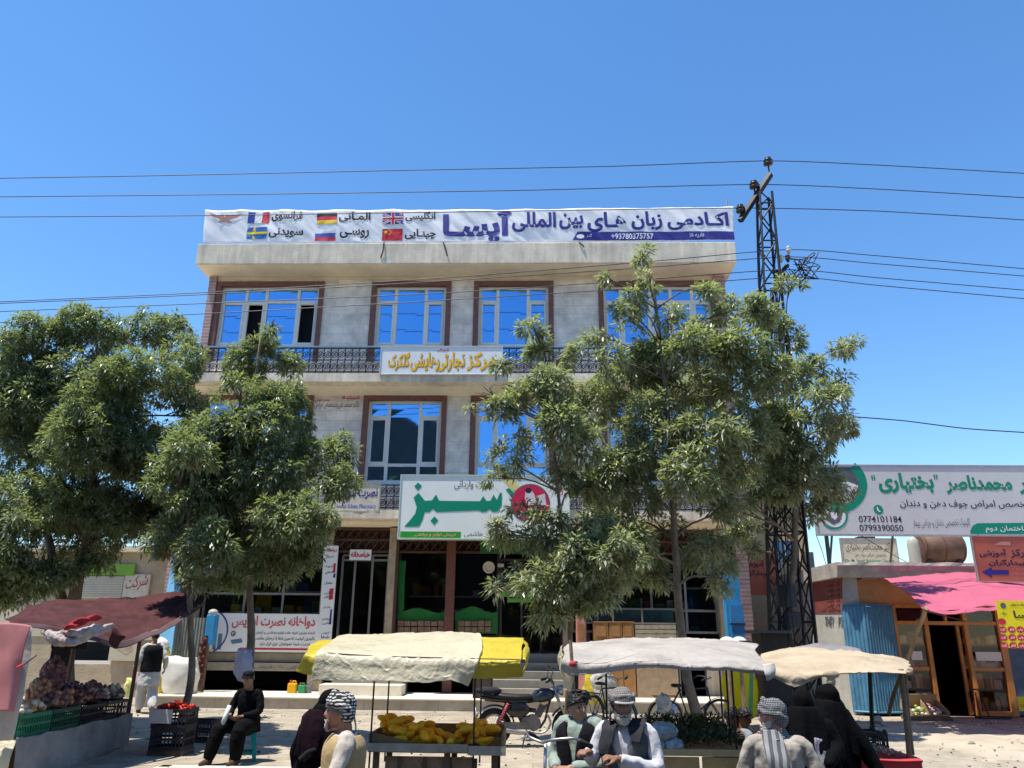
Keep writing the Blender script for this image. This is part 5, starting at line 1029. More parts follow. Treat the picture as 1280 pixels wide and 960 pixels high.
for i in range(230):
    x = R.uniform(xa+.02, xb-.1); y = y0+.03+R.random()**1.3*.62; z = zt+.016+.07*R.random()*math.sin(math.pi*min(1, max(0, (x-xa)/(xb-xa))))
    if first: w0.location = (x, y, z); first = False
    else: dup(w0, (x, y, z), rot=(R.random()*3, R.random()*3, R.random()*3))
c = P(1076,937,9.95); cr_ = crate('plastic_crate', 'dark blue black plastic crate of small nuts standing on the right cart', .52, .38, .17, M('dark_blue_crate', (.012,.02,.04), .45), (c.x, 9.98, zt+.002), .05)
for sx, sy in ((-1,-1),(1,-1),(-1,1),(1,1)): k = MB(); k.box((sx*.24-.015,sy*.17-.015,.17),(sx*.24+.015,sy*.17+.015,.20)); k.build('corner_peg', M('dark_blue_crate', (.012,.02,.04)), cr_, local=True)
k = MB(); R = random.Random(43)
for i in range(420): k.ell((c.x+R.uniform(-.23,.23), 9.98+R.uniform(-.16,.16), zt+.12+R.random()*.035), (.012,.012,.011), 0, 6, 4)
o = k.build('small_nuts', M('brown_small_nuts', (.22,.16,.11), .8, .3, 40), None, smooth=True); o['label'] = 'small brown nuts filling the dark blue crate on the right cart'; o['category'] = 'nuts'; stuff(o)
# ---- vegetable cart at the left edge, running away from the viewer
A, B = PZ(20, 925, .47), PZ(165, 893, .47); dirv = (B-A).normalized(); zt = .47
vc = thing('vegetable_cart', 'long handcart skirted in dirty white sheeting under a maroon canopy at the left edge', 'cart', ((A.x+B.x)/2-.5, (A.y+B.y)/2, 0)); nrm = Vector((-dirv.y, dirv.x, 0)); lf = nrm*1.15
k = MB(); q = [A, B, B+lf, A+lf]; k.add([p+Vector((0,0,-.05)) for p in q]+q, [(3,2,1,0),(4,5,6,7),(0,1,5,4),(1,2,6,5),(2,3,7,6),(3,0,4,7)]); k.build('tabletop', wood, vc)
cloth('side_sheet', [[A+Vector((.02,0,.01)), A.lerp(B,.5)+Vector((.02,0,.01)), B+Vector((.03,0,.01))], [A+Vector((.05,-.02,-.25)), A.lerp(B,.5)+Vector((.05,0,-.25)), B+Vector((.04,0,-.25))], [A+Vector((.06,-.02,-.75)), A.lerp(B,.5)+Vector((.05,0,-.5)), B+Vector((.03,0,-.45))]], M('soiled_grey_sheet', (.27,.255,.245), .9, .35, 2.2, .6, bscale=7), vc, 70, 20, .04, 2.5, .005, 25, (1,1,.3), .006, .02)
k = MB(); e = A+lf*1.0
cloth('end_sheet', [[e+Vector((0,-.02,.03)), A.lerp(e,.5)+Vector((0,-.03,.02)), A+Vector((.02,-.03,.01))], [e+Vector((0,-.12,-.2)), A.lerp(e,.5)+Vector((0,-.14,-.2)), A+Vector((.06,-.12,-.2))], [e+Vector((0,-.2,-.75)), A.lerp(e,.5)+Vector((0,-.2,-.75)), A+Vector((.1,-.15,-.75))]], tarpw, vc, 40, 16, .06, 3, .005, 26)
for f_ in (.06, .94):
    for g_ in (.08, .92):
        p = A.lerp(B, f_)+lf*g_; k = MB(); k.box((p.x-.04,p.y-.04,-.42 if p.y < 8.1 else 0),(p.x+.04,p.y+.04,zt-.051)); k.build('leg', woodd, vc)
cp = [P(38,775,10.3), P(250,745,13.6), P(75,760,13.6)]
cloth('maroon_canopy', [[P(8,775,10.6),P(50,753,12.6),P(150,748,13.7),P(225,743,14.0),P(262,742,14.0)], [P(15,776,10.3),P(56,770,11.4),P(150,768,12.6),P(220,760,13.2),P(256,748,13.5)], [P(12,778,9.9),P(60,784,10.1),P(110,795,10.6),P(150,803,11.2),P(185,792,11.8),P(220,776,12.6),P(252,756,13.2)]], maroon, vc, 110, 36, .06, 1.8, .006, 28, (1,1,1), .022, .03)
cloth('grey_canopy_edge', [[P(12,777,9.88),P(60,783,10.05),P(110,794,10.55),P(150,802,11.15),P(185,791,11.75),P(220,775,12.55),P(258,750,13.1)], [P(14,781,9.86),P(60,789,10.02),P(105,799,10.5),P(150,810,11.1),P(190,796,11.7),P(225,778,12.5),P(256,755,13.1)]], M('greyish_maroon_lining', (.10,.06,.062), .9, .25, 3, .3), vc, 50, 6, .03, 3, .006, 29)
for p, zt2 in ((A+lf*.1, P(40,790,A.y).z), (B+lf*.05, 1.9), (A+lf*.95, 1.75), (B+lf*.95, 2.0)): k = MB(); k.tube([p+Vector((0,0,-.3)), Vector((p.x, p.y, zt2))], .03, 7); k.build('canopy_post', woodd, vc)
k = MB(); p0 = P(76,808,11.6); k.box((p0.x-.1,11.55,.45),(p0.x+.1,11.7,P(76,800,11.6).z+.05)); k.box((p0.x-.1,11.53,P(76,805,11.6).z-.06),(p0.x+.32,11.70,P(76,800,11.6).z+.02)); k.build('dark_post', M('black_charred_post', (.02,.018,.016), .9), vc)
# bundles of cloth on the canopy edge, pink cloth at the left
bt = thing('cloth_bundle', 'twisted bundle of dirty white and red cloth hanging from the maroon canopy edge', 'cloth', P(100,790,10.2))
def twist(name, path, r0, n_, m, seed):
    k = MB(); pts = resample([P(*p) for p in path], 40); R6 = random.Random(seed)
    for q in range(n_):
        ph, w_, rr_ = R6.uniform(0,6.28), R6.uniform(.10,.22), R6.uniform(.35,.62); strand = []
        for i, p in enumerate(pts):
            e = math.sin(math.pi*min(1, max(0, i/39)))**.6; a = ph+w_*i; strand.append(p+Vector((0, math.cos(a)*.6, math.sin(a)))*r0*e*.75+noise.noise_vector(p*5+Vector((q*3,0,0)))*.02)
        k.tube(strand, [max(.012, r0*rr_*(.35+.65*math.sin(math.pi*i/39))*(1+.35*noise.noise(Vector((i*.35, q*5, seed))))) for i in range(40)], 8)
    return remeshed(k, .009, 1, .012, 25).build(name, m, bt, smooth=True)
twist('white_roll', [(52,789,10.1),(68,797,9.95),(90,797,9.95),(115,790,10.1),(142,783,10.4)], .085, 7, M('pinkish_white_cloth', (.40,.29,.27), .9, .45, 9, .6, bscale=16, col2=(.50,.43,.40)), 3)
twist('red_wrap', [(80,786,9.85),(96,779,9.9),(112,774,10.0),(126,772,10.2)], .05, 4, M('bright_red_cloth', (.30,.022,.028), .9, .4, 8, .5), 8)
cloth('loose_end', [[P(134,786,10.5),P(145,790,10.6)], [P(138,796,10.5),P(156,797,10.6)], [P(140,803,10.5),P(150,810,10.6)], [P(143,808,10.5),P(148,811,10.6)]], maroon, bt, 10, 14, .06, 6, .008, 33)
Yp = A.y-.35
pk = cloth('pink_cloth', [[P(-14,783,Yp),P(12,780,Yp),P(38,783,Yp)], [P(-14,820,Yp-.03),P(10,820,Yp-.06),P(31,822,Yp)], [P(-14,860,Yp-.06),P(10,858,Yp-.1),P(22,862,Yp)], [P(-14,886,Yp-.08),P(8,889,Yp-.12),P(16,888,Yp)]], pinkc, None, 26, 30, .05, 2.6, .006, 35); tag(pk, 'faded pink cloth hanging down over the left end of the vegetable cart', 'cloth')
wk = cloth('white_liner', [[P(-14,790,Yp+.08),P(30,784,Yp+.08),P(40,784,Yp+.1)], [P(-14,850,Yp+.08),P(25,850,Yp+.08),P(34,850,Yp+.1)], [P(-14,925,Yp+.1),P(12,925,Yp+.1),P(17,925,Yp+.12)]], whitec, None, 20, 16, .03, 3, .006, 36); tag(wk, 'greyish white sheet hanging behind the pink cloth', 'cloth')
st_ = thing('hand_scale', 'small stick with red and white handle poking out above the onion crate', 'tool', P(30,830,Yp-.1)); k = MB(); k.tube([P(28,832,Yp-.1),P(46,819,Yp)], .008, 5); k.build('rod', iron, st_); k = MB(); k.tube([P(22,834,Yp-.12),P(28,831,Yp-.1)], .02, 6, round_=True); k.build('handle', redc, st_)
# crates along the near side, with onions and the rest
L_ = (B-A).length; cw = L_/4.2; ang = math.atan2(dirv.y, dirv.x)
crl = ('green plastic crate of mixed onions nearest the pink cloth', 'dark green plastic crate behind the onion crate', 'black plastic crate of garlic third along the vegetable cart', 'farthest black plastic crate at the end of the vegetable cart')
for i in range(4):
    c = A+dirv*(cw*(i+.5)+.05)+nrm*.24; crate('plastic_crate', crl[i], cw*.95, .40, .26 if i < 2 else .24, (gplast, M('dark_green_crate', (.012,.07,.045), .45), bplast, bplast)[i], (c.x, c.y, zt+.002), ang)
onm = [M('brown_onion', (.40,.20,.10), .5, .2, 8, .05), M('pale_onion', (.52,.47,.36), .5, .2, 8, .05), M('purple_onion', (.22,.115,.12), .5, .3, 8, .05)]; onl = ('brown skinned onion', 'pale cream onion', 'dark purple onion')
k = MB(); prof = ((.15,-1),(.62,-.8),(.95,-.3),(1,.1),(.75,.65),(.3,.95),(.12,1.15),(.06,1.4)); on = [None]*3; R = random.Random(51)
def onion(j, p, s_=.036, where=' in the crates of the vegetable cart'):
    global on
    if on[j] is None:
        k = MB(); k.loft([[(.036*r*math.cos(a*.628), .036*r*math.sin(a*.628), .034*z) for a in range(10)] for r, z in prof]); on[j] = k.build('onion', onm[j], None, smooth=True, local=True); tag(on[j], onl[j]+where, 'onion', onl[j]+'s'+where); o = on[j]
    else: o = dup(on[j])
    o.location = p; o.rotation_euler = (R.random()*2, R.random()*2, R.random()*3); o.scale = [s_/.036]*3
for i in range(4):
    for q in range((95, 60, 56, 50)[i]):
        t_ = R.uniform(-.44,.44); d_ = R.uniform(-.16,.17); c = A+dirv*(cw*(i+.5+t_*.95)+.05)+nrm*(.24+d_)
        hz = .27+.13*math.cos(t_*3)*(1 if i == 0 else 1.5)*R.random()+(.05 if i else 0)*R.random(); onion((R.choice((0,1,1)) if i == 0 else R.choice((2,2,0)) if i < 3 else R.choice((2,1,1))), (c.x, c.y, zt+hz), R.uniform(.030,.044) if i < 2 else R.uniform(.024,.036))
# net sacks of onions standing behind the crates
netm = M('purple_net', (.16,.085,.095), .7, .3, 14, .2)
def net_sack(label, u, v, ru, rv, Y, mats2):
    c = P(u, v, Y); s_ = sc(Y, u, v); t = thing('net_sack', label, 'sack', (c.x, Y, c.z-rv*s_)); R2 = random.Random(int(u)); k = MB()
    for i in range(90):
        a, b = R2.uniform(0, 2*math.pi), math.acos(R2.uniform(-1,1)); p = c+Vector((math.sin(b)*math.cos(a)*ru*s_*.9, math.sin(b)*math.sin(a)*ru*s_*.8, math.cos(b)*rv*s_*.9)); r = R2.uniform(.03,.042); k.ell(p, (r,r,r), R2.randrange(2), 8, 6)
    k.build('contents', mats2, t, smooth=True); k = MB(); k.ell(c, (ru*s_*.86, ru*s_*.76, rv*s_*.86), 0, 16, 12); k.tube([c+Vector((0,0,rv*s_*.8)), c+Vector((.02,0,rv*s_*1.15))], [.03,.045], 8); k.build('net', netm, t, smooth=True)
net_sack('net sack of brown onions standing behind the green crate', 48,866,13,17,10.9, [onm[0], M('brown_onion_pale', (.45,.26,.14), .5)])
net_sack('tall net sack of purple onions against the dark post', 66,846,15,22,11.35, [onm[2], netm])
net_sack('net sack of purple onions lying behind the dark crates', 92,868,22,13,11.9, [onm[2], M('dull_violet_onion', (.20,.13,.15), .5)])
net_sack('pale net sack of garlic at the far end of the crates', 138,868,16,9,13.1, [M('garlic_white', (.48,.44,.42), .6), onm[2]])
net_sack('net sack of purple onions between the garlic sack and the lying sack', 114,864,13,11,12.5, [onm[2], netm])
# ------------------------------------------------------------------ sacks, crates, cans on the pavement
sackw = M('white_woven_sack', (.66,.64,.58), .75, .08, 4, .3, bscale=60); sacky = M('yellow_woven_sack', (.68,.52,.04), .7, .1, 4, .3, bscale=60)
def sack(label, pts, Y, m, th=.8, name='sack', top=None, tm=None, seed=1):
    """pts: left/right outline pairs (uL, uR, v) from top to bottom"""
    s_ = 1; rings = []
    for uL, uR, v in pts:
        a, b = P(uL, v, Y), P(uR, v, Y); c = (a+b)/2; rx = (b.x-a.x)/2; rings.append((c, rx))
    t = thing(name, label, 'sack', (rings[-1][0].x, Y, rings[-1][0].z)); k = MB(); cc = resample([c for c, r in rings], 18); rr = [v.x for v in resample([Vector((r, 0, 0)) for c, r in rings], 18)]
    k.loft([[c+Vector((r*math.cos(a*.2618)*(1+.20*noise.noise(Vector((math.cos(a*.2618)*1.5, i*.28, seed+math.sin(a*.2618))))+.06*noise.noise(Vector((a*.9, i*.8, seed)))), r*th*math.sin(a*.2618)*(1+.16*noise.noise(Vector((a*.4, i*.3, seed+4)))), .02*noise.noise(Vector((a*.8, i, seed))))) for a in range(24)] for i, (c, r) in enumerate(zip(cc, rr))])
    if name == 'plastic_bag': k.v = [p+noise.noise_vector(p*11)*.055+noise.noise_vector(p*26)*.025 for p in k.v]
    else: k.v = [p+noise.noise_vector(p*6)*.022 for p in k.v]
    k.build('bag', m, t, smooth=True)
    if top:
        k = MB(); c0, r0 = cc[0], rr[0]; k.loft([[c0+Vector((r0*q*math.cos(a*.2618)*(1+.2*noise.noise(Vector((a*.5, z*9, seed)))), r0*q*th*math.sin(a*.2618), z)) for a in range(24)] for q, z in ((1.05,-.06),(1.15,.02),(.9,.10),(.45,.16),(.1,.19))]); k.build('open_top', tm, t, smooth=True)
    return t
sack('yellow woven sack with a white liner folded over its top standing on the plinth edge', [(190,210,806),(186,211,815),(187,208,840),(185,204,862),(184,200,880)], 20.3, sacky, .8, top=1, tm=sackw)
sack('fat white woven sack tied at the top between the yellow sack and the curved trunk', [(211,224,820),(205,238,828),(203,240,845),(203,240,862),(208,232,876)], 20.2, sackw, .8, seed=2)
sack('white woven sack half hidden behind the curved trunk', [(226,246,822),(224,249,840),(226,246,866)], 20.5, sackw, .8, seed=3)
sack('pale green and yellow sack lying low behind the walking man', [(158,166,848),(156,168,858),(158,166,872)], 20.1, M('pale_yellow_sack', (.62,.60,.22), .7), .8, seed=4)
sack('large bright yellow sack with a green stripe behind the herb cart', [(907,935,838),(903,946,850),(903,949,872),(906,946,895),(910,940,900)], 16.5, M('bright_yellow_sack', (.95,.83,.015), .6, .08, 4, .25, bscale=50, trans=.5), .5, seed=5)
k = MB(); a_ = [P(938,838,16.02),P(943,838,16.02),P(942,895,16.02),P(936,895,16.02)]; k.quad(*a_[::-1]); stripe = k.build('green_stripe', M('sack_green_stripe', (.10,.32,.12), .6), [o for o in COL.objects if o.name.startswith('sack')][-1], solid=.004)
stripe.location.y += .06
sack('yellow plastic bag bulging on the step behind the herb cart tarpaulin', [(732,762,842),(728,768,856),(728,764,872),(732,758,880)], 18.2, tarpy, .6, seed=6)
sack('crumpled white plastic bag hanging beside the yellow bag', [(744,762,838),(740,768,850),(742,770,868),(748,764,874)], 17.6, M('thin_white_plastic', (.70,.68,.66), .35, .06, 3, .2, trans=.3), .5, name='plastic_bag', seed=7)
sack('dusty grey plastic bag tied to the back of the right bicycle', [(822,834,868),(820,838,878),(822,836,892)], 14.4, M('grey_plastic_bag', (.42,.40,.35), .4, .15, 5, .3), .8, name='plastic_bag', seed=8)
sack('lavender grey plastic bag by the rear bicycle wheel', [(834,842,880),(831,846,886),(834,844,894)], 14.6, M('lavender_plastic_bag', (.42,.42,.52), .4, .15, 5, .3), .8, name='plastic_bag', seed=9)
def can(label, u, v0, v1, w_, Y, m, name='jerrycan'):
    c0, c1 = P(u, v1, Y), P(u, v0, Y); h = c1.z-c0.z; r = w_*sc(Y, u, v1)/2; t = thing(name, label, 'can', (c0.x, Y, c0.z)); k = MB()
    k.box((c0.x-r,Y-r*.7,c0.z),(c0.x+r,Y+r*.7,c0.z+h*.82)); k.build('body', m, t, bevel=r*.25)
    k = MB(); k.tube([(c0.x-r*.5,Y,c0.z+h*.80),(c0.x-r*.5,Y,c0.z+h)], r*.22, 10); k.build('cap', M('can_cap', (.5,.1,.05), .5), t)
    k = MB(); k.tube([(c0.x-r*.1,Y,c0.z+h*.82),(c0.x,Y,c0.z+h*.94),(c0.x+r*.6,Y,c0.z+h*.94),(c0.x+r*.8,Y,c0.z+h*.80)], r*.14, 6); k.build('handle', m, t)
can('yellow jerrycan standing on the plinth in the dark basement opening', 364.5, 850, 871, 11, 20.9, M('yellow_plastic_can', (.72,.36,.01), .45, .08))
can('green jerrycan standing beside the yellow jerrycan', 376.5, 853, 871, 9, 20.9, M('green_plastic_can', (.04,.28,.11), .45, .08)); can('dull grey jug at the right of the green jerrycan', 385, 854, 871, 7, 20.95, M('dull_grey_jug', (.16,.18,.2), .5), 'jug')
# crates with red peppers beside the curved trunk
Yc = 12.6; cA = PZ(209, 944, 0); t1 = crate('plastic_crate', 'black crate at the bottom of the stack under the red peppers', .50, .42, .30, bplast, (cA.x, cA.y+.1, .07), .05)
k = MB(); k.box((cA.x-.26,cA.y-.1,0),(cA.x+.26,cA.y+.32,.068)); tag(k.build('wooden_block', woodd, None), 'dark wooden block on the ground under the black pepper crates', 'block')
t2 = crate('plastic_crate', 'upper black crate holding the red peppers', .52, .42, .26, bplast, (cA.x, cA.y+.1, .372), .02)
k = MB(); p = P(200,901,cA.y-.15); k.box((p.x-.17,cA.y-.16,.44),(p.x+.17,cA.y-.145,.63)); tag(k.build('cardboard_sign', M('grey_cardboard', (.46,.44,.43), .8, .12), None), 'grey cardboard panel leaning on the front of the pepper crate', 'cardboard')
pep = M('red_pepper', (.42,.025,.012), .3, .2, 9, .05); k = MB(); k.loft([[(.03*r*math.cos(a*.7854), .03*r*math.sin(a*.7854), .055*z) for a in range(8)] for r, z in ((.1,-1),(.5,-.7),(.9,-.1),(1,.5),(.6,.8),(.15,.85),(.1,1.2))]); p0 = k.build('red_pepper', pep, None, smooth=True, local=True); tag(p0, 'red pepper heaped in the upper black crate by the curved trunk', 'pepper', 'red peppers in the black crate'); R = random.Random(61)
for i in range(60):
    x, y = R.uniform(-.22,.22), R.uniform(-.17,.17); loc = (cA.x+x, cA.y+.1+y, .62+.09*R.random()*(1-abs(x)*2.5)); rot = (R.random()*3, R.random()*3, R.random()*3)
    if i == 0: p0.location = loc; p0.rotation_euler = rot
    else: dup(p0, loc, rot=rot)
cB = PZ(247, 929, 0); crate('plastic_crate', 'black crate tipped on its side right of the curved trunk', .42, .34, .34, bplast, (cB.x, cB.y+.2, .0), -.15)
# teal stool (its sitter comes later)
def stool(label, loc, rz, m):
    t = thing('plastic_stool', label, 'stool', loc, rz); k = MB(); h = .44; k.tube([(0,0,h-.03),(0,0,h-.004),(0,0,h)], [.17,.17,.155], 24); k.build('seat', m, t, local=True)
    for sx in (-1, 1):
        for sy in (-1, 1): k = MB(); a = Vector((sx*.12,sy*.12,h-.03)); b = Vector((sx*.175,sy*.175,0)); k.loft([[c+Vector((dx*w_,dy*w_,0)) for dx, dy in ((-1,-1),(1,-1),(1,1),(-1,1))] for c, w_ in ((a,.045),(a.lerp(b,.5),.032),(b,.028))]); k.build('leg', m, t, local=True)
    k = MB()
    for i in range(4): a = i*math.pi/2; k.box((-.15,-.168,.10),(.15,-.156,.14)); k.v[-8:] = [Matrix.Rotation(a, 3, 'Z')@p for p in k.v[-8:]]
    k.build('brace', m, t, local=True); return t
SX = PZ(298, 953, 0); stool('teal plastic stool under the seated man in black', (SX.x, SX.y+.15, 0), .35, M('teal_plastic', (.0,.26,.27), .4, .08, 5, .02)).scale = (.9, .9, .9)
# white papers pinned to the trunk
wp = thing('paper_sheaf', 'bunch of white plastic bags hung on the tree trunk above the seated man', 'bags', P(304,835,13.7))
for i in range(5): cloth('bag', [[P(298+i*2,812,13.7-.02*i),P(312+i,812,13.72-.02*i)], [P(292+i*3,826,13.66-.03*i),P(310+i*1.5,826,13.62-.03*i)], [P(290+i*4,842,13.68-.03*i),P(308+i*2.4,844,13.6-.03*i)], [P(296+i*4,851,13.7),P(306+i*2.6,852,13.66)]], M('violet_white_plastic', (.66,.66,.78), .45, .05, 3, .15, trans=.25), wp, 10, 14, .05, 6, .003, 40+i)
# blue posts, planks
bm_ = M('bright_blue_paint', (.035,.25,.52), .5, .15, 4, .1)
bp = thing('blue_stall_post', 'tall bright blue board stall closed up at the right corner of the building', 'post', P(918,800,19.3))
k = MB(); X0, X1, Z0, Z1 = lbox(908,717,926.5,800,19.3); k.box((X0,19.3,.3),(X1,19.6,Z1)); k.build('board', bm_, bp); k = MB(); k.box((X0+.06,19.2,.3),(X1+.02,19.29,P(918,757,19.3).z)); k.build('front_board', M('deeper_blue_paint', (.04,.20,.46), .5, .15), bp); k = MB(); k.box((X0+.03,19.17,P(918,779,19.3).z-.04),(X1+.04,19.196,P(918,779,19.3).z)); k.build('strap', iron, bp)
bq = thing('blue_plank', 'light blue painted plank leaning beside the white sacks', 'plank', P(200,820,21)); k = MB()
a, b = P(204,815,20.9), P(224,690,21.6); d = Vector((.22,0,0)); k.loft([[a-d,a+d,a+d+Vector((0,.05,0)),a-d+Vector((0,.05,0))],[b-d*.7,b+d*.7,b+d*.7+Vector((0,.05,0)),b-d*.7+Vector((0,.05,0))]]); k.build('board', M('sky_blue_paint', (.16,.40,.62), .5, .15, 3, .1), bq)
bq = thing('blue_container', 'small blue plastic container with pale lid beside the pharmacy panel', 'container', P(262,800,21)); k = MB(); X0, X1, Z0, Z1 = lbox(256,768,268,806,20.9); k.box((X0,20.9,Z0),(X1,21.15,Z1)); k.build('body', bm_, bq, bevel=.03); k = MB(); k.ell(((X0+X1)/2,21,Z1+.05), (.13,.11,.09)); k.build('lid', M('pale_plastic', (.55,.55,.50)), bq, smooth=True)
bq = thing('steel_cabinet', 'grey corrugated steel panel standing behind the white sacks', 'panel', P(228,830,21.2)); k = MB(); X0, X1, Z0, Z1 = lbox(215,772,252,845,21.3)
k.loft([[(X0+(X1-X0)*i/40,21.3+(.02 if i % 4 < 2 else 0),zpl),(X0+(X1-X0)*i/40,21.3+(.02 if i % 4 < 2 else 0),Z1),(X0+(X1-X0)*i/40,21.36,Z1),(X0+(X1-X0)*i/40,21.36,zpl)] for i in range(41)]); k.build('panel', M('grey_zinc', (.24,.25,.22), .5, .2, 4, .1), bq)
bq = thing('spice_rack', 'narrow dark rack of red packets beside the corrugated panel', 'rack', P(253,830,21)); k = MB(); X0, X1, Z0, Z1 = lbox(249,795,257,850,20.9); k.box((X0,20.9,zpl),(X1,21.05,Z1)); k.build('board', woodd, bq); k = MB()
for i in range(9): k.ell(((X0+X1)/2+.04*(-1)**i,20.86,Z0+.1+(Z1-Z0-.2)*i/8), (.07,.04,.07))
k.build('packet', M('dark_red_packet', (.075,.014,.010), .6, .4), bq, smooth=True)
bq = thing('brown_cabinet', 'dark brown wooden cabinet standing on the plinth behind the papaya cart', 'cabinet', P(603,860,20.2)); k = MB(); X0, X1, Z0, Z1 = lbox(591,838,615,877,20.0); k.box((X0,20.0,zpl),(X1,20.4,Z1)); k.build('body', M('very_dark_wood', (.045,.032,.028), .8, .2), bq, bevel=.01)
k = MB(); k.box((X0+.03,19.985,zpl+.05),(X1-.03,19.998,Z1-.05)); k.build('door', M('very_dark_wood2', (.055,.04,.034), .8, .2), bq)
# wooden boxes, glass tank, pink board before the right-hand shop
wb = M('varnished_crate_wood', (.30,.15,.055), .6, .25, 5, .2); Yw = 20.9
for i, (u0, u1, lab) in enumerate(((742,761,'leftmost varnished wooden chest before the right shop window'), (761,778,'second varnished wooden chest beside the leftmost one'), (778,793,'third varnished wooden chest with a pale worn face'))):
    X0, X1, Z0, Z1 = lbox(u0+.4,777,u1-.4,798,Yw); t = thing('wooden_chest', lab, 'chest', ((X0+X1)/2,Yw,zpl)); k = MB(); k.box((X0,Yw,zpl),(X1,Yw+.5,Z1-.03)); k.build('body', wb, t, bevel=.008); k = MB(); k.box((X0-.01,Yw-.015,Z1-.028),(X1+.01,Yw+.5,Z1)); k.build('lid', wb, t, bevel=.006); k = MB(); k.box((X0+.06,Yw-.012,Z0+.05),(X1-.06,Yw-.002,Z1-.1)); k.build('panel', M('chest_panel', (.34,.18,.07), .6, .2), t)
for i, (u0, u1, lab) in enumerate(((794,822,'left pale wooden crate of planks before the right shop'), (822,845,'right pale wooden crate of planks beside the tree trunk'))):
    X0, X1, Z0, Z1 = lbox(u0,781,u1,798,Yw); t = thing('wooden_crate', lab, 'crate', ((X0+X1)/2,Yw,zpl)); k = MB(); k.box((X0,Yw,zpl),(X1,Yw+.5,Z1)); k.build('body', M('pale_crate_wood', (.30,.22,.15), .8, .25), t)
    for q in range(3): k = MB(); k.box((X0,Yw-.02,Z0+(Z1-Z0)*q/3+.01),(X1,Yw-.002,Z0+(Z1-Z0)*(q+1)/3-.01)); k.build('plank', woodg, t)
gt = thing('glass_counter', 'long greenish glass display counter above the wooden chests', 'counter', P(790,775,21.4)); Yg_ = 21.35; X0, X1, Z0, Z1 = lbox(732,761,846,779,Yg_); k = MB()
for x in (X0, X0+(X1-X0)*.13, X0+(X1-X0)*.3, X0+(X1-X0)*.62, X1): k.box((x-.02,Yg_-.02,zpl),(x+.02,Yg_+.02,Z1))
for z in (Z0, Z1): k.box((X0+.02,Yg_-.018,z-.02),(X1-.02,Yg_+.018,z+.02))
k.build('frame', alu, gt); k = MB(); k.quad((X0,Yg_,Z0),(X1,Yg_,Z0),(X1,Yg_,Z1),(X0,Yg_,Z1)); k.build('glass', glass_mat('green_glass', (.35,.5,.45), .1), gt); k = MB(); k.box((X0+.05,Yg_+.25,Z0),(X1-.05,Yg_+.3,Z1-.03)); k.build('back', M('teal_backing', (.05,.16,.16), .8, .3, 6), gt)
pb = thing('salmon_stand', 'small pink board with a brown inset standing left of the chests', 'board', P(726,790,20.8)); k = MB(); X0, X1, Z0, Z1 = lbox(720,767,732,800,20.8); k.box((X0,20.8,zpl),(X1,20.9,Z1)); k.build('board', M('salmon_paint', (.52,.22,.19), .7), pb, bevel=.02); k = MB(); k.box((X0+.05,20.785,Z0),(X1-.05,20.799,Z1-.25)); k.build('inset', wb, pb)
# produce boxes by the orange door
crd = M('cardboard', (.42,.29,.16), .85, .12, 3, .1); vegm = [M('cauliflower_white', (.62,.60,.50), .7, .1, 20, .3), M('vegetable_green', (.20,.30,.05), .6, .25, 9, .1), M('turnip_violet', (.34,.16,.24), .5, .3, 6), M('egg_dark', (.05,.03,.05), .4)]
def carton(label, u0, u1, v0, v1, Y, tilt, fill):
    a, b = PZ(u0, v1, 0), PZ(u1, v1, 0); W = b.x-a.x; c = ((a.x+b.x)/2, a.y+.25, 0.09); t = thing('carton', label, 'box', c); t.rotation_euler = (tilt, 0, 0); D, H = .62, .20
    for q in (((-W/2,-.30,0),(W/2,-.29,H*.8)), ((-W/2,.30,0),(W/2,.31,H*1.7)), ((-W/2,-.288,0),(-W/2+.012,.298,H*1.1)), ((W/2-.012,-.288,0),(W/2,.298,H*1.1)), ((-W/2+.013,-.288,.0),(W/2-.013,.298,.012))): k = MB(); k.box(*q); k.build('cardboard_side', crd, t, local=True)
    R3 = random.Random(int(u0)); R_t = Matrix.Rotation(tilt, 3, 'X'); pm = {}
    for i in range(26):
        j = R3.choice(fill); x, y = R3.uniform(-W/2+.06, W/2-.06), R3.uniform(-.23,.23); p = Vector(c)+R_t@Vector((x, y, .07+.08*R3.random()))
        if j not in pm:
            k = MB(); r = .042; k.loft([[(r*q*math.cos(a*.628)*(1+.1*noise.noise(Vector((a,z*3,j)))), r*q*math.sin(a*.628), r*z) for a in range(10)] for q, z in ((.2,-1),(.8,-.6),(1.02,0),(.8,.6),(.25,1))]); o = k.build(('cauliflower','green_vegetable','turnip','aubergine')[j], vegm[j], None, smooth=True, local=True)
            lab = ('white cauliflower head', 'green vegetable', 'violet turnip', 'dark aubergine')[j]+' in the '+('left' if u0 < 1150 else 'right')+' cardboard box'; tag(o, lab, ('cauliflower','vegetable','turnip','aubergine')[j], lab.replace(' in', 's in')); pm[j] = o
        else: o = dup(pm[j])
        o.location = p; o.rotation_euler = (R3.random()*3, R3.random()*3, 0)
carton('left open cardboard box of cauliflower and greens tilted before the orange shop front', 1140, 1163, 870, 900, 17.6, .42, (0, 1, 1, 3)); carton('right open cardboard box of violet turnips with a raised back flap', 1165, 1185, 865, 900, 17.6, .42, (2, 0))
k = MB(); a, b = PZ(1138, 901, 0), PZ(1193, 902, 0); k.box((a.x,a.y,0),(b.x,a.y+.45,.088)); tag(k.build('wooden_pallet', woodd, None), 'dark low wooden pallet carrying the two cardboard boxes', 'pallet')
ht = thing('hand_truck', 'black iron hand truck lying against the right shop window', 'hand truck', PZ(1236, 897, 0)); c = PZ(1234, 898, 0); s_ = sc(c.y, 1234, 890); k = MB()
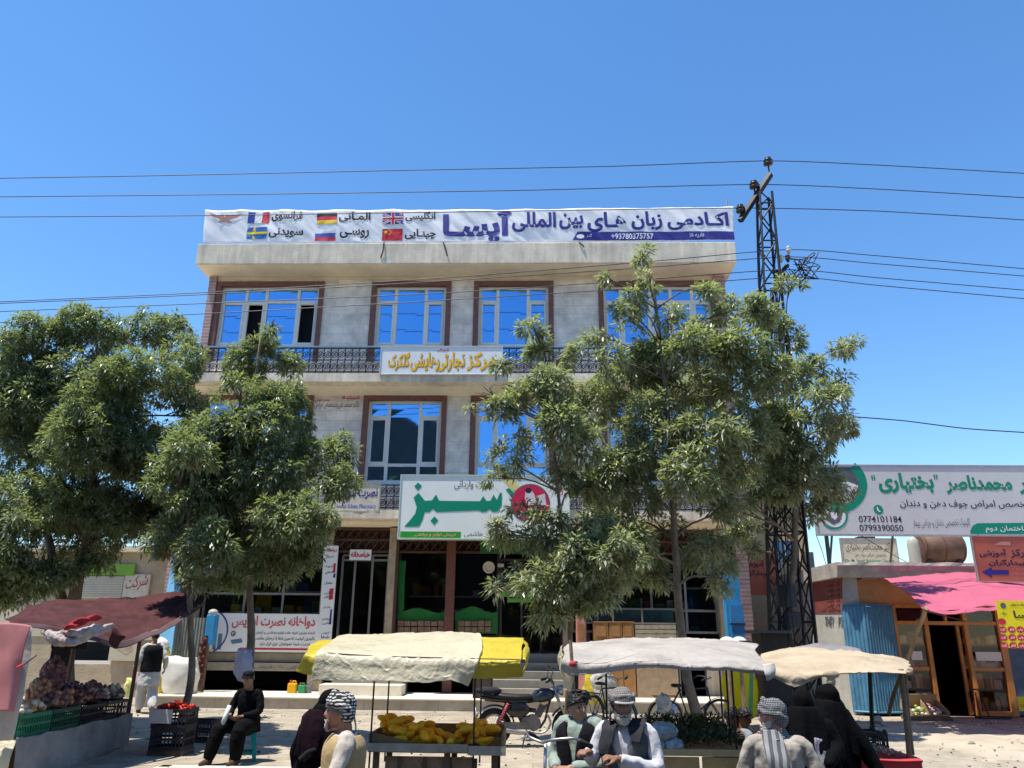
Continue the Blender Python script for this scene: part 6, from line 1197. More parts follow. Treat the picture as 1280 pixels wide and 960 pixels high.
k.tube([(c.x-.25,c.y,.05),(c.x-.25,c.y+.15,.55),(c.x-.18,c.y+.16,.62),(c.x-.03,c.y+.16,.62),(c.x+.02,c.y+.15,.55),(c.x+.05,c.y,.05)], .018, 6); k.tube([(c.x-.13,c.y+.02,.05),(c.x-.1,c.y+.15,.55)], .014, 6); k.build('frame', rod, ht); k = MB(); k.box((c.x-.28,c.y-.25,.01),(c.x+.42,c.y+.0,.05)); k.build('foot_plate', rod, ht)
# rubble by the corner, stone block, wooden stump at the pole
stn = M('broken_stone', (.34,.30,.25), .9, .25, 6, .6)
for i, (u, v, r, lab) in enumerate(((1096,905,.14,'grey broken stone lying below the blue steel doors'), (1105,909,.09,'small broken stone right of the grey broken stone'), (1214,932,.07,'dark pebble lying alone on the dusty mortar patch'), (1160,921,.08,'pale flat stone near the branch poles on the mortar patch'))):
    c = PZ(u, v, 0); k = MB(); k.ell(c+Vector((0,0,r*.4)), (r, r*.8, r*.6), 0, 10, 7); k.v = [p+noise.noise_vector(p*9)*r*.35 for p in k.v]; tag(k.build('stone', stn, None), lab, 'stone')
c = PZ(697, 947, 0); k = MB(); k.box((c.x-.2,c.y,0),(c.x+.16,c.y+.35,.17)); tag(k.build('stone_block', capm, None, bevel=.015), 'cream stone block on the pavement beside the young man', 'block')
k = MB(); k.tube([PZ(707,930,0),P(709,862,13.0)], .035, 7); k.v = [p for p in k.v]; tag(k.build('wooden_stake', polew, None, smooth=True), 'pale wooden stake standing behind the young man', 'stake')
# dark covered handcart and motorcycle clutter below the tower
t = thing('covered_cart', 'black covered box cart parked below the lattice tower', 'cart', P(965,810,17.0)); k = MB(); X0, X1, Z0, Z1 = lbox(952,788,985,824,16.3); k.box((X0,16.3,.45),(X1,17.0,Z1-.06)); k.build('box', M('black_box_side', (.03,.027,.026), .7, .3), t, bevel=.01); k = MB(); k.box((X0-.12,16.15,Z1-.058),(X1+.05,17.1,Z1)); k.build('lid', M('dark_lid', (.07,.07,.07), .5, .3), t, bevel=.01)
for x in (X0+.1, X1-.1): k = MB(); wheel(k, (x, 16.2, .26), .25, 'Y'); k.build('wheel', rod, t)
for i, (u, lab) in enumerate(((909,'left white round hard hat shaped bundle above the end of the herb tarpaulin'), (924,'right white round bundle with a black strap above the end of the herb tarpaulin'))):
    c = P(u, 803, 13.5); s_ = sc(13.5, u, 803); k = MB(); k.ell(c, (10*s_, 9*s_, 7*s_), 0, 16, 10); t = thing('white_bundle', lab, 'bundle', (c.x, c.y, c.z-.1)); k.build('bundle', sackw, t, smooth=True)
    if i: k = MB(); k.box((c.x-.03,c.y-9.4*s_,c.z-.02),(c.x+.17,c.y-8.4*s_,c.z+.03)); k.build('strap', blk, t)
    k = MB(); k.tube([(c.x,c.y,0),(c.x,c.y,c.z-.05)], .035, 6); k.build('post', polew, t)

k = MB(); R = random.Random(77)        # small litter and grit on the pavement
for i in range(760):
    x, y = (R.uniform(-8.5, 12), R.uniform(11.6, 19.4)) if i < 560 else (R.uniform(6, 13), R.uniform(12, 19)); r = R.uniform(.008,.03)*(1.6 if R.random() < .08 else 1); k.ell((x,y,.004+r*.4+(.02 if i >= 560 else 0)), (r,r*R.uniform(.6,1),r*.55), R.choice((0,0,0,1,2)), 6, 4)
o = k.build('grit', [stn, M('paper_scrap', (.6,.58,.55), .8), M('dark_scrap', (.06,.05,.045), .9)]); o['label'] = 'scattered grit and scraps on the pavement'; o['category'] = 'litter'; stuff(o)
# ------------------------------------------------------------------ people
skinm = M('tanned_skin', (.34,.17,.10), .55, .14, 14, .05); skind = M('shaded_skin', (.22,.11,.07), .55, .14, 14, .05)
hairm = M('black_hair', (.012,.010,.010), .5, .2, 60, .3, bscale=90); greyb = M('white_beard', (.50,.45,.385), .8, .15, 60, .6, bscale=120); eyem = M('dark_eye', (.015,.012,.01), .2, 0, 1, 0)
def cm(name, c, **k): return M(name, c, .88, k.pop('var', .15), k.pop('scale', 5), .6, bscale=k.pop('bscale', 13), spec=.08, **k)
def rot_to(d):    # frame whose z axis is d
    d = Vector(d).normalized(); x = Vector((1, 0, 0)); x = (x-d*x.dot(d)).normalized(); y = d.cross(x); return Matrix((x, y, d)).transposed()
def head_mesh(mb, c, R, s=1.0, ears=True):
    """facing local -Y, centre c (metres), R turns the head"""
    rings = []; n = 28
    for i in range(23):
        t = i/22; z = -.125+.25*t; ring = []
        if t < .12: w_, df, db = .030+.20*t, .052+.12*t, .02+.30*t
        else: w_ = .072*math.sqrt(max(.0, 1-((t-.58)/.46)**2))*(1-.16*max(0, .5-t)*2); df = .096*math.sqrt(max(0, 1-((t-.45)/.60)**2)); db = .098*math.sqrt(max(0, 1-((t-.62)/.44)**2)) if t > .2 else .055
        w_, df, db = max(w_, .004), max(df, .004), max(db, .004)
        for j in range(n):
            a = 2*math.pi*j/n; x = w_*math.sin(a); y = -math.cos(a)*(df if math.cos(a) > 0 else db); f = max(0, math.cos(a)); xx = x/.02
            nose = .024*math.exp(-((z+.012)/.020)**2)*math.exp(-(x/.012)**2)+.012*math.exp(-((z-.015)/.022)**2)*math.exp(-(x/.009)**2)
            sock = -.010*math.exp(-((z-.022)/.012)**2)*(math.exp(-((abs(x)-.030)/.014)**2)); brow = .006*math.exp(-((z-.042)/.009)**2)*math.exp(-((abs(x)-.028)/.022)**2)
            mouth = -.005*math.exp(-((z+.062)/.004)**2)*math.exp(-(x/.022)**2)+.005*math.exp(-((z+.054)/.006)**2)*math.exp(-(x/.02)**2)+.006*math.exp(-((z+.071)/.006)**2)*math.exp(-(x/.018)**2); chin = .008*math.exp(-((z+.098)/.014)**2)*math.exp(-(x/.022)**2)
            if f > 0: y -= nose+sock+brow+mouth+chin
            ring.append(c+R@(Vector((x, y, z))*s))
        rings.append(ring)
    mb.loft(rings)
    if ears:
        for sx in (-1, 1): mb.ell(c+R@(Vector((sx*.072, .012, .0))*s), (.010*s, .020*s, .032*s), 0, 8, 6, R)
def hand(mb, wr, d, nrm_, s=1.0, curl=.9, thumb=1):
    """palm from wrist wr along d, palm facing nrm_, fingers curling towards nrm_"""
    d = Vector(d).normalized(); nn = Vector(nrm_); nn = (nn-d*nn.dot(d)).normalized(); sd = d.cross(nn)*thumb
    k = []
    for t, w_, h in ((-.03,.024,.020),(.02,.032,.017),(.06,.041,.016),(.09,.040,.014)): k.append([wr+d*t*s+(sd*math.cos(a*.628)*w_+nn*math.sin(a*.628)*h)*s for a in range(10)])
    mb.loft(k)
    for i, (o, L) in enumerate(((.030,.068),(.010,.076),(-.011,.070),(-.031,.056))):
        p = wr+(d*.082+sd*o)*s; a = curl*(.75+.1*i); pts = [p-d*.02*s, p]
        for j, fr in enumerate((.45,.32,.27)): p = p+(d*math.cos(a*(j+.6))+nn*math.sin(a*(j+.6)))*L*fr*s; pts.append(p)
        mb.tube(pts, [.0098*s,.0098*s,.0092*s,.0085*s,.007*s], 8, round_=True)
    p = wr+(d*.022+sd*.030)*s; mb.tube([p, p+(d*.03+sd*.022+nn*.012)*s, p+(d*.055+sd*.022+nn*.03)*s, p+(d*.072+sd*.010+nn*.045)*s], [.013*s,.012*s,.0105*s,.008*s], 8, round_=True)
def elring(c, lat, dep, rx, ry, n=20): return [c+lat*math.cos(2*math.pi*i/n)*rx+dep*math.sin(2*math.pi*i/n)*ry for i in range(n)]
def torso_rings(J, add=0., upto=99):
    lat = (J['shL']-J['shR']).normalized(); hipv = J.get('hipdir', lat); out = []
    sp = J['neck']-J['hip']; up = sp.normalized(); dep = up.cross(lat).normalized(); lat2 = dep.cross(up)
    for t, rx, ry in ((-.16,.150,.115),(0,.168,.125),(.22,.155,.115),(.45,.158,.115),(.68,.166,.116),(.82,.170,.106),(.90,.165,.092),(.96,.10,.068),(1.0,.068,.058)):
        c = J['hip'].lerp(J['neck'], t) if 'mid' not in J else None
        if c is None: c = (J['hip'].lerp(J['mid'], t*2) if t < .5 else J['mid'].lerp(J['neck'], t*2-1))
        out.append(elring(c, lat2, dep, (rx+add)*J.get('wide', 1), ry+add))
    return out
BASE = dict(hip=(0,.01,.93), neck=(0,.015,1.45), head=(0,-.02,1.595), shL=(.185,.015,1.39), shR=(-.185,.015,1.39), elL=(.245,.06,1.12), elR=(-.245,.06,1.12), wrL=(.25,-.06,.90), wrR=(-.25,-.06,.90), hjL=(.09,.0,.88), hjR=(-.09,0,.88), knL=(.10,-.02,.48), knR=(-.10,-.02,.48), anL=(.10,.02,.08), anR=(-.10,.02,.08))
def person(label, loc, rz, pose=None, head_rot=(0, 0, 0), skin=None, vox=.008, hands=None, shoes=None, ears=True, group=None):
    J = {k: Vector(v) for k, v in {**BASE, **(pose or {})}.items() if not isinstance(v, (int, float))}
    for k, v in (pose or {}).items():
        if isinstance(v, (int, float)): J[k] = v
    t = thing('person', label, 'person', loc, rz, group); mb = MB(); R = Matrix.Rotation(head_rot[2], 3, 'Z')@Matrix.Rotation(head_rot[0], 3, 'X')@Matrix.Rotation(head_rot[1], 3, 'Y')
    head_mesh(mb, J['head'], R, 1.0, ears); mb.tube([J['neck']+Vector((0,0,-.05)), J['neck'].lerp(J['head'], .35)+Vector((0,.012,0)), J['head']+R@Vector((0,.025,-.05))], [.062,.056,.056], 12)
    mb.loft(torso_rings(J))
    for s_ in 'LR':
        mb.tube(resample([J['neck'].lerp(J['sh'+s_], .55), J['sh'+s_], J['el'+s_], J['wr'+s_]], 12), [.046,.050,.056,.052,.048,.045,.043,.044,.042,.038,.033,.028], 10, round_=True)
        mb.tube(resample([J['hj'+s_], J['kn'+s_], J['an'+s_]], 12), [.088,.084,.078,.070,.062,.056,.055,.056,.052,.045,.038,.034], 10, round_=True)
        ft = J.get('toe'+s_, J['an'+s_]+Vector((0,-.16,-.045))); mb.tube([J['an'+s_]+Vector((0,.05,-.045)), J['an'+s_]+Vector((0,0,-.03)), J['an'+s_].lerp(ft, .6)+Vector((0,0,-.012)), ft], [.034,.042,.036,.022], 10, round_=True)
        d = J['wr'+s_]-J['el'+s_]; h = (hands or {}).get(s_, (d, Vector((0,-.3,0))+Vector((-1 if s_ == 'L' else 1, 0, 0)), .7)); hand(mb, J['wr'+s_], h[0], h[1], 1.0, h[2], 1 if s_ == 'L' else -1)
    b = remeshed(mb, vox, 2); b.build('body', skin or skinm, t, smooth=True, local=True)
    k = MB()
    for sx in (-1, 1): k.ell(J['head']+R@Vector((sx*.031, -.083, .021)), (.0095,.006,.0048), 0, 10, 6, R)
    k.build('eye', eyem, t, smooth=True, local=True)
    k = MB()
    for sx in (-1, 1): k.tube([J['head']+R@Vector((sx*.014,-.098,.043)), J['head']+R@Vector((sx*.032,-.098,.048)), J['head']+R@Vector((sx*.050,-.083,.042))], [.004,.006,.003], 6)
    k.build('eyebrow', hairm, t, smooth=True, local=True)
    return t, J, R
def shirt(t, J, m, add=.022, sleeves=True, hem=None, name='shirt', wr=.010, vox=.010, cuff=.93):
    mb = MB(); mb.loft(torso_rings(J, add))
    if hem:
        c = J['hip']; mb.loft([elring(Vector((c.x+(hem[1]*(c.z-z) if len(hem) > 1 else 0), c.y+(hem[2]*(c.z-z) if len(hem) > 2 else 0), z)), Vector((1,0,0)), Vector((0,1,0)), .185+add+.10*(c.z-z), .14+add+.10*(c.z-z)) for z in (hem[0], (hem[0]+c.z)/2, c.z+.12)])
    if sleeves:
        for s_ in 'LR':
            w = J['el'+s_].lerp(J['wr'+s_], cuff); mb.tube(resample([J['neck'].lerp(J['sh'+s_], .38)+Vector((0,0,-.02)), J['sh'+s_], J['el'+s_], w], 12), [.062,.070,.070,.066,.062,.060,.060,.060,.060,.058,.052,.046], 12)
    b = remeshed(mb, vox, 1, wr, 13, (1, 1, .5)); b.v = [p+Vector((noise.noise(Vector((p.x*9+p.z*14,p.y*22,p.z*9))),noise.noise(Vector((p.x*21,p.y*9-p.z*13,p.z*8+4))),0))*wr*.55 for p in b.v]; return b.build(name, m, t, smooth=True, local=True)
def vest(t, J, m, add=.042, gap=.55, low=-.12, name='vest', back=True):
    """open-fronted waistcoat over the shirt; the opening faces the front"""
    rg = torso_rings(J, add); lat = (J['shL']-J['shR']).normalized(); up = (J['neck']-J['hip']).normalized(); dep = up.cross(lat).normalized(); lat2 = dep.cross(up); n = 30; rings = []
    for t_, rx, ry, g in ((low,.168,.130,.18),(.05,.170,.126,.12),(.25,.160,.118,.12),(.5,.165,.118,.16),(.7,.176,.122,.28),(.82,.166,.112,.42),(.91,.135,.092,.6),(.97,.092,.07,.75)):
        c = (J['hip'].lerp(J['neck'], t_) if 'mid' not in J else (J['hip'].lerp(J['mid'], t_*2) if t_ < .5 else J['mid'].lerp(J['neck'], t_*2-1))); a0 = -math.pi/2+g*gap*1.6; a1 = -math.pi/2+2*math.pi-g*gap*1.6
        rings.append([c+lat2*math.cos(a0+(a1-a0)*i/n)*(rx+add)*J.get('wide', 1)+dep*math.sin(a0+(a1-a0)*i/n)*(ry+add)*(1+.03*noise.noise(Vector((i*.5, t_*6, 1)))) for i in range(n+1)])
    R2 = [resample([r[i] for r in rings], 18) for i in range(n+1)]; mb = MB(); mb.loft([[R2[i][j] for i in range(n+1)] for j in range(18)], cap=False, closed=False); return mb.build(name, m, t, smooth=True, local=True, solid=.012)
def trousers(t, J, m, add=.035, name='trousers'):
    mb = MB(); mb.loft(torso_rings(J, .01)[:3])
    for s_ in 'LR': mb.tube(resample([J['hj'+s_], J['kn'+s_], J['an'+s_]], 10), [.105+add*.6,.10+add,.095+add,.09+add,.085+add,.08+add,.078+add,.072+add,.062+add,.045+add*.8], 12)
    b = remeshed(mb, .011, 2, .010, 9, (1, 1, .4)); return b.build(name, m, t, smooth=True, local=True)
def shoes(t, J, m):
    for s_ in 'LR':
        ft = J.get('toe'+s_, J['an'+s_]+Vector((0,-.16,-.045))); k = MB(); k.tube([J['an'+s_]+Vector((0,.055,-.04)), J['an'+s_]+Vector((0,0,-.035)), J['an'+s_].lerp(ft, .6)+Vector((0,0,-.012)), ft+Vector((0,-.015,0))], [.040,.049,.045,.030], 10, round_=True); k.build('shoe', m, t, smooth=True, local=True)
def hair(t, J, R, m=None, top=.014, low=-.02, front=.055, s=1.06, name='hair'):
    k = MB(); c = J['head']; n = 60; rings = []
    for i in range(20):
        th = i/19; z0 = .128; rr = []
        for j in range(n):
            a = 2*math.pi*j/n; fr = (1+math.cos(a))/2; zb = low+(front-low)*fr**.8; z = z0+top-(z0+top-zb)*th; q = min(1, max(0, (z-.02)/.118)); w_ = .078*s*math.sqrt(max(.002, 1-q**2.2)); df = .098*s*math.sqrt(max(.002, 1-q**2.2)); db = .104*s*math.sqrt(max(.002, 1-q**2.2))
            p = Vector((w_*math.sin(a), -math.cos(a)*(df if math.cos(a) > 0 else db), z)); p += p.normalized()*(.010*noise.noise(p*38)+.008*noise.noise(p*90)); p.z += (.012*noise.noise(Vector((a*3.1, 2, 5))) if th > .7 else 0); rr.append(c+R@p)
        rings.append(rr)
    k.loft(rings, cap=True); o = k.build(name, m or hairm, t, smooth=True, local=True, solid=.006); return o
def beard(t, J, R, m, L=.05, full=1.):
    k = MB(); c = J['head']; n = 21; rings = []
    for z, rx, ry, y0 in ((-.048,.070,.088,.0),(-.064,.068,.092,0),(-.080,.062,.094,0),(-.105,.050,.094,0),(-.125-L*.4,.034,.084,0),(-.13-L,.014,.066,0)):
        ring = []
        for i in range(n):
            a = (-1.75+3.5*i/(n-1))*full; up = (.034*max(0, abs(a)-.55) if z > -.07 else 0)
            ring.append(c+R@Vector((rx*math.sin(a), y0-ry*math.cos(a)-(.006 if abs(a) > .40 else -.020 if z > -.07 else .006), z+up)))
        rings.append(ring)
    R2 = [resample([r[i] for r in rings], 16) for i in range(n)]; k.loft([[R2[i][j] for i in range(n)] for j in range(16)], cap=False, closed=False); k.v = [p+noise.noise_vector(p*70)*.009+noise.noise_vector(p*25)*.006 for p in k.v]; k.build('beard', m, t, smooth=True, local=True, solid=.012)
    k = MB(); k.tube([c+R@Vector((x,-.106+abs(x)*.5,-.046-abs(x)*.55)) for x in (-.036,-.02,0,.02,.036)], [.003,.006,.004,.006,.003], 8); k.build('moustache', m, t, smooth=True, local=True)
def check_mat(name, c1, c2, sx, sz, dist=2.):
    m = bpy.data.materials.new(name); m.use_nodes = True; n = m.node_tree.nodes; L = m.node_tree.links; b = n['Principled BSDF']; b.inputs['Roughness'].default_value = .9
    tc = n.new('ShaderNodeTexCoord'); w_ = n.new('ShaderNodeTexWave'); w_.inputs['Scale'].default_value = sx; w_.inputs['Distortion'].default_value = dist; w_.inputs['Detail'].default_value = 2; w_.bands_direction = 'X'; L.new(tc.outputs['Object'], w_.inputs['Vector'])
    w2 = n.new('ShaderNodeTexWave'); w2.inputs['Scale'].default_value = sz; w2.inputs['Distortion'].default_value = dist; w2.bands_direction = 'Z'; L.new(tc.outputs['Object'], w2.inputs['Vector'])
    mx = n.new('ShaderNodeMath'); mx.operation = 'MULTIPLY'; L.new(w_.outputs['Fac'], mx.inputs[0]); L.new(w2.outputs['Fac'], mx.inputs[1])
    r = n.new('ShaderNodeValToRGB'); r.color_ramp.elements[0].position = .28; r.color_ramp.elements[1].position = .36; r.color_ramp.elements[0].color = (*c1, 1); r.color_ramp.elements[1].color = (*c2, 1); L.new(mx.outputs[0], r.inputs[0]); L.new(r.outputs[0], b.inputs['Base Color'])
    bp = n.new('ShaderNodeBump'); bp.inputs['Strength'].default_value = .3; bp.inputs['Distance'].default_value = .01; L.new(mx.outputs[0], bp.inputs['Height']); L.new(bp.outputs['Normal'], b.inputs['Normal']); MATS[name] = m; return m
def turban(t, J, R, m, rolls=6, tail=None, s=1.0, seed=1, tilt=.3):
    k = MB(); c = J['head']; Rr = random.Random(seed); k.ell(c+R@Vector((0,.018,.070)), (.095*s,.116*s,.092*s), 0, 20, 12, R); k.ell(c+R@Vector((0,.06,.0)), (.082*s,.072*s,.085*s), 0, 16, 10, R)
    for i in range(rolls):
        a = Rr.uniform(-tilt, tilt); b = Rr.uniform(-tilt, tilt); M3 = R@Matrix.Rotation(a-.30, 3, 'X')@Matrix.Rotation(b, 3, 'Y'); zc = .035+.085*i/rolls; pts = []
        for j in range(25): q = 2*math.pi*j/24; pts.append(c+R@Vector((0,.012,zc))+M3@Vector(((.094-.006*i)*s*math.cos(q), (.114-.006*i)*s*math.sin(q), .008*math.sin(3*q+i))))
        k.tube(pts, [.022*s*(1+.25*noise.noise(Vector((j*.6, i, seed)))) for j in range(25)], 8, cap=False)
    b = remeshed(k, .007, 2, .006, 28, (1, 1, 1)); b.build('turban', m, t, smooth=True, local=True)
    if tail:
        for tl in tail: cl = cloth('turban_tail', tl, m, None, 14, 20, .012, 9, .008, seed); cl.parent = t
RZ = math.radians
# ---- man walking on the left
g0 = PZ(180, 892, 0)
t, J, R = person('man in white clothes and a dark waistcoat walking past the sacks', (g0.x, g0.y, 0), RZ(215), dict(anL=(.08,-.24,.08), knL=(.09,-.16,.50), anR=(-.10,.28,.13), knR=(-.10,.0,.49), elR=(-.27,.12,1.13), wrR=(-.30,-.03,.93), elL=(.25,.02,1.12), wrL=(.30,-.18,.96)), (0,0,.2), vox=.011)
shirt(t, J, cm('white_kameez', (.50,.50,.50)), hem=(.58,)); trousers(t, J, cm('white_kameez', (.50,.50,.50))); vest(t, J, cm('charcoal_waistcoat', (.014,.015,.016)), .045); hair(t, J, R); shoes(t, J, cm('brown_leather_shoe', (.10,.05,.03)))
hb_ = thing('shopping_bag', 'pale carrier bag with a pink print swinging from the walking man\'s hand', 'bag', (g0.x+.25, g0.y-.3, .6)); c = P(176,848,18.4); cloth('bag', [[c+Vector((-.12,0,.12)),c+Vector((.12,0,.12))],[c+Vector((-.18,-.06,-.1)),c+Vector((.18,-.06,-.1))],[c+Vector((-.15,-.02,-.25)),c+Vector((.15,-.02,-.25))]], M('pinkish_bag', (.62,.38,.42), .5, .3, 6, .1, trans=.2), hb_, 12, 12, .05, 5, .004, 71)
# ---- man in black sitting on the teal stool
t, J, R = person('seated man in black clothes and cap holding a rolled paper on the teal stool', (SX.x, SX.y+.12, 0), RZ(-14), dict(hip=(0,.06,.53), neck=(0,.02,1.03), head=(-.02,-.04,1.175), shL=(.19,.02,.97), shR=(-.19,.02,.97), elL=(.25,-.04,.72), elR=(-.25,-.06,.74), wrL=(.08,-.24,.66), wrR=(-.12,-.26,.68), hjL=(.09,.02,.50), hjR=(-.09,.02,.50), knL=(.17,-.40,.50), knR=(-.16,-.42,.52), anL=(.15,-.40,.08), anR=(-.24,-.52,.08)), (.05,0,.25), vox=.009)
blackc = cm('black_cotton', (.005,.005,.006)); shirt(t, J, blackc, hem=(.42,0,0)); trousers(t, J, blackc); shoes(t, J, cm('brown_sandal', (.09,.05,.035))); hair(t, J, R, low=-.03, front=.065)
k = MB(); k.loft([[J['head']+R@Vector((rx*math.cos(a*.314), .006+ry*math.sin(a*.314), z)) for a in range(20)] for rx, ry, z in ((.083,.106,.068),(.086,.109,.09),(.08,.10,.125),(.05,.07,.142),(.01,.02,.146))]); k.build('cap', cm('black_cap', (.012,.012,.014)), t, smooth=True, local=True)
k = MB(); k.loft([[J['head']+R@Vector((x, -.10-.045*q*(1-(x/.08)**2), .070-.012*q)) for x in (-.07,-.045,-.02,0,.02,.045,.07)] for q in (0, 1)], cap=False, closed=False); k.build('cap_peak', cm('black_cap', (.012,.012,.014)), t, local=True, solid=.006)
# rolled paper in his hands
t.scale = (.9, .9, .9)
Mx = Matrix.Translation(t.location)@Matrix.Rotation(t.rotation_euler.z, 4, 'Z')@Matrix.Scale(.9, 4); a_, b_ = Mx@Vector((-.075,-.37,.83)), Mx@Vector((-.115,-.45,.53)); k = MB(); k.tube([a_, b_], [.026,.036], 12); tag(k.build('rolled_paper', M('white_paper', (.75,.74,.72)), None, smooth=True), 'grey white rolled paper held by the seated man in black', 'paper')
# ---- draped women
def draped(label, loc, rz, m, h=1.6, lean=0., seed=1, wide=1., arm=None, fold=.07):
    t = thing('person', label, 'person', loc, rz); mb = MB(); n = 64; prof = ((0,.30,.26),(.12,.29,.25),(.35,.27,.22),(.52,.25,.19),(.62,.235,.175),(.72,.24,.165),(.80,.225,.145),(.845,.17,.12),(.875,.115,.115),(.91,.105,.125),(.95,.10,.12),(.985,.065,.08),(1.0,.012,.015)); rings = []
    for zt_, rx, ry in prof:
        off = Vector((lean*max(0, zt_-.45)**1.3, -abs(lean)*.3*zt_, 0)); fa = fold*max(0, 1-zt_*1.05); ring = []
        for i in range(n):
            a = 2*math.pi*i/n; f = 1+fa*(math.sin(9*a+seed+2*zt_)+.6*math.sin(17*a+seed*2-3*zt_)+.5*noise.noise(Vector((math.cos(a)*2, math.sin(a)*2, zt_*4+seed)))); ring.append(Vector((rx*wide*f*math.cos(a), ry*wide*f*math.sin(a), zt_*h))+off)
        rings.append(ring)
    R2 = [resample([r[i] for r in rings], 40) for i in range(n)]; mb.loft([[R2[i][j] for i in range(n)] for j in range(40)])
    for a_ in (arm or []): mb.tube(resample([Vector(p) for p in a_[0]], 12), resample([Vector((q, 0, 0)) for q in a_[1]], 12) and [v.x for v in resample([Vector((q, 0, 0)) for q in a_[1]], 12)], 12, round_=True)
    b = remeshed(mb, .010, 1, .014, 12, (1, 1, .3)); b.build('body', m, t, smooth=True, local=True)
    k = MB(); nn_ = 80; rr = []
    for i in range(16):
        q = i/15; z = h*(.90-.34*q-.03*q*q); ring = []
        for j in range(nn_):
            a = 2*math.pi*j/nn_; fo = 1+q*(.10*math.sin(7*a+seed*1.7+q)+.07*math.sin(13*a+seed+2*q)+.09*noise.noise(Vector((math.cos(a)*3, math.sin(a)*3, q*2+seed)))); off = Vector((lean*max(0, z/h-.45)**1.3, -abs(lean)*.3*z/h, 0)); rx = (.115+(.245*wide-.115)*min(1, q*1.5)**.7+.03*q)*fo; ry = (.125+(.19-.125)*min(1, q*1.5)**.7+.03*q)*fo; ring.append(Vector((rx*math.cos(a), ry*math.sin(a), z+.05*q*math.sin(5*a+seed)))+off)
        rr.append(ring)
    k.loft(rr, cap=False); k.build('veil', m, t, smooth=True, local=True, solid=.01)
    return t
bk = cm('black_veil_cloth', (.003,.003,.004), var=.4); pur = cm('dark_plum_cloth', (.012,.004,.008))
k0 = P(402, 875, 8.9); ht_ = P(412, 861, 8.9).z-ZR; t = draped('figure in black and plum veil leaning behind the man with the checked turban', (k0.x-.02, 8.9, ZR), RZ(150), bk, ht_, -.22, 3, 1.0, [(((.12,.02,ht_*.72),(.28,-.02,ht_*.55),(.34,-.10,ht_*.40)), (.10,.09,.06))], .09)
k = MB(); k.loft([[Vector((-.03+rx*math.cos(a*.2618)*(1+.05*math.sin(a*1.9)), -.03+ry*math.sin(a*.2618)*(1+.05*math.sin(a*1.9)), z)) for a in range(24)] for rx, ry, z in ((.27,.215,ht_*.54),(.28,.22,ht_*.62),(.272,.205,ht_*.72),(.25,.18,ht_*.80),(.17,.14,ht_*.86))]); remeshed(k, .012, 2, .014, 9).build('shawl', pur, t, smooth=True, local=True)
w_ = MB(); hp = P(378, 945, 8.6); w_.tube(resample([P(374,950,8.6),P(385,940,8.65),P(398,936,8.7)], 8), .022, 7); tag(w_.build('bag_strap', cm('black_strap', (.02,.02,.02)), None), 'black strap hanging from the arm of the bent veiled figure', 'strap')
k0 = P(1003, 870, 8.2); t = draped('woman in a long black veil standing under the cream canopy behind the grey turbaned man', (k0.x, 8.2, ZR), RZ(-10), bk, 1.54, .0, 5, .95, [(((-.18,-.02,1.22),(-.25,-.05,1.05),(-.12,-.25,.95)), (.075,.07,.055)), (((.18,-.02,1.22),(.26,-.05,1.05),(.14,-.26,.92)), (.075,.07,.055))], .08)
cl = cloth('grey_scarf', [[Vector((.04,-.19,1.12)),Vector((.14,-.15,1.12))],[Vector((.06,-.25,.95)),Vector((.17,-.2,.95))],[Vector((.09,-.27,.80)),Vector((.19,-.23,.80))]], cm('grey_patterned_scarf', (.22,.23,.26), var=.7, scale=18), None, 10, 16, .03, 9, .008, 75); cl.parent = t
k = MB(); k.ell(Vector((0,-.085,1.415)), (.05,.035,.022), 0, 14, 8); o = k.build('eye_slit', skind, t, smooth=True, local=True)
k0 = P(1032, 870, 8.9); t = draped('woman in a wide black veil bending to the dark crate under the cream canopy', (k0.x, 8.9, ZR), RZ(20), bk, 1.56, .05, 8, 1.1, [(((.12,-.05,1.25),(.28,-.15,.95),(.40,-.25,.66)), (.10,.09,.06))], .10)
# ---- man in a brown coat seated behind the herbs, man with bowed head
g0 = P(930, 915, 10.9); t, J, R = person('man in a brown coat sitting behind the grey turbaned man', (g0.x+.03, 11.25, -.30), RZ(40), dict(hip=(0,.05,.40), neck=(0,-.04,.86), head=(0,-.09,1.0), shL=(.19,-.03,.80), shR=(-.19,-.03,.80), elL=(.28,-.1,.56), elR=(-.28,-.1,.56), wrL=(.10,-.34,.55), wrR=(-.10,-.34,.55), hjL=(.1,0,.36), hjR=(-.1,0,.36), knL=(.2,-.38,.46), knR=(-.2,-.38,.46), anL=(.15,-.36,.08), anR=(-.15,-.36,.08)), (.3,0,0), skind, .011); shirt(t, J, cm('brown_coat', (.10,.07,.05)), .035); trousers(t, J, cm('brown_trousers', (.07,.06,.05))); hair(t, J, R)
g0 = P(906, 892, 11.6); t, J, R = person('dark haired man in a grey blue shirt with bowed head behind the thin canopy rods', (g0.x+.14, 11.3, -.16), RZ(-65), dict(hip=(0,.05,.35), neck=(0,-.06,.72), head=(0,-.14,.85), shL=(.19,-.05,.66), shR=(-.19,-.05,.66), elL=(.26,-.1,.45), elR=(-.26,-.1,.45), wrL=(.10,-.34,.42), wrR=(-.10,-.34,.42), hjL=(.1,0,.32), hjR=(-.1,0,.32), knL=(.2,-.38,.46), knR=(-.2,-.38,.46), anL=(.15,-.36,.08), anR=(-.15,-.36,.08)), (.45,0,0), skind, .011); shirt(t, J, cm('grey_blue_shirt', (.24,.27,.33)), .03); trousers(t, J, cm('grey_trousers', (.12,.12,.13))); hair(t, J, R, low=-.04)
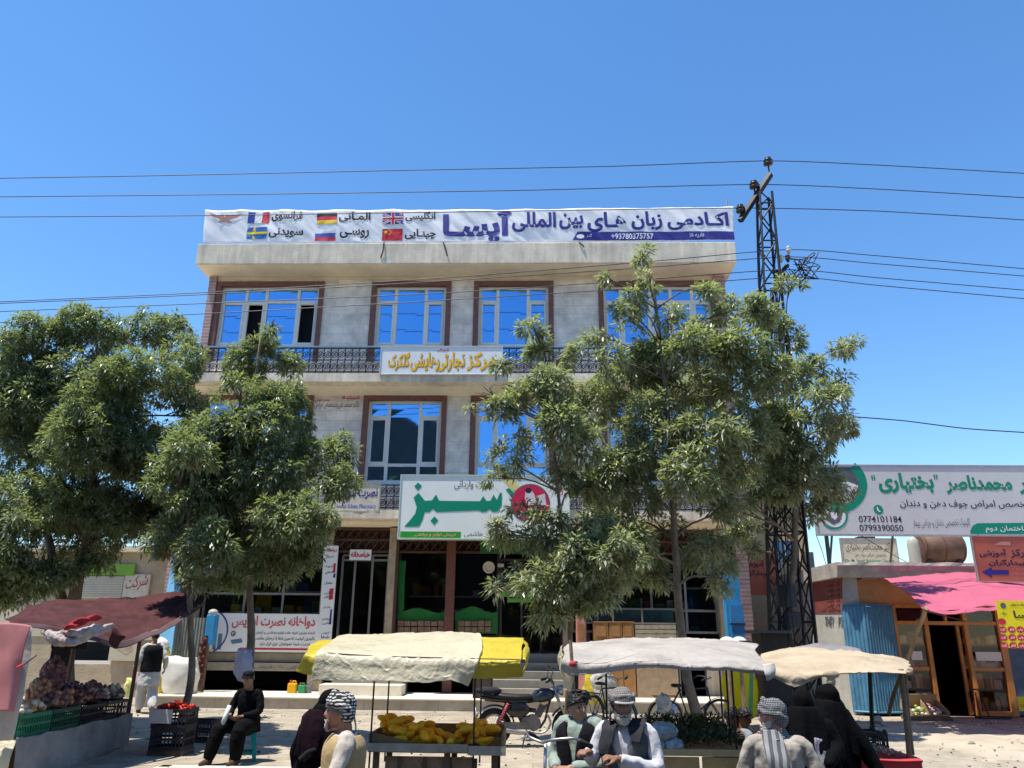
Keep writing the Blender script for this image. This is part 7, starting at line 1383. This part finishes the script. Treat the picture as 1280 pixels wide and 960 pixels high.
# ---- man with the black and white checked turban
def stand(u, v, Y, dz=0): p = P(u, v, Y); return p
e = P(424, 889, 6.5); hh = e.z-ZR                # eye height above the road
f_ = hh/1.60
t, J, R = person('man with black and white checked turban in a beige waistcoat by the papaya cart', (e.x, 6.5, ZR), RZ(-78), dict(hip=(.0,.06,.93*f_), neck=(0,.06,1.425*f_), head=(0,-.0,1.585*f_), shL=(.19,.07,1.36*f_), shR=(-.19,.05,1.36*f_), elL=(.27,-.02,1.10*f_), elR=(-.26,-.02,1.10*f_), wrL=(.13,-.27,1.06*f_), wrR=(-.06,-.31,1.00*f_)), (.02,0,-.12), M('sunburnt_skin', (.40,.19,.12), .55, .14, 14, .05), .0075, {'L': (Vector((-.4,-.8,.05)), Vector((0,.2,-1)), 1.0), 'R': (Vector((.3,-.9,-.1)), Vector((.2,0,1)), 1.0)})
cream_s = cm('cream_shirt', (.46,.41,.35)); beige = cm('beige_waistcoat', (.36,.26,.13)); shirt(t, J, cream_s, .026, hem=(.50,), wr=.014, vox=.009); vest(t, J, beige, .046, .5); trousers(t, J, cream_s); beard(t, J, R, M('grey_stubble', (.42,.36,.32), .8, .3, 60, .5), -.012, .42); hair(t, J, R, cm('grey_hair', (.2,.2,.19)), low=-.06)
chk = check_mat('black_white_check', (.02,.02,.022), (.62,.61,.58), 16, 13, 3.5)
turban(t, J, R, chk, 7, [[[J['head']+Vector((.02,.09,.03)),J['head']+Vector((-.07,.11,.03))],[J['head']+Vector((.03,.13,-.06)),J['head']+Vector((-.06,.13,-.06))],[J['head']+Vector((.03,.13,-.16)),J['head']+Vector((-.06,.14,-.15))]]], 1.0, 4, .35)
# ---- young man in a black waistcoat
e = P(719, 881, 7.3); f_ = (e.z-ZR)/1.61
t, J, R = person('young dark haired man in a black waistcoat over a pale green shirt', (e.x+.03, 7.3, ZR), RZ(-28), dict(hip=(0,.04,.93*f_), neck=(0,.02,1.475*f_), head=(-.005,-.02,1.575*f_), shL=(.18,.02,1.42*f_), shR=(-.18,.02,1.42*f_), elL=(.25,-.02,1.12*f_), elR=(-.24,.02,1.12*f_), wrL=(.02,-.24,1.08*f_), wrR=(-.10,-.26,1.06*f_)), (.04,0,1.0), M('youth_skin', (.33,.18,.115), .5, .12, 14, .04), .0075, {'L': (Vector((-.8,-.5,0)), Vector((0,.3,-1)), 1.0), 'R': (Vector((.2,-.9,.05)), Vector((.9,0,-.3)), 1.0)})
pg = cm('pale_green_shirt', (.25,.30,.26)); shirt(t, J, pg, .024, hem=(.5,), wr=.013, vox=.009); vest(t, J, cm('black_waistcoat', (.010,.009,.011)), .046, .45); trousers(t, J, pg); hair(t, J, R, top=.034, low=-.035, front=.070, s=1.07); k = MB(); R5 = random.Random(5)
for i in range(70):
    a = R5.uniform(-2.8,2.8); zz = R5.uniform(.075,.135); rr_ = math.sqrt(max(.05,1-((zz-.02)/.14)**2)); p0 = J['head']+R@Vector((.066*math.sin(a)*rr_,-.094*math.cos(a)*rr_,zz+.016)); sw_ = Vector((.030,-.012*math.cos(a),-.004)); k.tube([p0, p0+R@(sw_+Vector((.004*math.sin(a),0,.004))), p0+R@(sw_*1.9+Vector((.008*math.sin(a),-.006*math.cos(a),-.012)))], [.009,.009,.003], 6)
k.build('hair_lock', hairm, t, smooth=True, local=True)
# ---- bearded man in the middle
e = P(782, 879, 6.85); f_ = (e.z-ZR)/1.60
t, J, R = person('white bearded man in a grey waistcoat and patterned cap gripping bicycle handlebars', (e.x-.02, 6.85, ZR), RZ(-20), dict(hip=(.02,.06,.93*f_), neck=(0,.03,1.42*f_), head=(.0,-.04,1.575*f_), shL=(.20,.02,1.37*f_), shR=(-.19,.04,1.37*f_), elL=(.27,-.04,1.10*f_), elR=(-.27,.0,1.13*f_), wrL=(.0,-.27,1.19*f_), wrR=(-.22,-.27,1.23*f_)), (.06,0,.42), M('weathered_skin', (.24,.12,.075), .6, .2, 14, .08), .0075, {'L': (Vector((-.75,-.6,.15)), Vector((-.1,.3,-1)), 1.25), 'R': (Vector((-.3,-.9,.1)), Vector((0,.2,-1)), 1.25)})
ws = cm('white_shirt', (.50,.50,.52)); shirt(t, J, ws, .028, hem=(.5,), wr=.016, vox=.009); vest(t, J, cm('grey_waistcoat', (.075,.08,.085)), .048, .75); trousers(t, J, ws); beard(t, J, R, greyb, -.004); hair(t, J, R, cm('grey_hair', (.2,.2,.19)), low=-.05)
capk = check_mat('patterned_cap_cloth', (.10,.095,.10), (.30,.26,.22), 22, 26, 5)
k = MB(); k.ell(J['head']+R@Vector((0,.01,.072)), (.092,.112,.082), 0, 24, 14, R)
for i in range(3): k.tube([J['head']+R@Vector(((.098)*math.cos(q*.2618), .008+.118*math.sin(q*.2618), .052+.018*i+.006*math.sin(q+i))) for q in range(25)], .017, 8, cap=False)
remeshed(k, .007, 2, .006, 25, (1,1,1)).build('cap', capk, t, smooth=True, local=True)
k = MB(); k.loft([[J['head']+R@Vector((x, -.105-.05*q*(1-(x/.09)**2), .052-.012*q)) for x in (-.08,-.05,-.025,0,.025,.05,.08)] for q in (0, .5, 1)], cap=False, closed=False); k.build('cap_peak', cm('pale_cap_peak', (.34,.32,.31)), t, smooth=True, local=True, solid=.008)
for a_, b_, m_, sd in (((-.10,-.06,1.40*f_),(-.13,-.13,1.2*f_),'dark_scarf',81), ((.12,-.04,1.42*f_),(.13,-.11,1.30*f_),'dark_scarf',82)): cl = cloth('scarf', [[Vector(a_)+Vector((-.05,.05,.06)),Vector(a_)+Vector((.06,.03,.06))],[Vector(a_)+Vector((-.06,-.07,-.02)),Vector(a_)+Vector((.06,-.08,-.02))],[Vector(b_)+Vector((-.03,-.05,0)),Vector(b_)+Vector((.03,-.05,0))]], cm(m_, (.03,.03,.035)), None, 10, 14, .02, 10, .01, sd); cl.parent = t
cl = cloth('side_scarf', [[J['head']+R@Vector((-.085,-.03,.05)),J['head']+R@Vector((-.075,.07,.05))],[J['head']+R@Vector((-.098,-.03,-.05)),J['head']+R@Vector((-.09,.08,-.05))],[J['head']+R@Vector((-.10,-.02,-.14)),J['head']+R@Vector((-.08,.09,-.14))]], capk, None, 10, 14, .015, 10, .012, 84); cl.parent = t
# ---- man with the grey turban seen from behind
e = P(964, 896, 7.1); f_ = (e.z-ZR)/1.585
t, J, R = person('man with a grey turban and striped scarf seen from behind in a pale grey shirt', (e.x+.03, 7.1, ZR), RZ(168), dict(hip=(0,.0,.93*f_), neck=(0,.0,1.40*f_), head=(.02,-.035,1.57*f_), shL=(.215,.0,1.33*f_), shR=(-.215,.0,1.33*f_), elL=(.29,-.02,1.06*f_), elR=(-.30,.0,1.06*f_), wrL=(.14,-.22,1.30*f_), wrR=(-.22,-.22,.98*f_), wide=1.05), (.05,0,1.3), M('ruddy_skin', (.42,.20,.14), .55, .14, 14, .05), .0075, {'L': (Vector((-.25,-.2,.95)), Vector((-.5,.8,0)), 1.0)})
gsx = cm('pale_grey_shirt', (.34,.305,.26), var=.3); shirt(t, J, gsx, .03, hem=(.5,), wr=.016, vox=.009); trousers(t, J, gsx); beard(t, J, R, greyb, .02)
gt_ = check_mat('grey_fine_check', (.05,.053,.057), (.27,.275,.28), 24, 20, 4); turban(t, J, R, gt_, 6, None, .98, 9, .25)
stp = bpy.data.materials.new('striped_scarf_cloth'); stp.use_nodes = True; n_ = stp.node_tree.nodes; L_2 = stp.node_tree.links; wv = n_.new('ShaderNodeTexWave'); tcx = n_.new('ShaderNodeTexCoord'); wv.inputs['Scale'].default_value = 5.2; wv.inputs['Distortion'].default_value = 1.6; L_2.new(tcx.outputs['Object'], wv.inputs['Vector']); rp = n_.new('ShaderNodeValToRGB'); rp.color_ramp.elements[0].position = .42; rp.color_ramp.elements[1].position = .55; rp.color_ramp.elements[0].color = (.075,.08,.085,1); rp.color_ramp.elements[1].color = (.25,.26,.265,1); L_2.new(wv.outputs['Fac'], rp.inputs[0]); L_2.new(rp.outputs[0], n_['Principled BSDF'].inputs['Base Color']); n_['Principled BSDF'].inputs['Roughness'].default_value = .9
bz = .145*1.0; cl = cloth('scarf', [[Vector((-.02,.07,1.46*f_)),Vector((.12,.06,1.46*f_))],[Vector((-.05,.125,1.38*f_)),Vector((.13,.12,1.38*f_))],[Vector((-.07,.185,1.24*f_)),Vector((.10,.19,1.24*f_))],[Vector((-.09,.19,1.05*f_)),Vector((.07,.20,1.05*f_))],[Vector((-.10,.19,.86*f_)),Vector((.06,.20,.86*f_))]], stp, None, 20, 30, .018, 8, .010, 88); cl.parent = t
cl = cloth('scarf_wrap', [[J['head']+Vector((-.09,-.04,-.06)),J['head']+Vector((0,.085,-.07)),J['head']+Vector((.10,-.03,-.06))],[J['neck']+Vector((-.12,-.04,.0)),J['neck']+Vector((0,.12,-.01)),J['neck']+Vector((.13,-.04,.0))]], gt_, None, 24, 10, .02, 9, .016, 89); cl.parent = t
# ------------------------------------------------------------------ motorcycle and bicycles (built along local +X, then turned)
chrome = M('worn_chrome', (.40,.385,.36), .42, .1, 9, .02, metal=1); rub = M('tyre_rubber', (.018,.018,.018), .85, .2, 20, .2); alloy = M('grey_engine_alloy', (.16,.16,.165), .4, .2, 12, .1, metal=.7); bkp = M('black_gloss_paint', (.015,.015,.017), .3, .1, 9, 0, coat=.4); redpt = M('dull_red_paint', (.30,.03,.04), .4, .1, 9, 0); bluept = M('blue_grey_tank_paint', (.022,.032,.048), .35, .2, 6, .02, coat=.3); seatm = M('black_vinyl_seat', (.02,.018,.018), .5, .2, 14, .1)
def spoked(t, c, R_, tr, hubr=.03, n=18, cm_=None):
    k = MB(); k.torus(c, R_-tr, tr, 'Y', n=36, seg=8); w_ = k.build('wheel', rub, t, smooth=True, local=True); k = MB(); k.torus(c, R_-tr*2.1, tr*.55, 'Y', n=36, seg=6); k.build('rim', chrome, w_, smooth=True, local=True); k = MB(); c = Vector(c)
    for i in range(n): a = 2*math.pi*i/n; k.tube([c+Vector((math.cos(a+.3)*hubr,(-1)**i*.03,math.sin(a+.3)*hubr)), c+Vector((math.cos(a)*(R_-tr*2.2),0,math.sin(a)*(R_-tr*2.2)))], .0028, 3)
    k.build('spokes', chrome, w_, local=True); k = MB(); k.tube([c+Vector((0,-.05,0)),c+Vector((0,.05,0))], hubr, 12); k.build('hub', alloy, w_, local=True)
A_, B_ = PZ(627, 938, 0), PZ(702, 938, 0); ang = math.atan2(B_.y-A_.y, B_.x-A_.x)
mc = thing('motorcycle', 'black motorcycle with blue grey tank and red shock absorbers parked behind the papaya cart', 'motorcycle', ((A_.x+B_.x)/2, 13.75, 0), RZ(6))
WB = 1.24; rw, fw_ = Vector((-.62,0,.29)), Vector((.62,0,.29)); spoked(mc, rw, .29, .045); spoked(mc, fw_, .29, .038)
L = lambda name, m, f, sm=True: (lambda k: (f(k), k.build(name, m, mc, smooth=sm, local=True))[1])(MB())
L('frame', bkp, lambda k: [k.tube(resample([Vector(p) for p in q], 8), .020, 8) for q in (((.40,0,.86),(.30,0,.70),(.18,0,.30),(-.12,0,.27)), ((.38,0,.80),(.05,0,.68),(-.30,0,.66),(-.78,0,.70)), ((-.12,.06,.27),(-.22,.06,.45),(-.35,.06,.66)), ((-.12,-.06,.27),(-.22,-.06,.45),(-.35,-.06,.66)), ((-.14,.09,.30),(-.4,.09,.29),(-.62,.09,.29)), ((-.14,-.09,.30),(-.4,-.09,.29),(-.62,-.09,.29)))])
for y in (-.085, .085):
    L('fork_leg', chrome, lambda k: k.tube([(.36,y,.92),(.46,y,.66),(.62,y,.29)], [.018,.02,.024], 8)); s_ = L('shock_absorber', redpt, lambda k: k.tube([(-.40,y*1.3,.66),(-.56,y*1.3,.34)], .028, 10)); k = MB(); [k.torus((-.40-.016*i*.9,y*1.3,.64-.030*i), .034, .007, 'Z', n=12, seg=4) for i in range(9)]; k.build('spring', M('dark_spring', (.10,.02,.02), .5), s_, local=True)
L('fuel_tank', bluept, lambda k: k.loft([[(x, w_*math.cos(a*.5236), z+h*math.sin(a*.5236)) for a in range(12)] for x, w_, h, z in ((-.02,.05,.05,.72),(.04,.11,.09,.755),(.16,.13,.115,.775),(.28,.12,.105,.785),(.36,.06,.06,.79),(.38,.02,.02,.79))]))
L('seat', seatm, lambda k: k.loft([[(x, w_*math.cos(a*.5236), z+h*math.sin(a*.5236)) for a in range(12)] for x, w_, h, z in ((.02,.06,.03,.75),(-.05,.11,.045,.755),(-.25,.13,.05,.745),(-.50,.13,.055,.76),(-.60,.10,.04,.78),(-.64,.05,.02,.78))]))
L('rear_rack', bkp, lambda k: [k.tube(resample([Vector(p) for p in q], 8), .011, 6) for q in (((-.50,.12,.74),(-.75,.12,.78),(-.92,.10,.79),(-.92,-.10,.79),(-.75,-.12,.78),(-.50,-.12,.74)), ((-.62,-.12,.77),(-.62,.12,.77)), ((-.75,-.12,.78),(-.75,.12,.78)))])
L('saddle_bag', cm('dark_saddle_cloth', (.03,.03,.035)), lambda k: k.loft([[(-.72+r*.22*math.cos(a*.3927)*(1+.1*noise.noise(Vector((a,z,3)))), r*.15*math.sin(a*.3927), .80+z) for a in range(16)] for r, z in ((.7,0),(1,.03),(.95,.07),(.5,.10),(.1,.105))]))
L('engine', alloy, lambda k: (k.tube([(.02,-.11,.36),(.02,.11,.36)], .12, 16), k.tube([(-.10,-.10,.36),(-.10,.10,.36)], .095, 16), k.cbox((-.04,0,.36), (.2,.17,.19)), [k.cbox((.11+.018*i,0,.47+.026*i), (.16,.15,.010), 0, R=Matrix.Rotation(-.5, 3, 'Y')) for i in range(6)], k.cbox((.14,0,.54),(.10,.10,.20), R=Matrix.Rotation(.5, 3, 'Y'))), False)
L('carburettor', bkp, lambda k: k.tube([(-.06,-.03,.56),(.06,-.03,.54)], .035, 10))
L('exhaust', chrome, lambda k: k.tube(resample([Vector(p) for p in ((.24,-.10,.50),(.30,-.12,.36),(.18,-.13,.22),(-.20,-.14,.22),(-.55,-.15,.27),(-.92,-.15,.31))], 20), [.018]*10+[.02,.03,.036,.038,.038,.038,.038,.036,.03,.02], 10))
for c, a0, a1, r in ((rw, .1, 2.9, .34), (fw_, .35, 2.6, .335)): L('mudguard', chrome if c is rw else alloy, lambda k: k.loft([[c+Vector((math.cos(a0+(a1-a0)*i/20)*q, y, math.sin(a0+(a1-a0)*i/20)*q)) for q, y in ((r-.02,-.065),(r,-.04),(r+.008,0),(r,.04),(r-.02,.065))] for i in range(21)], cap=False, closed=False))
L('handlebar', bkp, lambda k: k.tube(resample([Vector(p) for p in ((.20,-.36,1.00),(.30,-.20,1.04),(.36,-.06,.95),(.36,.06,.95),(.30,.20,1.04),(.20,.36,1.00))], 20), .014, 8))
for y in (-1, 1): L('grip', rub, lambda k: k.tube([(.20,y*.36,1.0),(.265,y*.26,1.02)], .021, 8)); L('mirror', bkp, lambda k: (k.tube([(.28,y*.24,1.03),(.32,y*.30,1.17)], .007, 6), k.ell((.33,y*.31,1.20), (.015,.055,.035))))
L('headlight', chrome, lambda k: k.loft([[(x, r*math.cos(a*.3927), .86+r*math.sin(a*.3927)) for a in range(16)] for x, r in ((.40,.03),(.42,.07),(.50,.085),(.52,.082),(.525,.02))])); L('number_plate', M('white_plate', (.6,.6,.58), .5), lambda k: k.cbox((-.93,0,.52), (.01,.2,.12)))
L('side_stand', bkp, lambda k: k.tube([(-.10,-.10,.26),(-.18,-.26,.012)], .012, 6)); L('footrest', rub, lambda k: k.tube([(.0,-.24,.27),(.0,.24,.27)], .014, 8)); L('gear_cover', alloy, lambda k: k.cbox((-.36,-.11,.32), (.46,.03,.11)), False); L('side_cover', bkp, lambda k: (k.ell((-.24,-.09,.56), (.20,.035,.12)), k.ell((-.24,.09,.56), (.20,.035,.12)))); L('air_box', bkp, lambda k: k.cbox((-.24,0,.55), (.26,.14,.22)), False); L('rear_body', bkp, lambda k: k.loft([[(x, w_*math.cos(a*.5236), z+h*math.sin(a*.5236)) for a in range(12)] for x, w_, h, z in ((-.02,.06,.04,.69),(-.3,.11,.06,.69),(-.6,.10,.05,.72),(-.86,.05,.03,.74))]))
def bicycle(label, loc, rz, tint, bar=True, hbz=1.02):
    t = thing('bicycle', label, 'bicycle', loc, rz); r = .33; a, b = Vector((-.52,0,r)), Vector((.52,0,r)); spoked(t, a, r, .020, .022, 24); spoked(t, b, r, .020, .022, 24); k = MB(); bb, st, hd0, hd1 = Vector((-.08,0,.29)), Vector((-.24,0,.80)), Vector((.34,0,.62)), Vector((.30,0,.84))
    for p, q in ((bb, st), (bb, hd0), (st*.96+Vector((0,0,.03)), hd1), (hd0, hd1)): k.tube([p, q], .015, 8)
    for y in (-.05, .05): k.tube([a+Vector((0,y,0)), bb+Vector((0,y*.5,0))], .009, 6); k.tube([a+Vector((0,y,0)), st+Vector((0,y*.4,-.02))], .009, 6)
    k.build('frame', tint, t, smooth=True, local=True); k = MB()
    for y in (-.05, .05): k.tube(resample([hd0+Vector((0,y*.6,-.02)), Vector((.40,y,.52)), b+Vector((0,y,0))], 8), .011, 6)
    k.build('fork', tint, t, smooth=True, local=True); k = MB(); k.tube([hd1, Vector((.28,0,hbz-.04))], .013, 8); k.tube(resample([Vector(p) for p in ((.10,-.30,hbz-.04),(.24,-.27,hbz+.02),(.34,-.12,hbz),(.31,0,hbz-.03),(.34,.12,hbz),(.24,.27,hbz+.02),(.10,.30,hbz-.04))], 26), .011, 8); h = k.build('handlebar', chrome, t, smooth=True, local=True)
    for y in (-1, 1): k = MB(); k.tube([(.09,y*.302,hbz-.045),(.20,y*.28,hbz+.005)], .018, 8); k.build('grip', rub, h, smooth=True, local=True)
    k = MB(); k.loft([[(x, w_*math.cos(q*.628), .88+hz*math.sin(q*.628)) for q in range(10)] for x, w_, hz in ((-.10,.02,.015),(-.16,.035,.022),(-.26,.09,.03),(-.34,.10,.035),(-.38,.05,.02))]); k.tube([st, Vector((-.26,0,.87))], .012, 6); k.build('saddle', seatm, t, smooth=True, local=True)
    k = MB()
    for y in (-.06, 0, .06): k.tube([(-.30,y,.70),(-.74,y,.70)], .007, 5)
    for y in (-.06, .06): k.tube([(-.70,y,.70),(-.52,y,.34)], .006, 5)
    k.tube([(-.74,-.06,.70),(-.74,.06,.70)], .007, 5); k.build('carrier', bkp, t, local=True); k = MB(); k.tube([bb+Vector((0,-.09,0)), bb+Vector((0,.09,0))], .02, 8); k.tube([bb+Vector((.0,-.09,0)), bb+Vector((.14,-.09,-.10))], .008, 6); k.tube([bb+Vector((0,.09,0)), bb+Vector((-.14,.09,.10))], .008, 6); k.cbox(bb+Vector((.15,-.13,-.10)), (.08,.08,.02)); k.cbox(bb+Vector((-.15,.13,.10)), (.08,.08,.02)); k.torus(bb+Vector((0,-.05,0)), .09, .008, 'Y', n=24, seg=5); k.build('crank', alloy, t, local=True)
    for c in (a, b): k = MB(); k.loft([[c+Vector((math.cos(q)*rr, y, math.sin(q)*rr)) for rr, y in ((r+.012,-.028),(r+.022,0),(r+.012,.028))] for q in [.3+2.5*i/18 for i in range(19)]], cap=False, closed=False); k.build('mudguard', tint, t, smooth=True, local=True)
    return t
dk = M('dark_bicycle_paint', (.03,.04,.045), .4, .15, 9, 0)
c = P(838, 905, 15.2); bicycle('black bicycle with a plastic bag on its carrier behind the herb heap', (c.x+.42, 15.2, 0), RZ(8), dk)
c = P(745, 905, 14.6); bicycle('dark bicycle half hidden behind the bearded man', (c.x+.30, 15.2, 0), RZ(-62), M('dusty_green_paint', (.06,.08,.07), .5, .2))
gA = P(733, 921, 6.7); bicycle('silver bicycle with tall handlebars held by the bearded man', (gA.x-.12, 6.6, ZR), RZ(222), M('silver_bicycle_paint', (.36,.35,.33), .5, .1, 9, 0, metal=.6), True, gA.z-ZR+.02)
